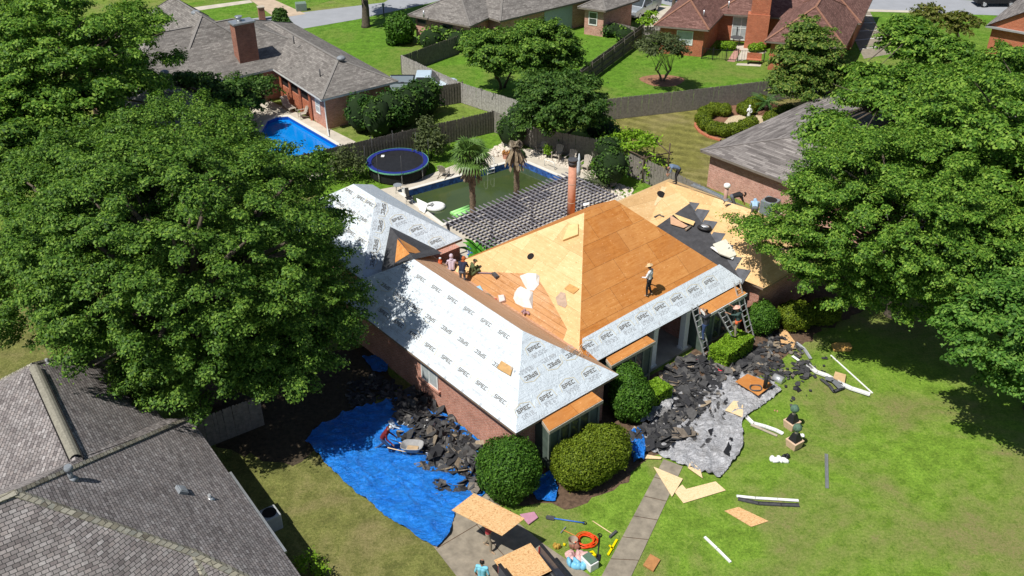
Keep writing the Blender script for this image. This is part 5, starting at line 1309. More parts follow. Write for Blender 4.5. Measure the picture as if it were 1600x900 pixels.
rocks('gravel','white rocks',[tuple(at(*q,0)[:2]) for q in ((765,236),(790,222),(802,232),(790,244),(768,246))],130,3,(.08,.22))
# grape arbor beyond the fence
b0=at(955,262,0)
t=thing('grape_arbor','rickety dark wooden arbor with grape vines beyond the fence','arbor',at(1000,260,0))
AP=[(948,262),(1003,262),(1043,268),(1010,238),(960,240)]
ps=[at(948,258,0),at(975,272,0),at(1003,286,0),at(1042,278,0),at(1020,258,0),at(985,245,0)]
tops=[p+Z*1.9 for p in ps]
for k,p in enumerate(ps): m=MB(); m.tube([p,p+Z*(2.1 if k!=3 else 2.6)],.05,6); m.build('post',plain('old_log',(.10,.07,.05),.95,.3),t)
for a,b in ((0,1),(1,2),(2,3),(3,4),(4,5),(5,0),(1,4)):
    m=MB(); d=(tops[b]-tops[a]).normalized()*.3; m.tube([tops[a]-d,tops[b]+d],.04,6); m.build('beam',MATS['old_log'],t)
rng=np.random.default_rng(9); Cs=[];
for a,b in ((0,5),(5,4),(1,4),(0,1)):
    for k in range(60):
        c_=tops[a].lerp(tops[b],rng.random()); q=rng.normal(size=(9,3))*np.array([.3,.3,.12])+np.array(c_); Cs.append(q)
c_=ps[2].lerp(ps[3],.35)
for k in range(60): Cs.append(rng.normal(size=(9,3))*np.array([.35,.35,.45])+np.array((c_.x,c_.y,.9)))
C_=np.vstack(Cs); N_=rng.normal(size=C_.shape)*.5+np.array([0,0,.8]); N_/=np.linalg.norm(N_,axis=1)[:,None]
leaf_mesh('vine_leaves',C_,N_,.12,LF_e,rng,t)
# neighbour's porch furniture at the blue pool
q=at(452,172,.03); t=thing('sun_lounger','taupe sun lounger against the brick screen by the blue pool','lounger',q)
ax=Vector((u2.x,u2.y,0))*-1; ay=Vector((-v2.x,-v2.y,0)); 
m=MB(); m.slab([q+ay*.7-ax*.3+Z*.35,q+ay*.7+ax*.3+Z*.35,q-ay*.4+ax*.3+Z*.35,q-ay*.4-ax*.3+Z*.35],.05); m.build('seat',M_taupe,t,fix=True)
m=MB(); m.slab([q-ay*.4-ax*.3+Z*.35,q-ay*.4+ax*.3+Z*.35,q-ay*.85+ax*.3+Z*.95,q-ay*.85-ax*.3+Z*.95],.05); m.build('backrest',M_taupe,t,fix=True)
for s in(-1,1):
    for r_ in(-.6,.7): m=MB(); m.tube([q+ay*r_+ax*.26*s,q+ay*r_+ax*.26*s+Z*.35],.025,5); m.build('leg',M_taupe,t)
c=copy_tree(ch0); c.location=at(473,184,.03); c.rotation_euler=(0,0,R(120)); c['label']='taupe chair beside the sun lounger at the blue pool'; 
if 'group' in c: del c['group']
q=at(545,196,0); t=thing('gas_meter','white utility meter with grey pipes on the shaded brick wall','meter',q)
m=MB(); m.box(q+Z*1.0,(.35,.2,.4),rot=a2); m.build('meter_box',M_white,t,fix=True)
m=MB(); m.tube([q,q+Z*.8],.05,6); m.tube([q+Vector((.4,.1,0)),q+Vector((.4,.1,.9)),q+Vector((-.2,.1,.9))],.04,6); m.build('pipe',M_lead,t)
# bench, small white pot by the pale fence
q=at(747,162,0); q2_=at(722,152,0); d=(q2_-q).normalized(); t=thing('garden_bench','low white weathered bench along the foot of the pale fence','bench',q.lerp(q2_,.5))
m=MB(); m.bar(q+Z*.38,q2_+Z*.38,.36,.06); m.build('seat',M_white,t,fix=True)
for k in (0.08,.5,.92): m=MB(); r_=q.lerp(q2_,k); m.bar(r_,r_+Z*.35,.3,.06,Vector((0,1,0))); m.build('leg',M_white,t,fix=True)
bucket('pale bucket at the foot of the dark gate fence',(710,158),M_trim,.2,.35)
# courtyard of the red house
poly_sheet('courtyard_patio',[tuple(at(x,y,0)[:2]) for x,y in ((1130,70),(1195,70),(1197,82),(1160,95),(1150,95),(1158,80),(1130,78))],.014,M_deckc)
poly_sheet('courtyard_path',[tuple(at(x,y,0)[:2]) for x,y in ((1148,78),(1158,78),(1148,97),(1136,96))],.022,plain('pink_paving',(.45,.25,.20),.85,.2,2))
FA=[at(1096,92,0),at(1113,94,0),at(1134,95,0),at(1152,96,0),at(1193,97,0)]
t=thing('iron_fence','low black iron railing enclosing the courtyard of the red brick house','fence',FA[0])
m=MB()
for a,b in zip(FA[:-1],FA[1:]):
    for zz in(.15,1.0): m.bar(a+Z*zz,b+Z*zz,.03,.03)
    n=int((b-a).length/.22)
    for k in range(n): q=a.lerp(b,(k+.5)/n); m.bar(q+Z*.05,q+Z*1.05,.018,.018,Vector((1,0,0)))
m.build('railing_panel',M_black,t,fix=True)
for a in FA: m=MB(); m.bar(a,a+Z*1.2,.07,.07,Vector((1,0,0))); m.build('post',M_black,t,fix=True)
q=at(1177,100,0); t=thing('garden_bench','small brown slatted bench on a slab in front of the iron railing','bench',q); m=MB(); m.box(q+Z*.42,(1.3,.4,.05),rot=R(-12)); m.build('seat',M_bricko,t,fix=True)
m=MB(); m.box(q+Vector((.05,.22,.7)),(1.3,.05,.5),rot=R(-12)); m.build('backrest',M_bricko,t,fix=True)
for s in(-.5,.5): m=MB(); m.box(q+Vector((s,-.1*s,.2)),(.06,.36,.4),rot=R(-12)); m.build('leg',M_black,t,fix=True)
poly_sheet('paving_slab',[tuple(at(x,y,0)[:2]) for x,y in ((1152,99),(1190,100),(1188,104),(1150,102))],.012,M_deckc)
q=at(1150,70,0); t=thing('patio_table','dark round patio table set before the white french window','table',q); m=MB(); m.tube([q+Z*.7,q+Z*.73],.6,16); m.build('table_top',M_dgrey,t)
for k in range(4): a=k*1.57+.4; m=MB(); m.tube([q+Vector((math.cos(a)*.4,math.sin(a)*.4,0)),q+Vector((math.cos(a)*.4,math.sin(a)*.4,.7))],.03,5); m.build('leg',M_dgrey,t)
# utility box and mailbox across the street
q=at(471,16,0); m=MB(); m.box(q+Z*.4,(1.1,.9,.8),rot=.3); tag(m.build('utility_box',plain('utility_green',(.16,.22,.18),.6,.15),None,loc=q,fix=True,bevel=.03),'pale green utility box on the lawn across the street','utility box')
q=at(410,31,0); t=thing('brick_mailbox','brown brick mailbox pillar at the kerb across the street','mailbox',q); m=MB(); m.box(q+Z*.65,(.6,.6,1.3),rot=.4); m.build('pillar',M_brickd,t,fix=True); m=MB(); m.box(q+Z*1.33,(.7,.7,.08),rot=.4); m.build('cap_stone',M_trim,t,fix=True)
q=at(600,26,0); t=thing('mailbox','dark mailbox on a post at the near kerb by the forked trunk','mailbox',q); m=MB(); m.bar(q,q+Z*1.1,.1,.1,Vector((1,0,0))); m.build('post',M_dgrey,t,fix=True); m=MB(); m.box(q+Z*1.2,(.25,.5,.28)); m.build('box',M_lead,t,fix=True,bevel=.05)
q=at(1202,352,0); q=at(1200,341,0); t=thing('air_conditioner','grey outdoor air conditioning unit between plywood roof and pink brick wall','air conditioner',q)
mt=Matrix.Rotation(R(-42),3,'Z'); m=MB(); m.box(q+Z*.85,(.95,.95,.95),M=mt); m.build('body',plain('ac_grey',(.20,.23,.25),.5,.15),t,fix=True,bevel=.05)
m=MB(); m.tube([q+Z*1.326,q+Z*1.34],.40,18); m.build('fan_grille',M_dark,t)
m=MB(); m.box(q+Z*.2,(1.3,1.3,.35),M=mt); m.build('base',M_trim,t,fix=True)
m=MB()
for k in range(6): 
    for s,ax_ in ((1,0),(-1,0),(0,1),(0,-1)):
        pass
q=at(425,823,0); t=thing('air_conditioner','white edged air conditioning unit in the shade beside the near shingled roof','air conditioner',q)
mt=Matrix.Rotation(R(-54),3,'Z'); m=MB(); m.box(q+Z*.40,(.72,.72,.8),M=mt); m.build('body',plain('ac_pale',(.40,.42,.42),.5,.1),t,fix=True,bevel=.05)
m=MB(); m.tube([q+Z*.802,q+Z*.815],.29,18); m.build('fan_grille',M_dark,t)
# ---------------------------------------------------------------- vehicles
def wheel(par,c,r=.38,w=.26,ax=Vector((0,1,0))):
    m=MB(); c=Vector(c); m.tube([c-ax*w/2,c-ax*w*.4,c+ax*w*.4,c+ax*w/2],[r*.88,r,r,r*.88],20); o=m.build('wheel',M_black,par)
    m=MB(); m.tube([c-ax*(w/2+.01),c+ax*(w/2+.01)],r*.58,14); m.build('rim',M_alu,o)
def profile(m,prof,y0,y1):
    n=len(prof); vs=[Vector((x,y0,z)) for x,z in prof]+[Vector((x,y1,z)) for x,z in prof]
    m.add(vs,[list(range(n)),list(range(n,2*n))[::-1]]+[(i,n+i,n+(i+1)%n,(i+1)%n) for i in range(n)])
def pickup(label,col,loc,rz,sheet=False,liner=M_black):
    t=thing('pickup_truck',label,'pickup truck'); Wd=1.95; L=5.6
    h=Wd/2
    m=MB()  # front body + lower sill, x forward, tail at 0
    profile(m,[(2.05,.42),(5.45,.42),(5.6,.62),(5.58,.92),(5.35,1.06),(4.15,1.14),(2.05,1.14)],-h,h); 
    b=m.build('body',col,t,fix=True,bevel=.05)
    m=MB(); w2=h-.10
    vs=[(2.10,-h+.03,1.13),(2.10,h-.03,1.13),(4.2,h-.03,1.13),(4.2,-h+.03,1.13),(2.25,-w2+.06,1.82),(2.25,w2-.06,1.82),(3.45,w2-.06,1.82),(3.45,-w2+.06,1.82)]
    m.add(vs,[(0,1,5,4),(1,2,6,5),(2,3,7,6),(3,0,4,7),(4,5,6,7),(3,2,1,0)]); m.build('cab',col,t,fix=True,bevel=.06)
    m=MB(); e=.012
    m.face((4.13,-h+.14,1.2),(4.13,h-.14,1.2),(3.50,w2-.14,1.775),(3.50,-w2+.14,1.775)); 
    o=MB(); off=Vector((.03,0,.03)); o.add([Vector(v)+off for v in m.v],m.f); o.build('windscreen',M_glass,t,fix=True)
    m=MB(); m.face((2.12-.0,-h+.16,1.22),(2.12,h-.16,1.22),(2.22,w2-.14,1.74),(2.22,-w2+.14,1.74)); o=MB(); o.add([Vector(v)+Vector((-.03,0,.0)) for v in m.v],m.f); o.build('rear_window',M_glass,t)
    for s in(-1,1):
        for x0,x1,xt0,xt1 in ((2.25,3.0,2.35,3.0),(3.08,3.95,3.08,3.42)):
            m=MB(); y0=s*(h-.035);y1=s*(w2-.045); m.face((x0,y0+s*.012,1.2),(x1,y0+s*.012,1.2),(xt1,y1+s*.02,1.76),(xt0,y1+s*.02,1.76)); m.build('side_window',M_glass,t)
        m=MB(); m.box((3.9,s*(h+.1),1.22),(.12,.22,.18)); m.build('mirror',M_black,t,fix=True,bevel=.02)
        m=MB(); m.box((5.50,s*(h-.22),.88),(.16,.36,.16)); m.build('headlight',M_alu,t,fix=True,bevel=.02)
        m=MB(); m.box((1.02,s*(h-.05),.86),(2.05,.10,.88)); m.build('bed_side',col,t,fix=True,bevel=.02)
        m=MB(); m.box((1.02,s*(h-.05),1.32),(2.05,.13,.03)); m.build('bed_rail',liner,t,fix=True)
        m=MB(); m.box((-.01,s*(h-.07),1.0),(.06,.12,.36)); m.build('tail_light',plain('tail_red',(.30,.02,.02),.4,.2),t,fix=True)
        wheel(t,(.95,s*(h-.13),.38));wheel(t,(4.65,s*(h-.13),.38))
    m=MB(); m.box((1.02,0,.66),(2.05,Wd-.2,.08)); m.build('bed_floor',liner,t,fix=True)
    m=MB(); m.box((1.98,0,.98),(.08,Wd-.2,.64)); m.build('bed_front',liner,t,fix=True)
    if sheet: m=MB(); m.box((-.28,0,.66),(.56,Wd-.12,.06)); m.build('tailgate',liner,t,fix=True)
    else: m=MB(); m.box((0.02,0,.98),(.06,Wd-.22,.58)); m.build('tailgate',col,t,fix=True,bevel=.02)
    m=MB(); m.box((5.6,0,.55),(.14,Wd-.1,.24)); m.build('bumper',M_alu,t,fix=True,bevel=.04)
    t.location=loc; t.rotation_euler=(0,0,rz); return t
M_silver=plain('car_silver',(.52,.56,.60),.25,.05,2,.5,.6); M_paleblue=plain('car_paleblue',(.55,.66,.74),.3,.05,2,.2,.6); M_cdark=plain('car_charcoal',(.06,.07,.10),.3,.1,2,.3,.6)
tm=(at(775,882,1.35)+at(850,848,1.35))/2
TA_=R(-58.5)
pickup('charcoal pickup at the bottom edge, tailgate down, chipboard lying in its black bed',M_cdark,(tm.x,tm.y,0),TA_,True)
q=at(672,138,0); pickup('pale blue pickup parked behind the dark gate fence, only cab and rail showing',M_paleblue,at(610,147,0),R(0))
q=at(1000,26,0); pickup('silver pickup facing the yard on the middle driveway at the top',M_silver,at(1020,12,0),R(-125))
# chipboard in the bed
td=Vector((math.cos(TA_),math.sin(TA_),0)); tn=Vector((-td.y,td.x,0)); tb=Vector((tm.x,tm.y,0))
m=MB(); m.slab([tb-td*.62-tn*.80+Z*.86,tb+td*.95-tn*.86+Z*.86,tb+td*.95+tn*.80+Z*.86,tb-td*.62+tn*.86+Z*.86],.018); m.slab([tb-td*.50-tn*.78+Z*.882,tb+td*.9-tn*.80+Z*.882,tb+td*.9+tn*.76+Z*.882,tb-td*.50+tn*.80+Z*.882],.018)
tag(m.build('chipboard_sheet',M_osb,None,loc=tb,fix=True),'cut chipboard sheets lying flat in the bed of the charcoal pickup','board')
# black car across
q=at(1552,8,0); t=thing('parked_car','black car parked across the street at the top right','car',q)
m=MB(); profile(m,[(-2.2,.4),(2.2,.4),(2.25,.8),(1.2,1.0),(.6,1.45),(-1.4,1.5),(-2.1,1.0),(-2.25,.8)],-.9,.9); o=MB(); o.add([q+v for v in m.v],m.f); o.build('body',M_black,t,fix=True,bevel=.05)
for s in(-.92,.92):
    for x in(-1.4,1.4): wheel(t,q+Vector((x,s*.95,.34)),.34,.2)
m=MB(); m.face(q+Vector((1.22,-.7,1.0)),q+Vector((1.22,.7,1.0)),q+Vector((.66,.65,1.43)),q+Vector((.66,-.65,1.43))); m.v=[v+Vector((.02,0,.02)) for v in m.v]; m.build('windscreen',M_glass,t)
# ---------------------------------------------------------------- tarps, torn shingles and everything dropped on the lawn
def tarpmat(name,c,c2,rough=.38,dirt=None):
    t=NT(name); v=t.coord('Object'); f=t.noise(v,1.2,5,.65,.8)
    mp=t.n('Mapping'); t.L.new(v,mp.inputs[0]); mp.inputs['Rotation'].default_value=(0,0,.7); mp.inputs['Scale'].default_value=(1,2.4,1)
    w=t.noise(mp.outputs[0],2.6,6,.6,2.2); r=t.math('ABSOLUTE',t.math('SUBTRACT',w,.5))
    col=t.ramp(f,[(.3,c),(.7,c2)])
    if dirt: col=t.mix(t.ramp(t.noise(v,.9,5,.7,.5),[(.5,0.0),(.7,.75)]),col,dirt)
    t.bump(t.math('ADD',t.math('MULTIPLY',r,-2.6),t.math('MULTIPLY',t.noise(v,6,3,.6),.4)),1.0,.12)
    return t.fin(col,rough,0,.5)
M_blue=tarpmat('tarp_blue',(.012,.20,.78),(.03,.30,.92),.30); M_gtarp=tarpmat('tarp_grey',(.48,.48,.50),(.66,.66,.68),.55,(.20,.185,.17))
def hump(amp,sc,sd,st=1,ang=0): return lambda x,y: max(0,ridged(x,y,sc,sd,st,ang))**2*amp+.5*amp*max(0,ridged(x,y,sc*2.3,sd+5,st,ang+.6))**2
PT=[tuple(at(x,y,0)[:2]) for x,y in ((477,690),(500,668),(545,645),(600,628),(640,622),(700,655),(760,700),(760,770),(742,788),(712,800),(702,838),(683,858),(652,842),(600,806),(545,762),(505,722))]
hb=hump(.20,.55,2.0,2.8,R(-35)); o=cloth('blue_tarp',PT,.10,lambda x,y:hb(x,y)+.045,M_blue,None,.015,3); tag(o,'big crinkled bright blue tarp spread over grass and driveway left of the brick wing','tarp')
PG=[tuple(at(x,y,0)[:2]) for x,y in ((1003,700),(1034,715),(1066,729),(1096,739),(1123.6,750),(1140.6,729),(1155,712),(1161,694),(1158,660),(1172,647),(1185,639),(1205,625),(1221,612),(1209,599),(1180,590),(1140,582),(1090,590),(1055,610),(1030,640),(1010,670))]
hg=hump(.16,1.2,7.0,1.9,R(55)); o=cloth('grey_tarp',PG,.085,lambda x,y:hg(x,y)+.04,M_gtarp,None,.03,4); tag(o,'crumpled grey tarp on the lawn under the torn black shingles','tarp')
P3=[tuple(at(x,y,0)[:2]) for x,y in ((1003,652),(1020,632),(1042,624),(1052,632),(1046,650),(1020,664),(1000,668))]
o=cloth('grey_tarp',P3,.09,lambda x,y:hg(x,y)*1.8+.18,M_gtarp,None,.02,5); tag(o,'bunched pale grey cloth in front of the lime green flat hedge','tarp')
P4=[tuple(at(x,y,0)[:2]) for x,y in ((985,680),(999,676),(1008,700),(1006,724),(990,727),(984,706))]
hq=hump(.35,1.6,3.0); o=cloth('blue_tarp',P4,.08,lambda x,y:hq(x,y)+.06,M_blue,None,.02,6); tag(o,'bunched scrap of blue tarp at the end of the long rounded hedge','tarp')
P5=[tuple(at(x,y,0)[:2]) for x,y in ((838,748),(862,742),(872,762),(868,785),(842,786),(828,768))]
o=cloth('blue_tarp',P5,.10,lambda x,y:hq(x,y)*.5+.05,M_blue,None,.02,7); tag(o,'shaded piece of blue tarp between the ball shrub and the long hedge','tarp')
P6=[tuple(at(x,y,0)[:2]) for x,y in ((566,560),(590,556),(608,566),(604,584),(585,582))]
o=cloth('blue_tarp',P6,.10,lambda x,y:hq(x,y)*.3+.05,M_blue,None,.02,8); tag(o,'small blue tarp piece in deep shade near the rear of the wing wall','tarp')
# torn shingles
def scrapmat():
    t=NT('torn_shingle'); g=t.n('NewGeometry'); v=t.coord('Object')
    col=t.ramp(g.outputs['Random Per Island'],[(0,(.022,.022,.025)),(.45,(.045,.045,.048)),(.78,(.075,.073,.072)),(.92,(.14,.13,.12)),(.97,(.24,.19,.13)),(1,(.34,.27,.19))])
    col=t.mix(1.0,col,t.ramp(t.noise(v,9,3,.7),[(.3,.7),(.7,1.3)]),'MULTIPLY'); return t.fin(col,.85,0,.25)
M_scrap=scrapmat()
def scraps(label,poly,n,seed,hmax,size=(.18,.55),edge=.6,flat=.35,keep=None):
    rg=random.Random(seed); m=MB(); xs=[p[0] for p in poly];ys=[p[1] for p in poly]; k=0
    cx=sum(xs)/len(xs);cy=sum(ys)/len(ys)
    while k<n:
        x=rg.uniform(min(xs),max(xs));y=rg.uniform(min(ys),max(ys))
        if not inpoly(x,y,poly): continue
        d=min((Vector((x,y))-Vector(poly[i]).lerp(Vector(poly[(i+1)%len(poly)]),q)).length for i in range(len(poly)) for q in (0,.25,.5,.75))
        nz=mnoise.noise((x*.9,y*.9,seed))
        if keep is not None and nz+rg.uniform(-.2,.2)<keep-min(1,d/edge)*.25: continue
        hh=hmax*min(1,d/edge)*(.5+.5*max(0,nz+.5))*rg.random()**.7
        w=rg.uniform(*size);l=w*rg.uniform(.6,1.5)
        e=Matrix.Rotation(rg.uniform(0,6.28),3,'Z')@Matrix.Rotation(rg.gauss(0,flat),3,'X')@Matrix.Rotation(rg.gauss(0,flat),3,'Y')
        c=Vector((x,y,.07+hh)); q=[]
        nn=rg.choice((4,5,5,6)); 
        for j in range(nn):
            a=2*math.pi*j/nn+rg.uniform(-.35,.35); q.append(c+e@Vector((math.cos(a)*l/2*rg.uniform(.7,1.1),math.sin(a)*w/2*rg.uniform(.7,1.1),rg.uniform(-.02,.02))))
        mn=min(p.z for p in q)
        if mn<.03: q=[p+Z*(.03-mn) for p in q]
        nn_=newell(q)
        if nn_.z<0: nn_=-nn_
        th=.012; vs=q+[p-nn_*th for p in q]; kk=len(q)
        m.add(vs,[list(range(kk)),list(range(kk,2*kk))[::-1]]+[(i,kk+i,kk+(i+1)%kk,(i+1)%kk) for i in range(kk)]); k+=1
    o=m.build('torn_shingles',M_scrap,fix=True); o['kind']='stuff'; o['label']=label; return o
GP=lambda *l:[tuple(at(x,y,0)[:2]) for x,y in l]
scraps('heap of torn grey shingles along the foot of the brick wing wall',GP((615,628),(640,612),(665,622),(700,655),(748,700),(775,735),(752,770),(738,772),(716,755),(690,738),(672,720),(655,705),(632,690),(622,660)),1150,5,.42,(.18,.72),.8,.42)
scraps('loose torn shingles thinning out over the blue tarp',GP((640,690),(690,730),(740,765),(730,790),(705,775),(685,780),(670,745),(640,715)),240,6,.08,(.15,.45),.4,.2)
scraps('torn shingles and debris in the shade by the rear of the wing',GP((540,600),(590,585),(640,612),(625,640),(600,625),(550,640)),220,16,.1,(.15,.4),.4,.2)
scraps('drifts of black torn shingles before the porch and over the grey tarp',GP((1042,575),(1075,560),(1115,560),(1150,560),(1170,575),(1140,592),(1120,610),(1098,640),(1085,670),(1058,690),(1030,705),(1003,700),(984,688),(998,668),(1040,655),(1056,640),(1028,610)),1350,8,.22,(.2,.75),.7,.28,-.12)
scraps('scattered shingle crumbs on the mulch right of the ladders',GP((1150,560),(1180,545),(1205,520),(1235,525),(1262,560),(1275,590),(1240,600),(1180,600),(1130,600)),420,9,.05,(.12,.45),.5,.18,-.05)
scraps('shingle crumbs strewn on the grey tarp',GP((1060,690),(1080,640),(1120,600),(1150,610),(1130,650),(1110,690),(1085,705)),200,10,.03,(.15,.5),.4,.12,.0)
scraps('shingle crumbs on the bright grass by the gutter pieces',GP((1200,560),(1260,545),(1300,560),(1290,600),(1230,640),(1190,600)),45,12,.01,(.1,.3),.3,.1)
# helper for flat thrown boards: list of photo corners
def board(name,label,cat,px,z,th,mat,bev=0.0,grp=None):
    pts=[at(x,y,z) for x,y in px]; c=sum(pts,Vector((0,0,0)))/len(pts); m=MB(); m.slab(pts,th); o=m.build(name,mat,None,loc=Vector((c.x,c.y,0)),fix=True,bevel=bev); return tag(o,label,cat,grp)
board('plywood_offcut','pale plywood triangle lying across the concrete walkway','board',((1021,729),(1067,748),(1050,776)),.08,.015,M_board)
board('plywood_offcut','long pale plywood offcut with a notch, on the grass just right of the walkway','board',((1053,767),(1066,757),(1072,764),(1118,752),(1134,766),(1068,786)),.05,.015,M_board)
board('plywood_offcut','narrow pale plywood wedge at the lower edge of the grey tarp','board',((1079,720),(1094,733),(1098,747),(1075,731)),.10,.015,M_board)
board('chipboard_offcut','tan chipboard plank on the grass below the bent flashing strips','board',((1132,798),(1154,792),(1201,814),(1174,823)),.04,.015,M_osb)
board('plywood_offcut','pale thin strip of wood sticking out beneath the blue tarp scrap','board',((1003,709),(1034,714),(1033,717),(1004,716)),.09,.02,M_board)
board('plywood_offcut','pale square of plywood on the grey tarp beside the upright gutter','board',((1146,626),(1161,628),(1161,652),(1133,641)),.16,.015,M_board)
board('orange_deck_board','orange brown roof panel lying on the grey tarp with a round hole','board',((1149,596),(1168,584),(1208,600),(1185,618)),.34,.02,M_plyo)
board('insulation_slab','flat tan block lying on the open lawn in front of the shade tree','board',((1299,537),(1304,535),(1328,535),(1332,542),(1329,547),(1303,547)),.12,.10,plain('tan_foam',(.62,.36,.10),.8,.15),.02)
board('cardboard_box','flat square tan box on the lawn behind the tangled gutter','box',((1305,580),(1322,585),(1320,598),(1302,590)),.18,.14,plain('cardboard',(.55,.38,.20),.85,.12),.01)
board('wood_block','square brown wood panel on the grass near the bottom of the picture','board',((1016,865),(1032,874),(1021,892),(1005,882)),.10,.08,plain('brown_wood',(.40,.19,.07),.8,.2),.01)
board('plywood_offcut','split plywood plank on the mulch between the ball shrubs and the crumbs','board',((1217,514),(1228,515),(1243,535),(1240,543),(1221,540)),.10,.02,M_osb)
board('foam_mat','dusty pink square pad on the driveway edge under the ball shrub','mat',((812,803),(835,799),(841,808),(826,819)),.10,.07,plain('pink_foam',(.45,.22,.30),.8,.12),.02)
# strips
def strip(name,label,cat,px,w,h,mat,z=.04,curve=False,flat=True,cross=None):
    pts=[at(x,y,z if not isinstance(z,(list,tuple)) else z[i]) for i,(x,y) in enumerate(px)]
    m=MB()
    if cross=='U':
        for i in range(len(pts)-1):
            a,b=pts[i],pts[i+1]; d=(b-a).normalized(); s=d.cross(Z).normalized(); ext=d*.03
            m.bar(a,b+ext,w,.006,Z); m.bar(a+s*w/2+Z*h/2,b+s*w/2+Z*h/2+ext,.006,h,Z); m.bar(a-s*w/2+Z*h/2,b-s*w/2+Z*h/2+ext,.006,h,Z)
    elif cross=='O': m.tube(pts,w,8)
    else:
        for i in range(len(pts)-1): m.bar(pts[i],pts[i+1]+(pts[i+1]-pts[i]).normalized()*.02,w,h,Z)
    c=pts[0]; return tag(m.build(name,mat,None,loc=Vector((c.x,c.y,0)),fix=(cross!='O')),label,cat)
strip('gutter','curved white gutter piece lying from the plywood square towards the topiaries','gutter',((1161,640),(1166,652),(1176,662),(1195,667),(1212,673),(1222,678)),.16,.08,M_white,.06,cross='U')
strip('gutter','short white gutter lying below the curved one on the lawn','gutter',((1173,664),(1190,671),(1213,681)),.10,.06,M_trim,.05,cross='U')
strip('gutter','long dark and white gutter snaking over the lawn, ending in an upturned tip','gutter',((1262,571),(1275,582),(1292,588),(1312,600),(1330,608),(1358,617)),.20,.10,M_white,.08,cross='U')
strip('flashing_strip','twisted dark flashing tangled in the long gutter','flashing',((1282,592),(1295,602),(1303,612),(1318,606),(1308,594),(1290,590)),.14,.05,M_dgrey,.10,cross='U')
strip('flashing_strip','shiny bent metal piece at the middle of the long gutter','flashing',((1290,590),(1302,594),(1314,606)),.30,.02,M_metal,.18)
strip('pole','long thin pale pole lying on the bright lawn right of the gutters','pole',((1298,555),(1363,614)),.07,.03,M_white,.04)
strip('flashing_strip','straight galvanised strip lying up and down on the lower right lawn','flashing',((1291,709),(1292,762)),.14,.03,M_metal,.03,cross='U')
strip('downspout','white pipe with a wooden middle, lying alone near the bottom of the lawn','pipe',((1101,839),(1120,857),(1141,878)),.10,.06,M_white,.05)
strip('flashing_strip','upper of two long bent white flashing strips on the lawn','flashing',((1151,775),(1180,778),(1215,780),(1247,782)),.13,.03,M_white,.06)
strip('flashing_strip','lower of two long flashing strips, darker and slightly sagging','flashing',((1153,780),(1185,787),(1220,789),(1248,790)),.16,.06,M_dgrey,.03,cross='U')
strip('gutter','bent grey gutter piece lying on the shingle crumbs below the ball shrub','gutter',((1203,526),(1199,545),(1206,553)),.10,.05,M_metal,.08,cross='U')
strip('flashing_strip','dark and white metal strip at the end of the debris by the lawn','flashing',((1243,535),(1256,545),(1266,560)),.16,.04,M_alu,.08,cross='U')
strip('flashing_strip','small white metal scrap among the crumbs under the split plank','flashing',((1238,556),(1248,563)),.14,.02,M_white,.10)
p=at(1207,590,0);q=at(1226,596,0); strip('duct_piece','short shiny curved metal duct piece on the grass by the orange panel','duct',((1209,589),(1224,596)),.22,.14,M_alu,.12,cross='O')
board('felt_scrap','black piece of felt alone on the grass right of the orange panel','felt',((1239,604),(1246,602),(1253,610),(1247,613)),.04,.02,M_black)
board('felt_scrap','long dark torn felt strip lying on the lower grey tarp','felt',((1140,683),(1145,684),(1143,700),(1140,713),(1130,706),(1136,696)),.17,.02,M_black)
board('felt_scrap','curled black felt piece in the middle of the grey tarp','felt',((1106,672),(1116,666),(1112,676),(1120,682),(1110,680)),.17,.02,M_black)
board('shingle_sheet','brown backed sheet of old shingles on the grey tarp','shingles',((1050,668),(1056,667),(1088,674),(1087,680),(1049,687)),.24,.03,plain('old_shingle_brown',(.17,.14,.11),.9,.35,6))
# flue pipe on orange panel
p=at(1195,606,.34); t=thing('stove_pipe','black upright pipe standing on the orange roof panel','pipe',p); m=MB(); m.tube([p,p+Z*.85],.10,14); m.build('body',M_black,t)
m=MB(); m.tube([p+Z*.85,p+Z*.88],.115,14); m.build('rim',M_dgrey,t)
p=at(1181,606,.37); m=MB(); pts=[p+Vector((math.cos(a)*.28,math.sin(a)*.24,.03*math.sin(3*a))) for a in [k*math.pi/9 for k in range(19)]]; m.tube(pts,.035,6); tag(m.build('pipe_collar',M_dgrey,None,loc=p),'dark ring shaped flange on the orange roof panel','flange')
# potted topiaries
def topiary():
    t=thing('potted_topiary','x','potted topiary')
    m=MB(); b,tp_=.24,.30
    m.add([(-b,-b,0),(b,-b,0),(b,b,0),(-b,b,0),(-tp_,-tp_,.42),(tp_,-tp_,.42),(tp_,tp_,.42),(-tp_,tp_,.42)],[(3,2,1,0),(4,5,6,7),(0,1,5,4),(1,2,6,5),(2,3,7,6),(3,0,4,7)]); m.build('pot',plain('pot_beige',(.60,.42,.29),.8,.1),t,fix=True,bevel=.015)
    m=MB(); m.add([(-.22,-.22,.42),(.22,-.22,.42),(.22,.22,.42),(-.22,.22,.42),(-.12,-.12,.80),(.12,-.12,.80),(.12,.12,.80),(-.12,.12,.80)],[(3,2,1,0),(4,5,6,7),(0,1,5,4),(1,2,6,5),(2,3,7,6),(3,0,4,7)]); m.build('base_cover',M_black,t,fix=True)
    m=MB(); m.tube([(0,0,.8),(0,0,1.0)],[.10,.06],8); m.build('stem',M_trim,t)
    m=MB(); m.ell((0,0,1.12),.20,16,10,jit=.06,seed=4); m.build('foliage_ball',plain('faded_green',(.09,.16,.11),.9,.4,14,bump=.8),t)
    return t
t1=topiary(); t1.location=at(1236,668,0); t1.rotation_euler=(0,0,.6); t1['label']='ball topiary in a beige square pot, upper of the pair on the lawn'; t1['group']='potted ball topiaries on the lawn'
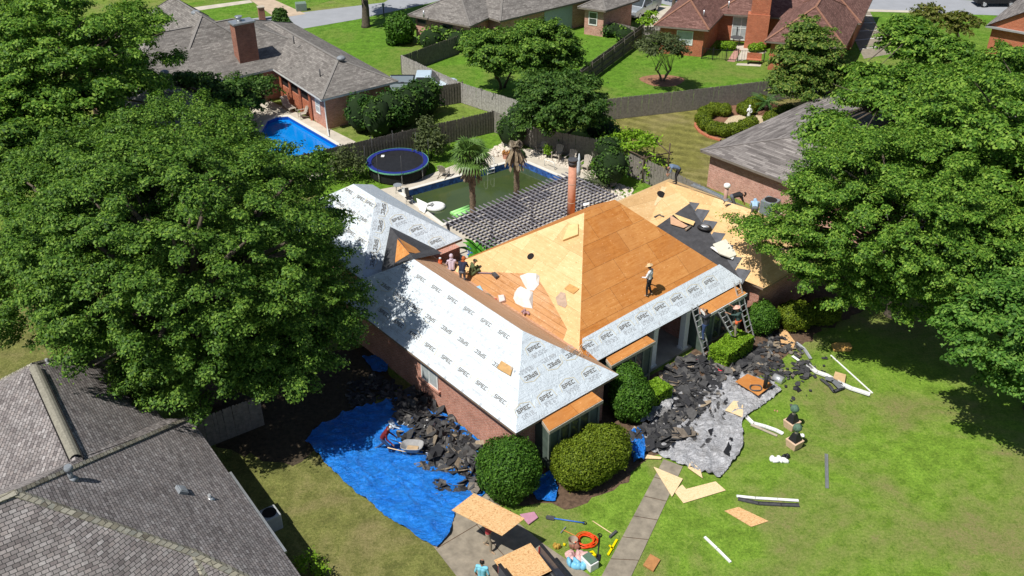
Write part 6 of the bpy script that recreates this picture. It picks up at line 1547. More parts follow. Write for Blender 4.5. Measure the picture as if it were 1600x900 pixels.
t2=copy_tree(t1); t2.location=at(1240,698,0); t2['label']='ball topiary in a beige square pot, lower of the pair on the lawn'
def heap(name,label,cat,px,r,h,mat,seed,nn=4):
    p=at(px[0],px[1],0); m=MB(); rg=random.Random(seed)
    for k in range(nn): m.ell(p+Vector((rg.uniform(-r,r),rg.uniform(-r,r)*.5,h*.4)),(r*rg.uniform(.5,.8),r*rg.uniform(.3,.6),h*rg.uniform(.5,1)),10,6,M=Matrix.Rotation(rg.uniform(0,3),3,'Z'),jit=.15,seed=seed+k)
    return tag(m.build(name,mat,None,loc=p),label,cat)
heap('crumpled_bag','crumpled white bag on the grass below the potted topiaries','bag',(1218,721),.32,.16,M_white,3,4)
heap('crumpled_bag','small black bag touching the white one below the topiaries','bag',(1229,716),.16,.18,M_black,5,3)
heap('crumpled_bag','small white wrapper just right of the lower topiary','bag',(1252,682),.15,.12,M_white,6,3)
heap('small_stone','small orange stone alone on the grass left of the upper topiary','stone',(1212,643),.07,.08,M_clay,8,2)
# loose orange red hose coils
def coil(name,label,px,r,mat,n=5,z=.05,seed=1,rr=.022):
    p=at(px[0],px[1],z); rg=random.Random(seed); pts=[]
    for k in range(n*22+1):
        a=2*math.pi*k/22; q=r*(.75+.3*math.sin(k*.37+seed)*.5+.12*math.sin(k*.11)); pts.append(p+Vector((math.cos(a)*q,math.sin(a)*q*.9,.02+.012*(k//22))))
    m=MB(); m.tube(pts,rr,5); return tag(m.build(name,mat,None,loc=p),label,'hose')
coil('hose_coil','bright red hose coil on the black debris below the teal net',(1128,577),.32,plain('hose_red',(.75,.02,.05),.4,.1),6,.16,1,.03)
coil('hose_coil','pink red hose loosely coiled on the debris left of the ladders',(1091,566),.24,plain('hose_pink',(.55,.05,.12),.4,.1),3,.14,2)
coil('hose_coil','orange extension cord in a flat round coil on the grass by the pickup',(916,846),.46,plain('hose_orange',(.75,.07,.01),.4,.1),9,.04,3,.02)
pts=[at(x,y,.12) for x,y in ((1060,560),(1085,568),(1100,566),(1115,572),(1128,577))]; m=MB(); m.tube(pts,.02,5); tag(m.build('hose_line',MATS['hose_red'],None,loc=pts[0]),'thin red air line running from the porch to the red coil','hose')
PN=GP((1112,560),(1124,556),(1133,563),(1134,572),(1122,574),(1114,568)); o=cloth('debris_net',PN,.09,lambda x,y:hq(x,y)*.5+.12,plain('teal_net',(.10,.24,.20),.7,.3),None,.02,9); tag(o,'heap of teal green netting between two ladders and the red coil','net')
# ladders
def ladder(label,b,tp_,w=.42,side=HU,n=None,feet=True):
    b=Vector(b);tp_=Vector(tp_); t=thing('ladder',label,'ladder',b); d=(tp_-b); L=d.length; d/=L
    for s in(-1,1):
        m=MB(); m.bar(b+side*s*w/2,tp_+side*s*w/2,.035,.075,d.cross(side)); m.build('rail',M_alu,t,fix=True)
    n=n or int(L/.305); 
    for k in range(n):
        c=b+d*(.25+k*.305)
        if (c-b).length>L-.05: break
        m=MB(); m.tube([c-side*w/2,c+side*w/2],.022,6); m.build('rung',M_alu,t)
    return t
def foot(px): return at(px[0],px[1],0)
LB1,LT1=foot((1108,566)),at(1085,478,3.0)
LB2,LT2=foot((1163,552)),at(1127,486,2.35)
LB3,LT3=foot((1175,533)),at(1151,440,3.15)
def fit(b,t,zt):  # keep ladders leaning towards the house
    return t
ladder('aluminium ladder with the dark shirted roofer, leftmost, leaning at the porch eave',LB1,W(*( (LB1-HO).dot(HU)-.3, .85),2.95)if False else LT1)
ladder('aluminium ladder rising through the lime hedge, middle of three, under the roofer in a hat',LB2,LT2)
ladder('tall aluminium ladder at the inside corner, rightmost, its top above the roof edge',LB3,LT3)
# ---- roof things
def onFr(x,y,off=0.0):
    n=(fp(6,5)-fp(5,5)).cross(fp(5,6)-fp(5,5)).normalized(); return ongrid(x,y,fp(5,5,off),n)
def onWl(x,y,off=0.0):
    n=(wl(6,5)-wl(5,5)).cross(wl(5,6)-wl(5,5)).normalized(); return ongrid(x,y,wl(5,5,off),n)
def rboard(name,label,cat,px,fn,off,th,mat,bev=0.0):
    pts=[fn(x,y,off) for x,y in px]; c=sum(pts,Vector((0,0,0)))/len(pts); m=MB(); m.slab(pts,th); return tag(m.build(name,mat,None,loc=c,fix=True,bevel=bev),label,cat)
M_pale=plain('pale_ply',(.70,.48,.22),.75,.12,3)
rboard('plywood_stack','stack of pale plywood on the light slope just left of the roof peak','board',((888,352),(903,349),(903,366),(879,375)),onL,.16,.14,M_pale)
rboard('plywood_offcut','small tan plywood rectangle on the light slope, nearest the hip line','board',((890,443),(905,451),(896,459),(882,451)),onL,.06,.05,plain('tan_ply',(.50,.27,.09),.8,.2))
rboard('cardboard_piece','torn grey cardboard piece left of the small tan rectangle on the light slope','cardboard',((876,456),(883,458),(886,476),(883,481),(871,476),(868,465)),onL,.03,.015,plain('grey_card',(.42,.30,.22),.85,.2))
rboard('plywood_block','tan wood block alone on the white underlayment near the hip','board',((783,563),(788,566),(801,574),(797,587),(776,575)),onWl,.12,.10,plain('block_wood',(.48,.29,.12),.8,.2),.02)
# white crumpled sacks
def sack(label,px,pts_px,seed,h=.35):
    P=[onL(x,y,.02) for x,y in pts_px]; m=MB(); c=sum(P,Vector((0,0,0)))/len(P); rg=random.Random(seed)
    n=len(P); top=[p.lerp(c,.35)+Z*(h*rg.uniform(.5,1)) for p in P]; vs=P+top+[c+Z*h*.45]
    fs=[(i,(i+1)%n,n+(i+1)%n,n+i) for i in range(n)]+[(n+i,n+(i+1)%n,2*n) for i in range(n)]
    m.add(vs,fs); return tag(m.build('white_sheet',plain('white_sheeting',(.70,.69,.66),.6,.12,5,bump=.5),None,loc=c),label,'plastic sheet')
sack('crumpled white plastic sheet on the brown deck, upper of two',0,((812,431),(823,430),(843,431),(842,445),(834,454),(824,453),(818,443)),1,.30)
sack('crumpled white plastic sheet on the brown deck, lower and larger of two',0,((804,457),(812,452),(826,453),(833,456),(832,482),(818,480),(806,474),(802,466)),2,.35)
rboard('clear_bin','small square whitish plastic bin on the brown deck','bin',((778,461),(787,460),(789,469),(780,472)),onL,.22,.20,plain('clear_plastic',(.60,.50,.48),.4,.1),.02)
c=onL(822,489,.05); m=MB(); rg=random.Random(3)
for k in range(5): m.ell(c+Vector((rg.uniform(-.15,.15),rg.uniform(-.3,.15),.05)),(.14,.07,.06),8,5,M=Matrix.Rotation(rg.uniform(0,3),3,'Z'))
tag(m.build('crumpled_rag',plain('rag_mauve',(.35,.20,.20),.85,.3),None,loc=c),'dark mauve rag below the two white sheets on the roof','rag')
# blue shovel head, hose and red item near the seated roofers
c=onL(749,449,.12); t=thing('dust_pan','light blue square shovel pan lying in the roof valley','shovel',c); m=MB(); m.slab([onL(741,449,.14),onL(750,446,.14),onL(755,455,.10),onL(745,457,.10)],.05); m.build('blade',plain('pan_blue',(.25,.45,.60),.4,.1),t,fix=True)
m=MB(); m.tube([onL(741,449,.14),onL(728,441,.20)],.018,5); m.build('handle',M_dgrey,t)
c=onL(769,467,.10); m=MB(); m.tube([onL(752,459,.1),onL(762,462,.13),onL(772,469,.1)],[.10,.13,.08],7); tag(m.build('rolled_tarp',plain('olive_roll',(.22,.18,.12),.8,.3),None,loc=c),'rolled dark cloth in the valley beside the red item','cloth roll')
m=MB(); c=onL(773,469,.06); m.ell(c,(.18,.12,.09),10,6); tag(m.build('tool_pouch',plain('red_cloth',(.50,.02,.02),.7,.2),None,loc=c),'red pouch at the lower end of the rolled cloth','pouch')
pts=[onL(742,426,.08),onL(772,427,.10)]; t=thing('roof_broom','long handled tool lying at the top of the brown deck','broom',pts[0]); m=MB(); m.tube(pts,.022,6); m.build('handle',plain('purple_grey',(.25,.22,.32),.6,.1),t); m=MB(); m.box(onL(774,430,.10),(.2,.45,.12),rot=.5); m.build('head',M_dgrey,t,fix=True)
# leaning shovel etc in the wing valley: gas can and helmet handled with people
rboard('white_bundle','thin white board end lying on the pergola side of the roof edge','board',((912,322),(921,319),(920,316),(911,318)),onL,.05,.04,M_white)
# right side of the roof: opened shingle bundles and felt tools
nV=nB
def onB(x,y,off=.0): return ongrid(x,y,W(*V0)+nB*off,nB)
FP=Wp([V1,Q_,V0]); nF=newell(FP); nF=nF if nF.z>0 else -nF
def onFe(x,y,off=.0): return ongrid(x,y,FP[0]+nF*off,nF)
rboard('underlayment_wrap','open white plastic wrap on the dark felt above the roof corner','plastic sheet',((1114,381),(1134,373),(1148,391),(1151,398),(1141,402),(1125,396)),onFe,.30,.10,plain('cream_wrap',(.62,.60,.50),.6,.12,4),.02)
rboard('white_board','long white board along the roof edge beneath the plastic wrap','board',((1110,386),(1113,385),(1148,400),(1145,405),(1124,396)),onFe,.22,.04,M_white)
rboard('plywood_offcut','pale thin plywood wedge lying on the dark felt, upper of two','board',((1050,333),(1086,346),(1083,352),(1062,344)),onFe,.16,.015,M_pale)
rboard('plywood_offcut','pale reddish plywood wedge lying on the dark felt, lower of two','board',((1047,336),(1075,353),(1068,356),(1048,350)),onFe,.10,.015,plain('rose_ply',(.55,.33,.20),.8,.15))
c=onFe(1101,356,.10); m=MB(); m.ell(c,(.42,.30,.14),14,7,M=Matrix.Rotation(-.4,3,'Z'),jit=.12,seed=4); o=tag(m.build('tool_bag',M_black,None,loc=c),'black bag with a silver top lying on the dark felt','bag')
m=MB(); m.ell(c+Z*.10,(.26,.15,.07),12,6,M=Matrix.Rotation(-.4,3,'Z')); m.build('flap',M_alu,o)
c=onFe(1075,357,.08); m=MB(); m.tube([c-HU*.2,c+HU*.25+Z*.05],[.07,.05],8); tag(m.build('nail_gun',plain('gun_tan',(.32,.25,.18),.6,.3),None,loc=c),'small tan nail gun left of the black bag on the felt','tool')
c=onP(1027,338,TA); m=MB(); m.bar(c+nA*.05-HU*.25,c+nA*.05+HU*.3,.08,.06); m.bar(c+nA*.05+HU*.1,c+nA*.05+HU*.2-HV*.3,.06,.05); tag(m.build('pry_bar',M_dgrey,None,loc=c),'dark hand tool at the lower edge of the rear plywood slope','tool')
# gutter and pipe along the ridge of the right wing
strip('gutter','long grey trough lying along the far edge of the plywood wing','gutter',((1081,289),(1100,296),(1128,309),(1134,314)),.22,.10,M_lead,[4.85,4.85,4.85,4.85],cross='U')
p=at(1133,314,4.7); m=MB(); m.tube([p-Z*.5,p+Z*.85],.11,10); ff_=m.build('flue_pipe',plain('flue_pink',(.45,.28,.22),.7,.1),house); m=MB(); m.tube([p+Z*.85,p+Z*.9,p+Z*1.0,p+Z*1.05],[.16,.19,.19,.14],12); m.build('cap',M_white,ff_)
m=MB(); c=at(892,337,2.5); c=Vector((c.x,c.y,0)); m.tube([c+Z*2.2,c+Z*5.75],.235,18); fl_=m.build('chimney',M_clay,house); m=MB(); m.tube([c+Z*5.75,c+Z*6.05],.25,18); m.tube([c+Z*6.05,c+Z*6.15],.29,18); m.build('cap',M_dgrey,fl_)
for zz in (3.4,4.6): m=MB(); m.tube([c+Z*zz,c+Z*(zz+.03)],.243,18); m.build('band',M_trim,fl_)
# ground tools by the pickup
def tool(name,label,cat,a,b,r,mat,head=None,hm=None,grip=False):
    A=at(*a,.05);B=at(*b,.05); t=thing(name,label,cat,Vector((A.x,A.y,0))); m=MB(); m.tube([A,B],r,6); m.build('handle',mat,t)
    d=(B-A).normalized(); s=d.cross(Z)
    m=MB(); 
    if head=='blade': m.slab([B-s*.12+Z*.02,B+s*.12+Z*.02,B+d*.32+s*.11+Z*.02,B+d*.36+Z*.02,B+d*.32-s*.11+Z*.02],.012)
    elif head=='broom': m.bar(B-s*.22,B+s*.22,.10,.12)
    elif head=='rake': m.bar(B-s*.2,B+s*.2,.04,.03)
    if head: m.build('head',hm or M_dgrey,t,fix=True)
    if grip: m=MB(); pts=[A+d*(.05-.09*math.cos(q)) +s*.075*math.sin(q)-d*.05 for q in [k*math.pi/6 for k in range(13)]]; m.tube(pts,.018,5); m.build('grip',M_black,t)
    return t
tool('shovel','blue handled shovel lying on the grass, farthest tool from the pickup','shovel',(913,817),(866,810),.028,plain('handle_blue',(.05,.16,.55),.4,.2),'blade',M_dgrey,True)
tool('push_broom','push broom with pale wooden handle, head pointing to the walkway','broom',(926,814),(958,835),.022,M_board,'broom',M_dgrey)
tool('rake','rake with an orange brown handle touching the orange cord coil','rake',(905,840),(880,828),.02,plain('handle_orange',(.55,.22,.05),.5,.2),'rake',M_metal)
tool('shovel','black spade right of the orange cord coil, blade toward the pickup','shovel',(937,836),(934,866),.022,M_black,'blade',M_black,True)
A=at(964,843,.05);B=at(950,867,.05); m=MB(); m.bar(A,B,.09,.05); m.bar(at(952,852,.05),at(958,858,.05),.07,.05); tag(m.build('spirit_level',plain('bright_yellow',(.75,.60,.0),.4,.1),None,loc=A,fix=True),'yellow level lying by the walkway edge','level')
heap('work_light','yellow and brown tool nearest the pickup rail on the grass','tool',(872,857),.14,.22,plain('tool_mix',(.45,.28,.05),.6,.5,12),11,4)
heap('yellow_cap','small yellow cap on the grass left of the brown bucket','cap',(883,853),.09,.12,MATS['bright_yellow'],12,2)
heap('cloth_pile','pile of pink and white cloths on the grass by the pickup','cloth',(901,870),.34,.2,plain('pink_cloth',(.62,.38,.36),.85,.3,8),14,7)
heap('cloth_pile','brown and red bag beside the tan bucket','bag',(897,856),.2,.25,plain('brown_bag',(.26,.12,.08),.85,.4,9),16,4)
heap('shopping_bag','light blue plastic bag between the pickup and the green cooler','bag',(900,884),.30,.22,plain('bag_blue',(.18,.48,.68),.4,.2,6),17,5)
bucket('tan bucket with a lid on the grass by the orange cord coil',(895,852),M_trim,.2,.34)
c=at(921,884,0); t=thing('cooler_box','white cooler with dark green lid on the grass beside the pickup','cooler',c); mt=Matrix.Rotation(R(35),3,'Z'); m=MB(); m.box(c+Z*.2,(.42,.62,.40),M=mt); m.build('body',M_white,t,fix=True,bevel=.03); m=MB(); m.box(c+Z*.425,(.36,.54,.045),M=mt); m.build('lid',plain('lid_green',(.10,.17,.12),.5,.1),t,fix=True,bevel=.015)
c=at(923,872,0); t=thing('tool_case','small yellow case behind the green lidded cooler','case',c); m=MB(); m.box(c+Z*.12,(.36,.28,.24),rot=.5); m.build('body',MATS['bright_yellow'],t,fix=True,bevel=.03); m=MB(); m.tube([c+Vector((-.08,0,.24)),c+Vector((-.05,0,.29)),c+Vector((.05,0,.29)),c+Vector((.08,0,.24))],.015,5); m.build('handle',M_black,t)
# wheelbarrow
c=at(645,712,0); t=thing('wheelbarrow','grey wheelbarrow with an empty sandy tray on the blue tarp edge','wheelbarrow',c)
fx=(at(690,713,0)-at(600,705,0)).normalized(); fy=Vector((-fx.y,fx.x,0)); fx=Vector((fx.x,fx.y,0))
def wbp(x,y,z): return c+fx*x+fy*y+Z*z
m=MB(); n=16; top=[];bot=[]
for k in range(n):
    a=2*math.pi*k/n; ca,sa=math.cos(a),math.sin(a); sx=abs(ca)**.6*(1 if ca>0 else -1); sy=abs(sa)**.6*(1 if sa>0 else -1)
    top.append(wbp(.50*sx,.34*sy,.66+.04*ca)); bot.append(wbp(.30*sx,.20*sy,.36))
m.add(top+bot,[(i,(i+1)%n,n+(i+1)%n,n+i) for i in range(n)]+[list(range(n,2*n))]); tr=m.build('tray',plain('tray_grey',(.36,.36,.36),.5,.15),t)
sm=tr.modifiers.new('thick','SOLIDIFY'); sm.thickness=.02
m=MB(); m.face(wbp(-.25,-.2,.42),wbp(.25,-.2,.42),wbp(.25,.2,.42),wbp(-.25,.2,.42)); m.build('load',plain('sandy',(.42,.30,.18),.9,.2),t)
for s in(-1,1):
    m=MB(); m.tube([wbp(-1.05,s*.27,.60),wbp(-.4,s*.22,.42),wbp(.62,s*.08,.22)],.022,6); m.build('handle',M_board,t)
    m=MB(); m.tube([wbp(-.35,s*.2,.40),wbp(-.32,s*.22,.0),wbp(-.1,s*.2,.02),wbp(0,s*.17,.36)],.018,5); m.build('leg',M_dgrey,t)
wheel(t,wbp(.66,0,.2),.2,.09,fy)
for k,(x,y,lab) in enumerate(((662,668,'white scrap of underlayment on the shingle heap, by the worker in the dark red shirt'),(628,672,'small white packet left of the shingle heap'))):
    m=MB(); a=at(x,y,.35 if k==0 else .12); m.slab([a,a+Vector((.5,.1,.05)),a+Vector((.55,.4,.0)),a+Vector((.1,.45,.1))],.01); tag(m.build('white_scrap',M_white,None,loc=Vector((a.x,a.y,0)),fix=True),lab,'scrap')
PS=GP((606,664),(625,652),(636,662),(628,676),(612,676)); o=cloth('pale_sheet',PS,.1,lambda x,y:hq(x,y)*.5+.12,plain('paleblue_sheet',(.50,.58,.68),.5,.15),None,.03,12); tag(o,'pale crumpled plastic sheet behind the worker in the dark red shirt','plastic sheet')
# ---------------------------------------------------------------- people
def skin_mat(): return plain('skin',(.36,.19,.12),.6,.08,8)
SK=skin_mat(); M_hair=plain('hair_dark',(.015,.010,.008),.7,.2)
def cap_mesh(bm_v,bm_f,a,b,ra,rb,n=14,rings=4):
    """a tapered capsule from a to b"""
    a=Vector(a);b=Vector(b); d=b-a; L=d.length
    if L<1e-5: d=Z.copy(); L=1e-5
    x,y,dd=frame_from(d); o=len(bm_v); prof=[]
    for k in range(rings+1): t=math.pi/2*(1-k/rings); prof.append((-ra*math.sin(t),ra*math.cos(t),0))
    for k in range(rings+1): t=math.pi/2*(k/rings); prof.append((rb*math.sin(t),rb*math.cos(t),1))
    for off,r,w in prof:
        c=(a if w==0 else b)+dd*off
        for k in range(n):
            an=2*math.pi*k/n; bm_v.append(c+(x*math.cos(an)+y*math.sin(an))*max(r,1e-4))
    m=len(prof)
    for i in range(m-1):
        for k in range(n): bm_f.append((o+i*n+k,o+(i+1)*n+k,o+(i+1)*n+(k+1)%n,o+i*n+(k+1)%n))
    bm_f.append([o+k for k in range(n)]); bm_f.append([o+(m-1)*n+k for k in range(n)][::-1])
BASE=dict(pel=(0,0,.95),wai=(0,.0,1.1),che=(0,0,1.32),nek=(0,.0,1.47),hed=(0,.03,1.62),
 sl=(-.18,0,1.41),sr=(.18,0,1.41),el=(-.26,-.02,1.14),er=(.26,-.02,1.14),wl=(-.27,.08,.90),wr=(.27,.08,.90),
 hl=(-.10,0,.92),hr=(.10,0,.92),kl=(-.12,.03,.50),kr=(.12,.03,.50),al=(-.13,-.02,.09),ar=(.13,-.02,.09),tl=(-.15,.16,.04),tr=(.15,.16,.04))
def P_(**k): d=dict(BASE); d.update(k); return d
POSE={
 'stand':P_(),
 'work_up':P_(el=(-.27,.10,1.16),wl=(-.20,.32,1.08),er=(.27,.06,1.14),wr=(.24,.26,1.02),hed=(0,.06,1.62),kl=(-.13,.06,.5),al=(-.15,.02,.09),tl=(-.17,.2,.05),ar=(.12,-.10,.09),tr=(.14,.08,.04)),
 'bend':P_(pel=(0,-.22,.92),wai=(0,-.10,1.02),che=(0,.18,1.10),nek=(0,.33,1.07),hed=(0,.46,1.00),sl=(-.18,.25,1.10),sr=(.18,.25,1.10),el=(-.20,.32,.84),er=(.20,.32,.84),wl=(-.12,.42,.62),wr=(.12,.42,.62),hl=(-.10,-.2,.9),hr=(.10,-.2,.9),kl=(-.13,-.05,.48),kr=(.13,-.1,.48),al=(-.14,-.1,.09),ar=(.14,-.16,.09),tl=(-.15,.08,.04),tr=(.15,.02,.04)),
 'kneel':P_(pel=(0,-.28,.50),wai=(0,-.12,.55),che=(0,.12,.60),nek=(0,.27,.62),hed=(0,.40,.60),sl=(-.18,.19,.60),sr=(.18,.19,.60),el=(-.22,.28,.34),er=(.22,.28,.34),wl=(-.16,.42,.10),wr=(.16,.42,.10),hl=(-.1,-.28,.46),hr=(.1,-.28,.46),kl=(-.13,-.12,.08),kr=(.13,-.12,.08),al=(-.13,-.52,.08),ar=(.13,-.52,.08),tl=(-.13,-.66,.04),tr=(.13,-.66,.04)),
 'sit':P_(pel=(0,0,.16),wai=(0,.02,.32),che=(0,.10,.55),nek=(0,.16,.70),hed=(0,.22,.84),sl=(-.18,.10,.63),sr=(.18,.10,.63),el=(-.27,.20,.40),er=(.27,.20,.40),wl=(-.17,.42,.34),wr=(.17,.42,.34),hl=(-.1,0,.14),hr=(.1,0,.14),kl=(-.18,.40,.44),kr=(.18,.38,.42),al=(-.15,.55,.09),ar=(.15,.52,.09),tl=(-.16,.72,.04),tr=(.16,.70,.04)),
 'stoop':P_(pel=(0,-.10,.93),wai=(0,-.05,1.07),che=(0,.10,1.24),nek=(0,.20,1.36),hed=(0,.30,1.46),sl=(-.18,.14,1.32),sr=(.18,.14,1.32),el=(-.26,.24,1.08),er=(.26,.22,1.08),wl=(-.12,.44,.98),wr=(.14,.44,.96),kl=(-.12,.06,.48),kr=(.12,-.02,.48)),
 'climb':P_(che=(0,.05,1.32),nek=(0,.08,1.47),hed=(0,.12,1.62),el=(-.27,.22,1.45),wl=(-.20,.36,1.68),er=(.28,.20,1.36),wr=(.21,.40,1.52),kr=(.14,.30,.66),ar=(.13,.16,.31),tr=(.13,.34,.30),kl=(-.12,.06,.48)),
 'reach':P_(che=(0,.05,1.32),nek=(0,.08,1.47),hed=(-.02,.14,1.62),el=(-.36,.22,1.42),wl=(-.48,.42,1.52),er=(.16,.30,1.50),wr=(-.02,.52,1.72),kr=(.14,.30,.66),ar=(.13,.16,.31),tr=(.13,.34,.30)),
 'push':P_(pel=(0,-.10,.90),wai=(0,-.03,1.03),che=(0,.12,1.24),nek=(0,.19,1.38),hed=(0,.27,1.51),sl=(-.18,.13,1.33),sr=(.18,.13,1.33),el=(-.25,.16,1.02),er=(.25,.16,1.02),wl=(-.27,.42,.78),wr=(.27,.42,.78),hl=(-.1,-.1,.87),hr=(.1,-.1,.87),kr=(.12,.20,.50),ar=(.12,.22,.09),tr=(.13,.41,.04),kl=(-.12,-.10,.47),al=(-.12,-.46,.14),tl=(-.12,-.30,.04)),
 'carry':P_(che=(0,.02,1.30),hed=(0,.05,1.60),el=(-.34,.06,1.56),wl=(-.34,.08,1.83),er=(.34,.06,1.56),wr=(.34,.08,1.83),kr=(.12,.14,.50),ar=(.13,.16,.09),tr=(.15,.34,.04),kl=(-.12,-.06,.48),al=(-.13,-.26,.10),tl=(-.14,-.08,.04)),
}
def person(label,loc,yaw,pose,shirt,pants,shoes=None,sleeves='long',hat=None,hatm=None,belt=None,skirt=None,hair=True,scale=1.0,group=None,tuck=False):
    J={k:Vector(v) for k,v in POSE[pose].items()}; lo=min(J[k].z for k in('tl','tr','al','ar','kl','kr'))
    t=thing('person',label,'person',(0,0,0),group); V=[];F=[];segs=[]
    mats=[SK,shirt,pants,shoes or M_black]; 
    def seg(a,b,ra,rb,mi): cap_mesh(V,F,a,b,ra,rb); segs.append((Vector(a),Vector(b),ra,rb,mi))
    side=(J['sr']-J['sl']).normalized(); up=(J['nek']-J['che']).normalized(); fw=up.cross(side); fw=-fw if fw.y*1.0+fw.z*-.2<0 and pose not in('kneel','bend') else fw
    hside=(J['hr']-J['hl']).normalized()
    for s in(-1,1):
        seg(J['che']+side*s*.075,J['wai']+side*s*.055,.118,.108,1); seg(J['wai']+side*s*.055,J['pel']+hside*s*.06,.108,.112,1 if not tuck else 2)
    seg(J['pel']-hside*.06,J['pel']+hside*.06,.115,.115,2)
    seg(J['sl'],J['sr'],.075,.075,1); seg(J['che'],J['nek'],.09,.055,1); seg(J['nek'],J['hed'],.052,.05,0)
    hu=(J['hed']-J['nek']).normalized(); hf=Vector((0,1,0)); 
    if abs(hu.y)>.5: hf=Vector((0,.55,-.75)) if pose in('bend',) else Vector((0,.8,-.45))
    hf=(hf-hu*hf.dot(hu)).normalized(); hs=hf.cross(hu).normalized()
    H=J['hed']
    seg(H-hu*.01,H+hu*.055,.082,.084,0); seg(H-hu*.055+hf*.03,H+hf*.01,.055,.072,0)      # skull, jaw
    seg(H+hf*.085-hu*.005,H+hf*.105-hu*.025,.013,.015,0)                                  # nose
    for s in(-1,1):
        seg(H+hs*s*.085,H+hs*s*.09-hu*.02,.018,.016,0)                                    # ears
        seg(H+hf*.068+hs*s*.03+hu*.028,H+hf*.072+hs*s*.045+hu*.026,.016,.014,0)           # brow
    for q in 'lr':
        S,E,Wr=J['s'+q],J['e'+q],J['w'+q]
        seg(S,E,.056,.043,1); seg(E,E.lerp(Wr,.25),.043,.041,1 if sleeves!='none' else 0); seg(E.lerp(Wr,.25),Wr,.040,.028,1 if sleeves=='long' else 0)
        d=(Wr-E).normalized(); sx=d.cross(Z if abs(d.z)<.9 else Vector((0,1,0))).normalized(); nz=sx.cross(d)
        sgn=1 if q=='l' else -1
        palm=Wr+d*.075; seg(Wr+sx*.012,palm+sx*.022,.024,.020,0); seg(Wr-sx*.012,palm-sx*.022,.024,.020,0)
        curl=-nz if nz.z>0 else nz
        for i,(of,ln) in enumerate(((-.033,.052),(-.011,.066),(.012,.062),(.034,.045))):
            b0=palm+sx*of; b1=b0+(d*.8+curl*.35).normalized()*ln*.55; b2=b1+(d*.35+curl*.9).normalized()*ln*.5
            seg(b0,b1,.0115,.0105,0); seg(b1,b2,.0105,.009,0)
        tb=Wr+d*.03+sx*sgn*.03; seg(tb,tb+(sx*sgn*.75+d*.6+curl*.3).normalized()*.04,.014,.012,0); 
        seg(tb+(sx*sgn*.75+d*.6+curl*.3).normalized()*.04,tb+(sx*sgn*.75+d*.6+curl*.3).normalized()*.04+(d+curl*.5).normalized()*.03,.012,.010,0)
        hp,kn,an,to=J['h'+q],J['k'+q],J['a'+q],J['t'+q]
        seg(hp,kn,.088,.060,2); seg(kn,kn.lerp(an,.35),.060,.058,2); seg(kn.lerp(an,.35),an,.058,.042,2)
        seg(an-(to-an).normalized()*.03,to,.042,.034,3)
    me=bpy.data.meshes.new('body'); me.from_pydata([tuple(v) for v in V],[],F); o=bpy.data.objects.new('body_tmp',me); COL.objects.link(o)
    md=o.modifiers.new('r','REMESH'); md.mode='VOXEL'; md.voxel_size=.0135; md.use_smooth_shade=True
    m2=o.modifiers.new('s','SMOOTH'); m2.factor=.5; m2.iterations=2
    dg=bpy.context.evaluated_depsgraph_get(); me2=bpy.data.meshes.new_from_object(o.evaluated_get(dg)); bpy.data.objects.remove(o); bpy.data.meshes.remove(me)
    me2.name='body'; me2.materials.clear()
    for m_ in mats: me2.materials.append(m_)
    n=len(me2.polygons); C=np.zeros(n*3); me2.polygons.foreach_get('center',C); C=C.reshape(-1,3)
    best=np.full(n,1e9); mi=np.zeros(n,dtype=np.int32)
    for a,b,ra,rb,k in segs:
        a_=np.array(a);ab=np.array(b)-a_; tt=np.clip(((C-a_)@ab)/max(1e-9,ab@ab),0,1); dd=np.linalg.norm(C-(a_+tt[:,None]*ab),axis=1)-(ra+(rb-ra)*tt)
        w=dd<best; best[w]=dd[w]; mi[w]=k
    me2.polygons.foreach_set('material_index',mi); me2.polygons.foreach_set('use_smooth',np.ones(n,bool))
    body=bpy.data.objects.new('body',me2); COL.objects.link(body); body.parent=t
    # face: eyes and mouth
    m=MB()
    for s in(-1,1): m.ell(H+hf*.082+hs*s*.032+hu*.012,.011,8,6)
    m.build('eye',M_black,t)
    m=MB(); m.tube([H+hf*.082-hs*.022-hu*.052,H+hf*.09-hu*.054,H+hf*.082+hs*.022-hu*.052],.007,5); m.build('mouth',plain('lips',(.28,.09,.07),.6,.1),t)
    M3=Matrix((hs,hf,hu)).transposed()
    if hair: m=MB(); m.ell(H+hu*.045-hf*.018,(.094,.098,.085),16,9,M=M3); m.build('hair',M_hair,t)
    if hat=='brim':
        m=MB(); n=22; c=H+hu*.085
        ring0=[];ring1=[];ring2=[];ring3=[]
        for k in range(n):
            a=2*math.pi*k/n; d=hs*math.cos(a)+hf*math.sin(a); cur=.035*abs(math.cos(a))**2
            ring0.append(c+d*.19+hu*cur); ring1.append(c+d*.10); ring2.append(c+d*.092+hu*.09); ring3.append(c+d*.06+hu*.115)
        m.add(ring0+ring1+ring2+ring3+[c+hu*.105],[(r_*n+i,r_*n+(i+1)%n,(r_+1)*n+(i+1)%n,(r_+1)*n+i) for r_ in range(3) for i in range(n)]+[(3*n+i,3*n+(i+1)%n,4*n) for i in range(n)],True)
        ho=m.build('hat',hatm or M_trim,t); sm=ho.modifiers.new('t','SOLIDIFY'); sm.thickness=.008
    elif hat=='cap':
        m=MB(); m.ell(H+hu*.06,(.098,.102,.075),16,8,M=M3); m.slab([H+hu*.06+hf*.08-hs*.07,H+hu*.06+hf*.08+hs*.07,H+hu*.045+hf*.165+hs*.05,H+hu*.045+hf*.165-hs*.05],.01); m.build('hat',hatm or M_black,t)
    elif hat=='hood':
        m=MB(); m.ell(H+hu*.02-hf*.022,(.108,.112,.128),16,10,M=M3); m.tube([J['nek']-hu*.05,J['nek']+hu*.04],[.12,.10],12); m.build('hood',hatm,t)
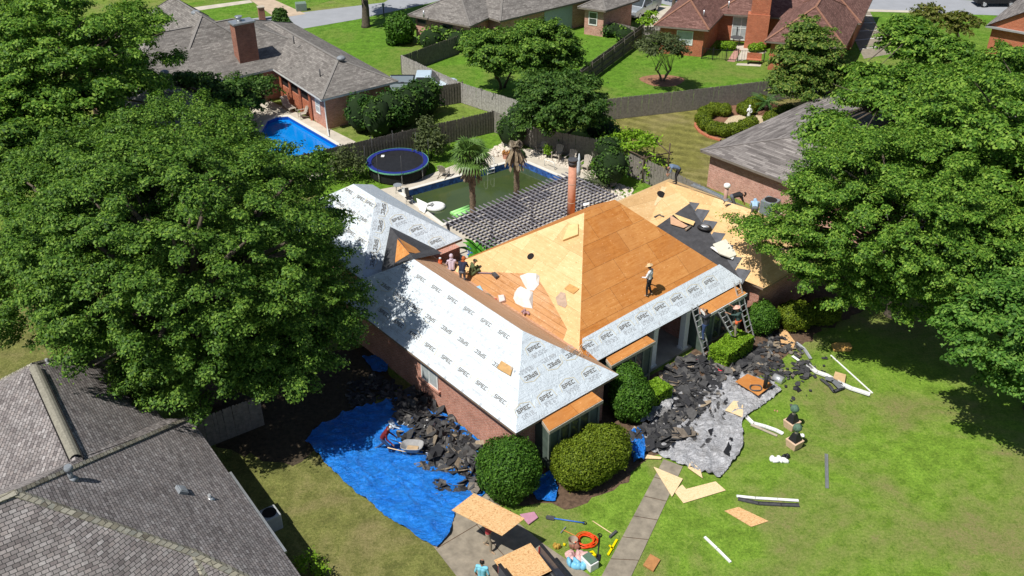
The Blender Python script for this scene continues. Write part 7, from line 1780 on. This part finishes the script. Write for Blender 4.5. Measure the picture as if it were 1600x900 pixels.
    if belt:
        m=MB(); 
        for k in range(14):
            pass
        c=J['pel']+ (J['wai']-J['pel']).normalized()*.06; pts=[c+hside*math.cos(a)*.185+Vector((0,1,0))*math.sin(a)*.13 for a in [k*math.pi/9 for k in range(19)]]; m.tube(pts,.028,6)
        m.ell(c+hside*.19-Z*.08,(.06,.09,.10),8,6); m.ell(c-hside*.19-Z*.08,(.06,.09,.10),8,6); m.build('tool_belt',belt,t)
    L=Vector(loc); t.location=L-Z*(min(lo,.04)-.0); t.rotation_euler=(0,0,yaw); t.scale=(scale,)*3
    return t
c_=lambda n,c: plain('cloth_'+n,c,.85,.15,7,bump=.2)
white=c_('white',(.66,.68,.70)); black=c_('black',(.02,.02,.022)); jean=c_('denim',(.04,.07,.16)); navy=c_('navy',(.02,.025,.05)); lav=c_('lavender',(.55,.45,.52)); rust=c_('rust',(.38,.10,.03)); maroon=c_('maroon',(.16,.015,.02)); red=c_('red',(.40,.05,.06)); khaki=c_('khaki',(.30,.25,.18)); sky=c_('sky',(.20,.52,.66)); grey=c_('grey',(.12,.13,.15)); slate=c_('slate',(.13,.18,.26)); olive=c_('olive',(.09,.12,.05)); pale=c_('paleblue',(.32,.47,.62)); dgreen=c_('darkgreen',(.05,.09,.08)); orange=c_('orange',(.60,.12,.04)); straw=plain('straw',(.62,.44,.24),.8,.1); pinkhat=plain('pink_straw',(.72,.42,.32),.8,.1); tan=c_('tan',(.36,.25,.16))
YW=lambda v: math.atan2(-v.x,v.y)   # yaw that turns +y onto v
up_roof=YW(HV)
p=onFr(1013,461); person('man in a white shirt and straw hat standing on the orange plywood slope',p,up_roof+.35,'work_up',white,black,tan,'long','brim',straw,black)
p=onL(712,420,.0); p=onL(706,423,.05); person('roofer in a pale lavender hood sitting at the valley edge, back to the camera',p-Z*.05,YW(Vector((-.1,1,0))),'sit',lav,navy,M_black,'long','hood',lav)
p=W(5.35,10.6,0); pp_=onL(723,446,.0); person('roofer in a rust orange hood and dark trousers stooping at the roof valley',pp_,YW(Vector((.25,1,0))),'stoop',navy,grey,tan,'long','hood',rust)
p=onL(736,430,.0); person('roofer in olive clothes bending behind the one in the rust hood',p,YW(Vector((1,.3,0))),'sit',olive,olive,M_black,'long','cap',olive)
p=at(1053,286,4.75); person('roofer in slate blue shirt bending down on the far corner of the plywood wing',p,YW(Vector((-1,-.1,0))),'bend',slate,black,M_black,'short','cap',navy,black)
p=at(1150,318,4.72); person('roofer in a black shirt kneeling at the far ridge by the thin flue',p,YW(Vector((1,.15,0))),'kneel',black,grey,M_black,'short','cap',black)
p=at(1178,333,4.62); person('roofer in a pale blue hood crouching at the far ridge, half behind leaves',p,YW(Vector((.2,1,0))),'kneel',pale,grey,M_black,'long','hood',pale)
def on_ladder(b,t,z): d=(t-b); return b+d*((z-b.z)/d.z)
q=on_ladder(LB1,LT1,1.55)-HU*.12; person('roofer in a dark shirt and jeans climbing the leftmost ladder',q-HV*.30-Z*.12,up_roof,'climb',c_('charcoal',(.035,.04,.05)),jean,M_black,'short','cap',tan)
q=on_ladder(LB2,LT2,1.25)-HU*.1; person('roofer in a pink straw cowboy hat and tool belt on the middle ladder',q-HV*.30-Z*.12+HU*.05,up_roof+.2,'reach',dgreen,khaki,M_black,'short','brim',pinkhat,orange)
p=at(604,706,.06); p=c*1.0; wc=at(645,712,0)
p=wc-fx*1.22; person('worker in a dark red shirt and white cap pushing the wheelbarrow on the tarp',Vector((p.x,p.y,.06)),YW(fx),'push',maroon,jean,white,'long','cap',white)
sc=at(763,803.5,1.93); p=Vector((sc.x-.05,sc.y-.05,.03)); p=at(764,862,.03)
person('man in a red shirt and khaki trousers carrying the big chipboard over his head',Vector((sc.x,sc.y,.03)),YW(Vector((1,-.5,0))),'carry',red,khaki,tan,'short',None,None,None,hair=True)
p=at(754,925,.03); person('man in a light blue shirt at the bottom edge by the pickup, seen from above',p,YW(Vector((.3,1,0))),'stand',sky,navy,M_black,'short')
# the big sheet he carries
m=MB(); S4=[at(x,y,1.93) for x,y in ((705.6,797),(740.5,770.6),(820,810),(784.4,837))]; cc_=sum(S4,Vector((0,0,0)))/4
m.slab([p+Z*.0 for p in S4],.018); tag(m.build('chipboard_sheet',M_osb,None,loc=cc_,fix=True),'full chipboard sheet held flat above the man in the red shirt','board')
# gas can and compressor beside the seated roofer
g_=onL(685,415,.0); g_=onL(688,414,.08); m=MB(); m.tube([g_-Z*.02,g_+Z*.28],[.11,.11],8); m.tube([g_+Z*.28,g_+Z*.38],[.10,.05],8); t_=thing('water_jug','orange and white jug standing at the upper end of the roof valley','jug',g_); m.build('body',orange,t_); m=MB(); m.tube([g_+Z*.38,g_+Z*.44],.06,8); m.build('lid',white,t_)
g_=onL(699,424,.10); m=MB(); m.tube([g_-HU*.05-HV*.0+Z*.05-Vector((.28,0,0)),g_+Z*.05,g_+Z*.05+Vector((.18,-.1,0))],[.05,.15,.05],10); tag(m.build('grey_sack',plain('sack_grey',(.38,.36,.36),.7,.2),None,loc=g_),'grey rounded bundle in the valley in front of the seated roofers','sack')
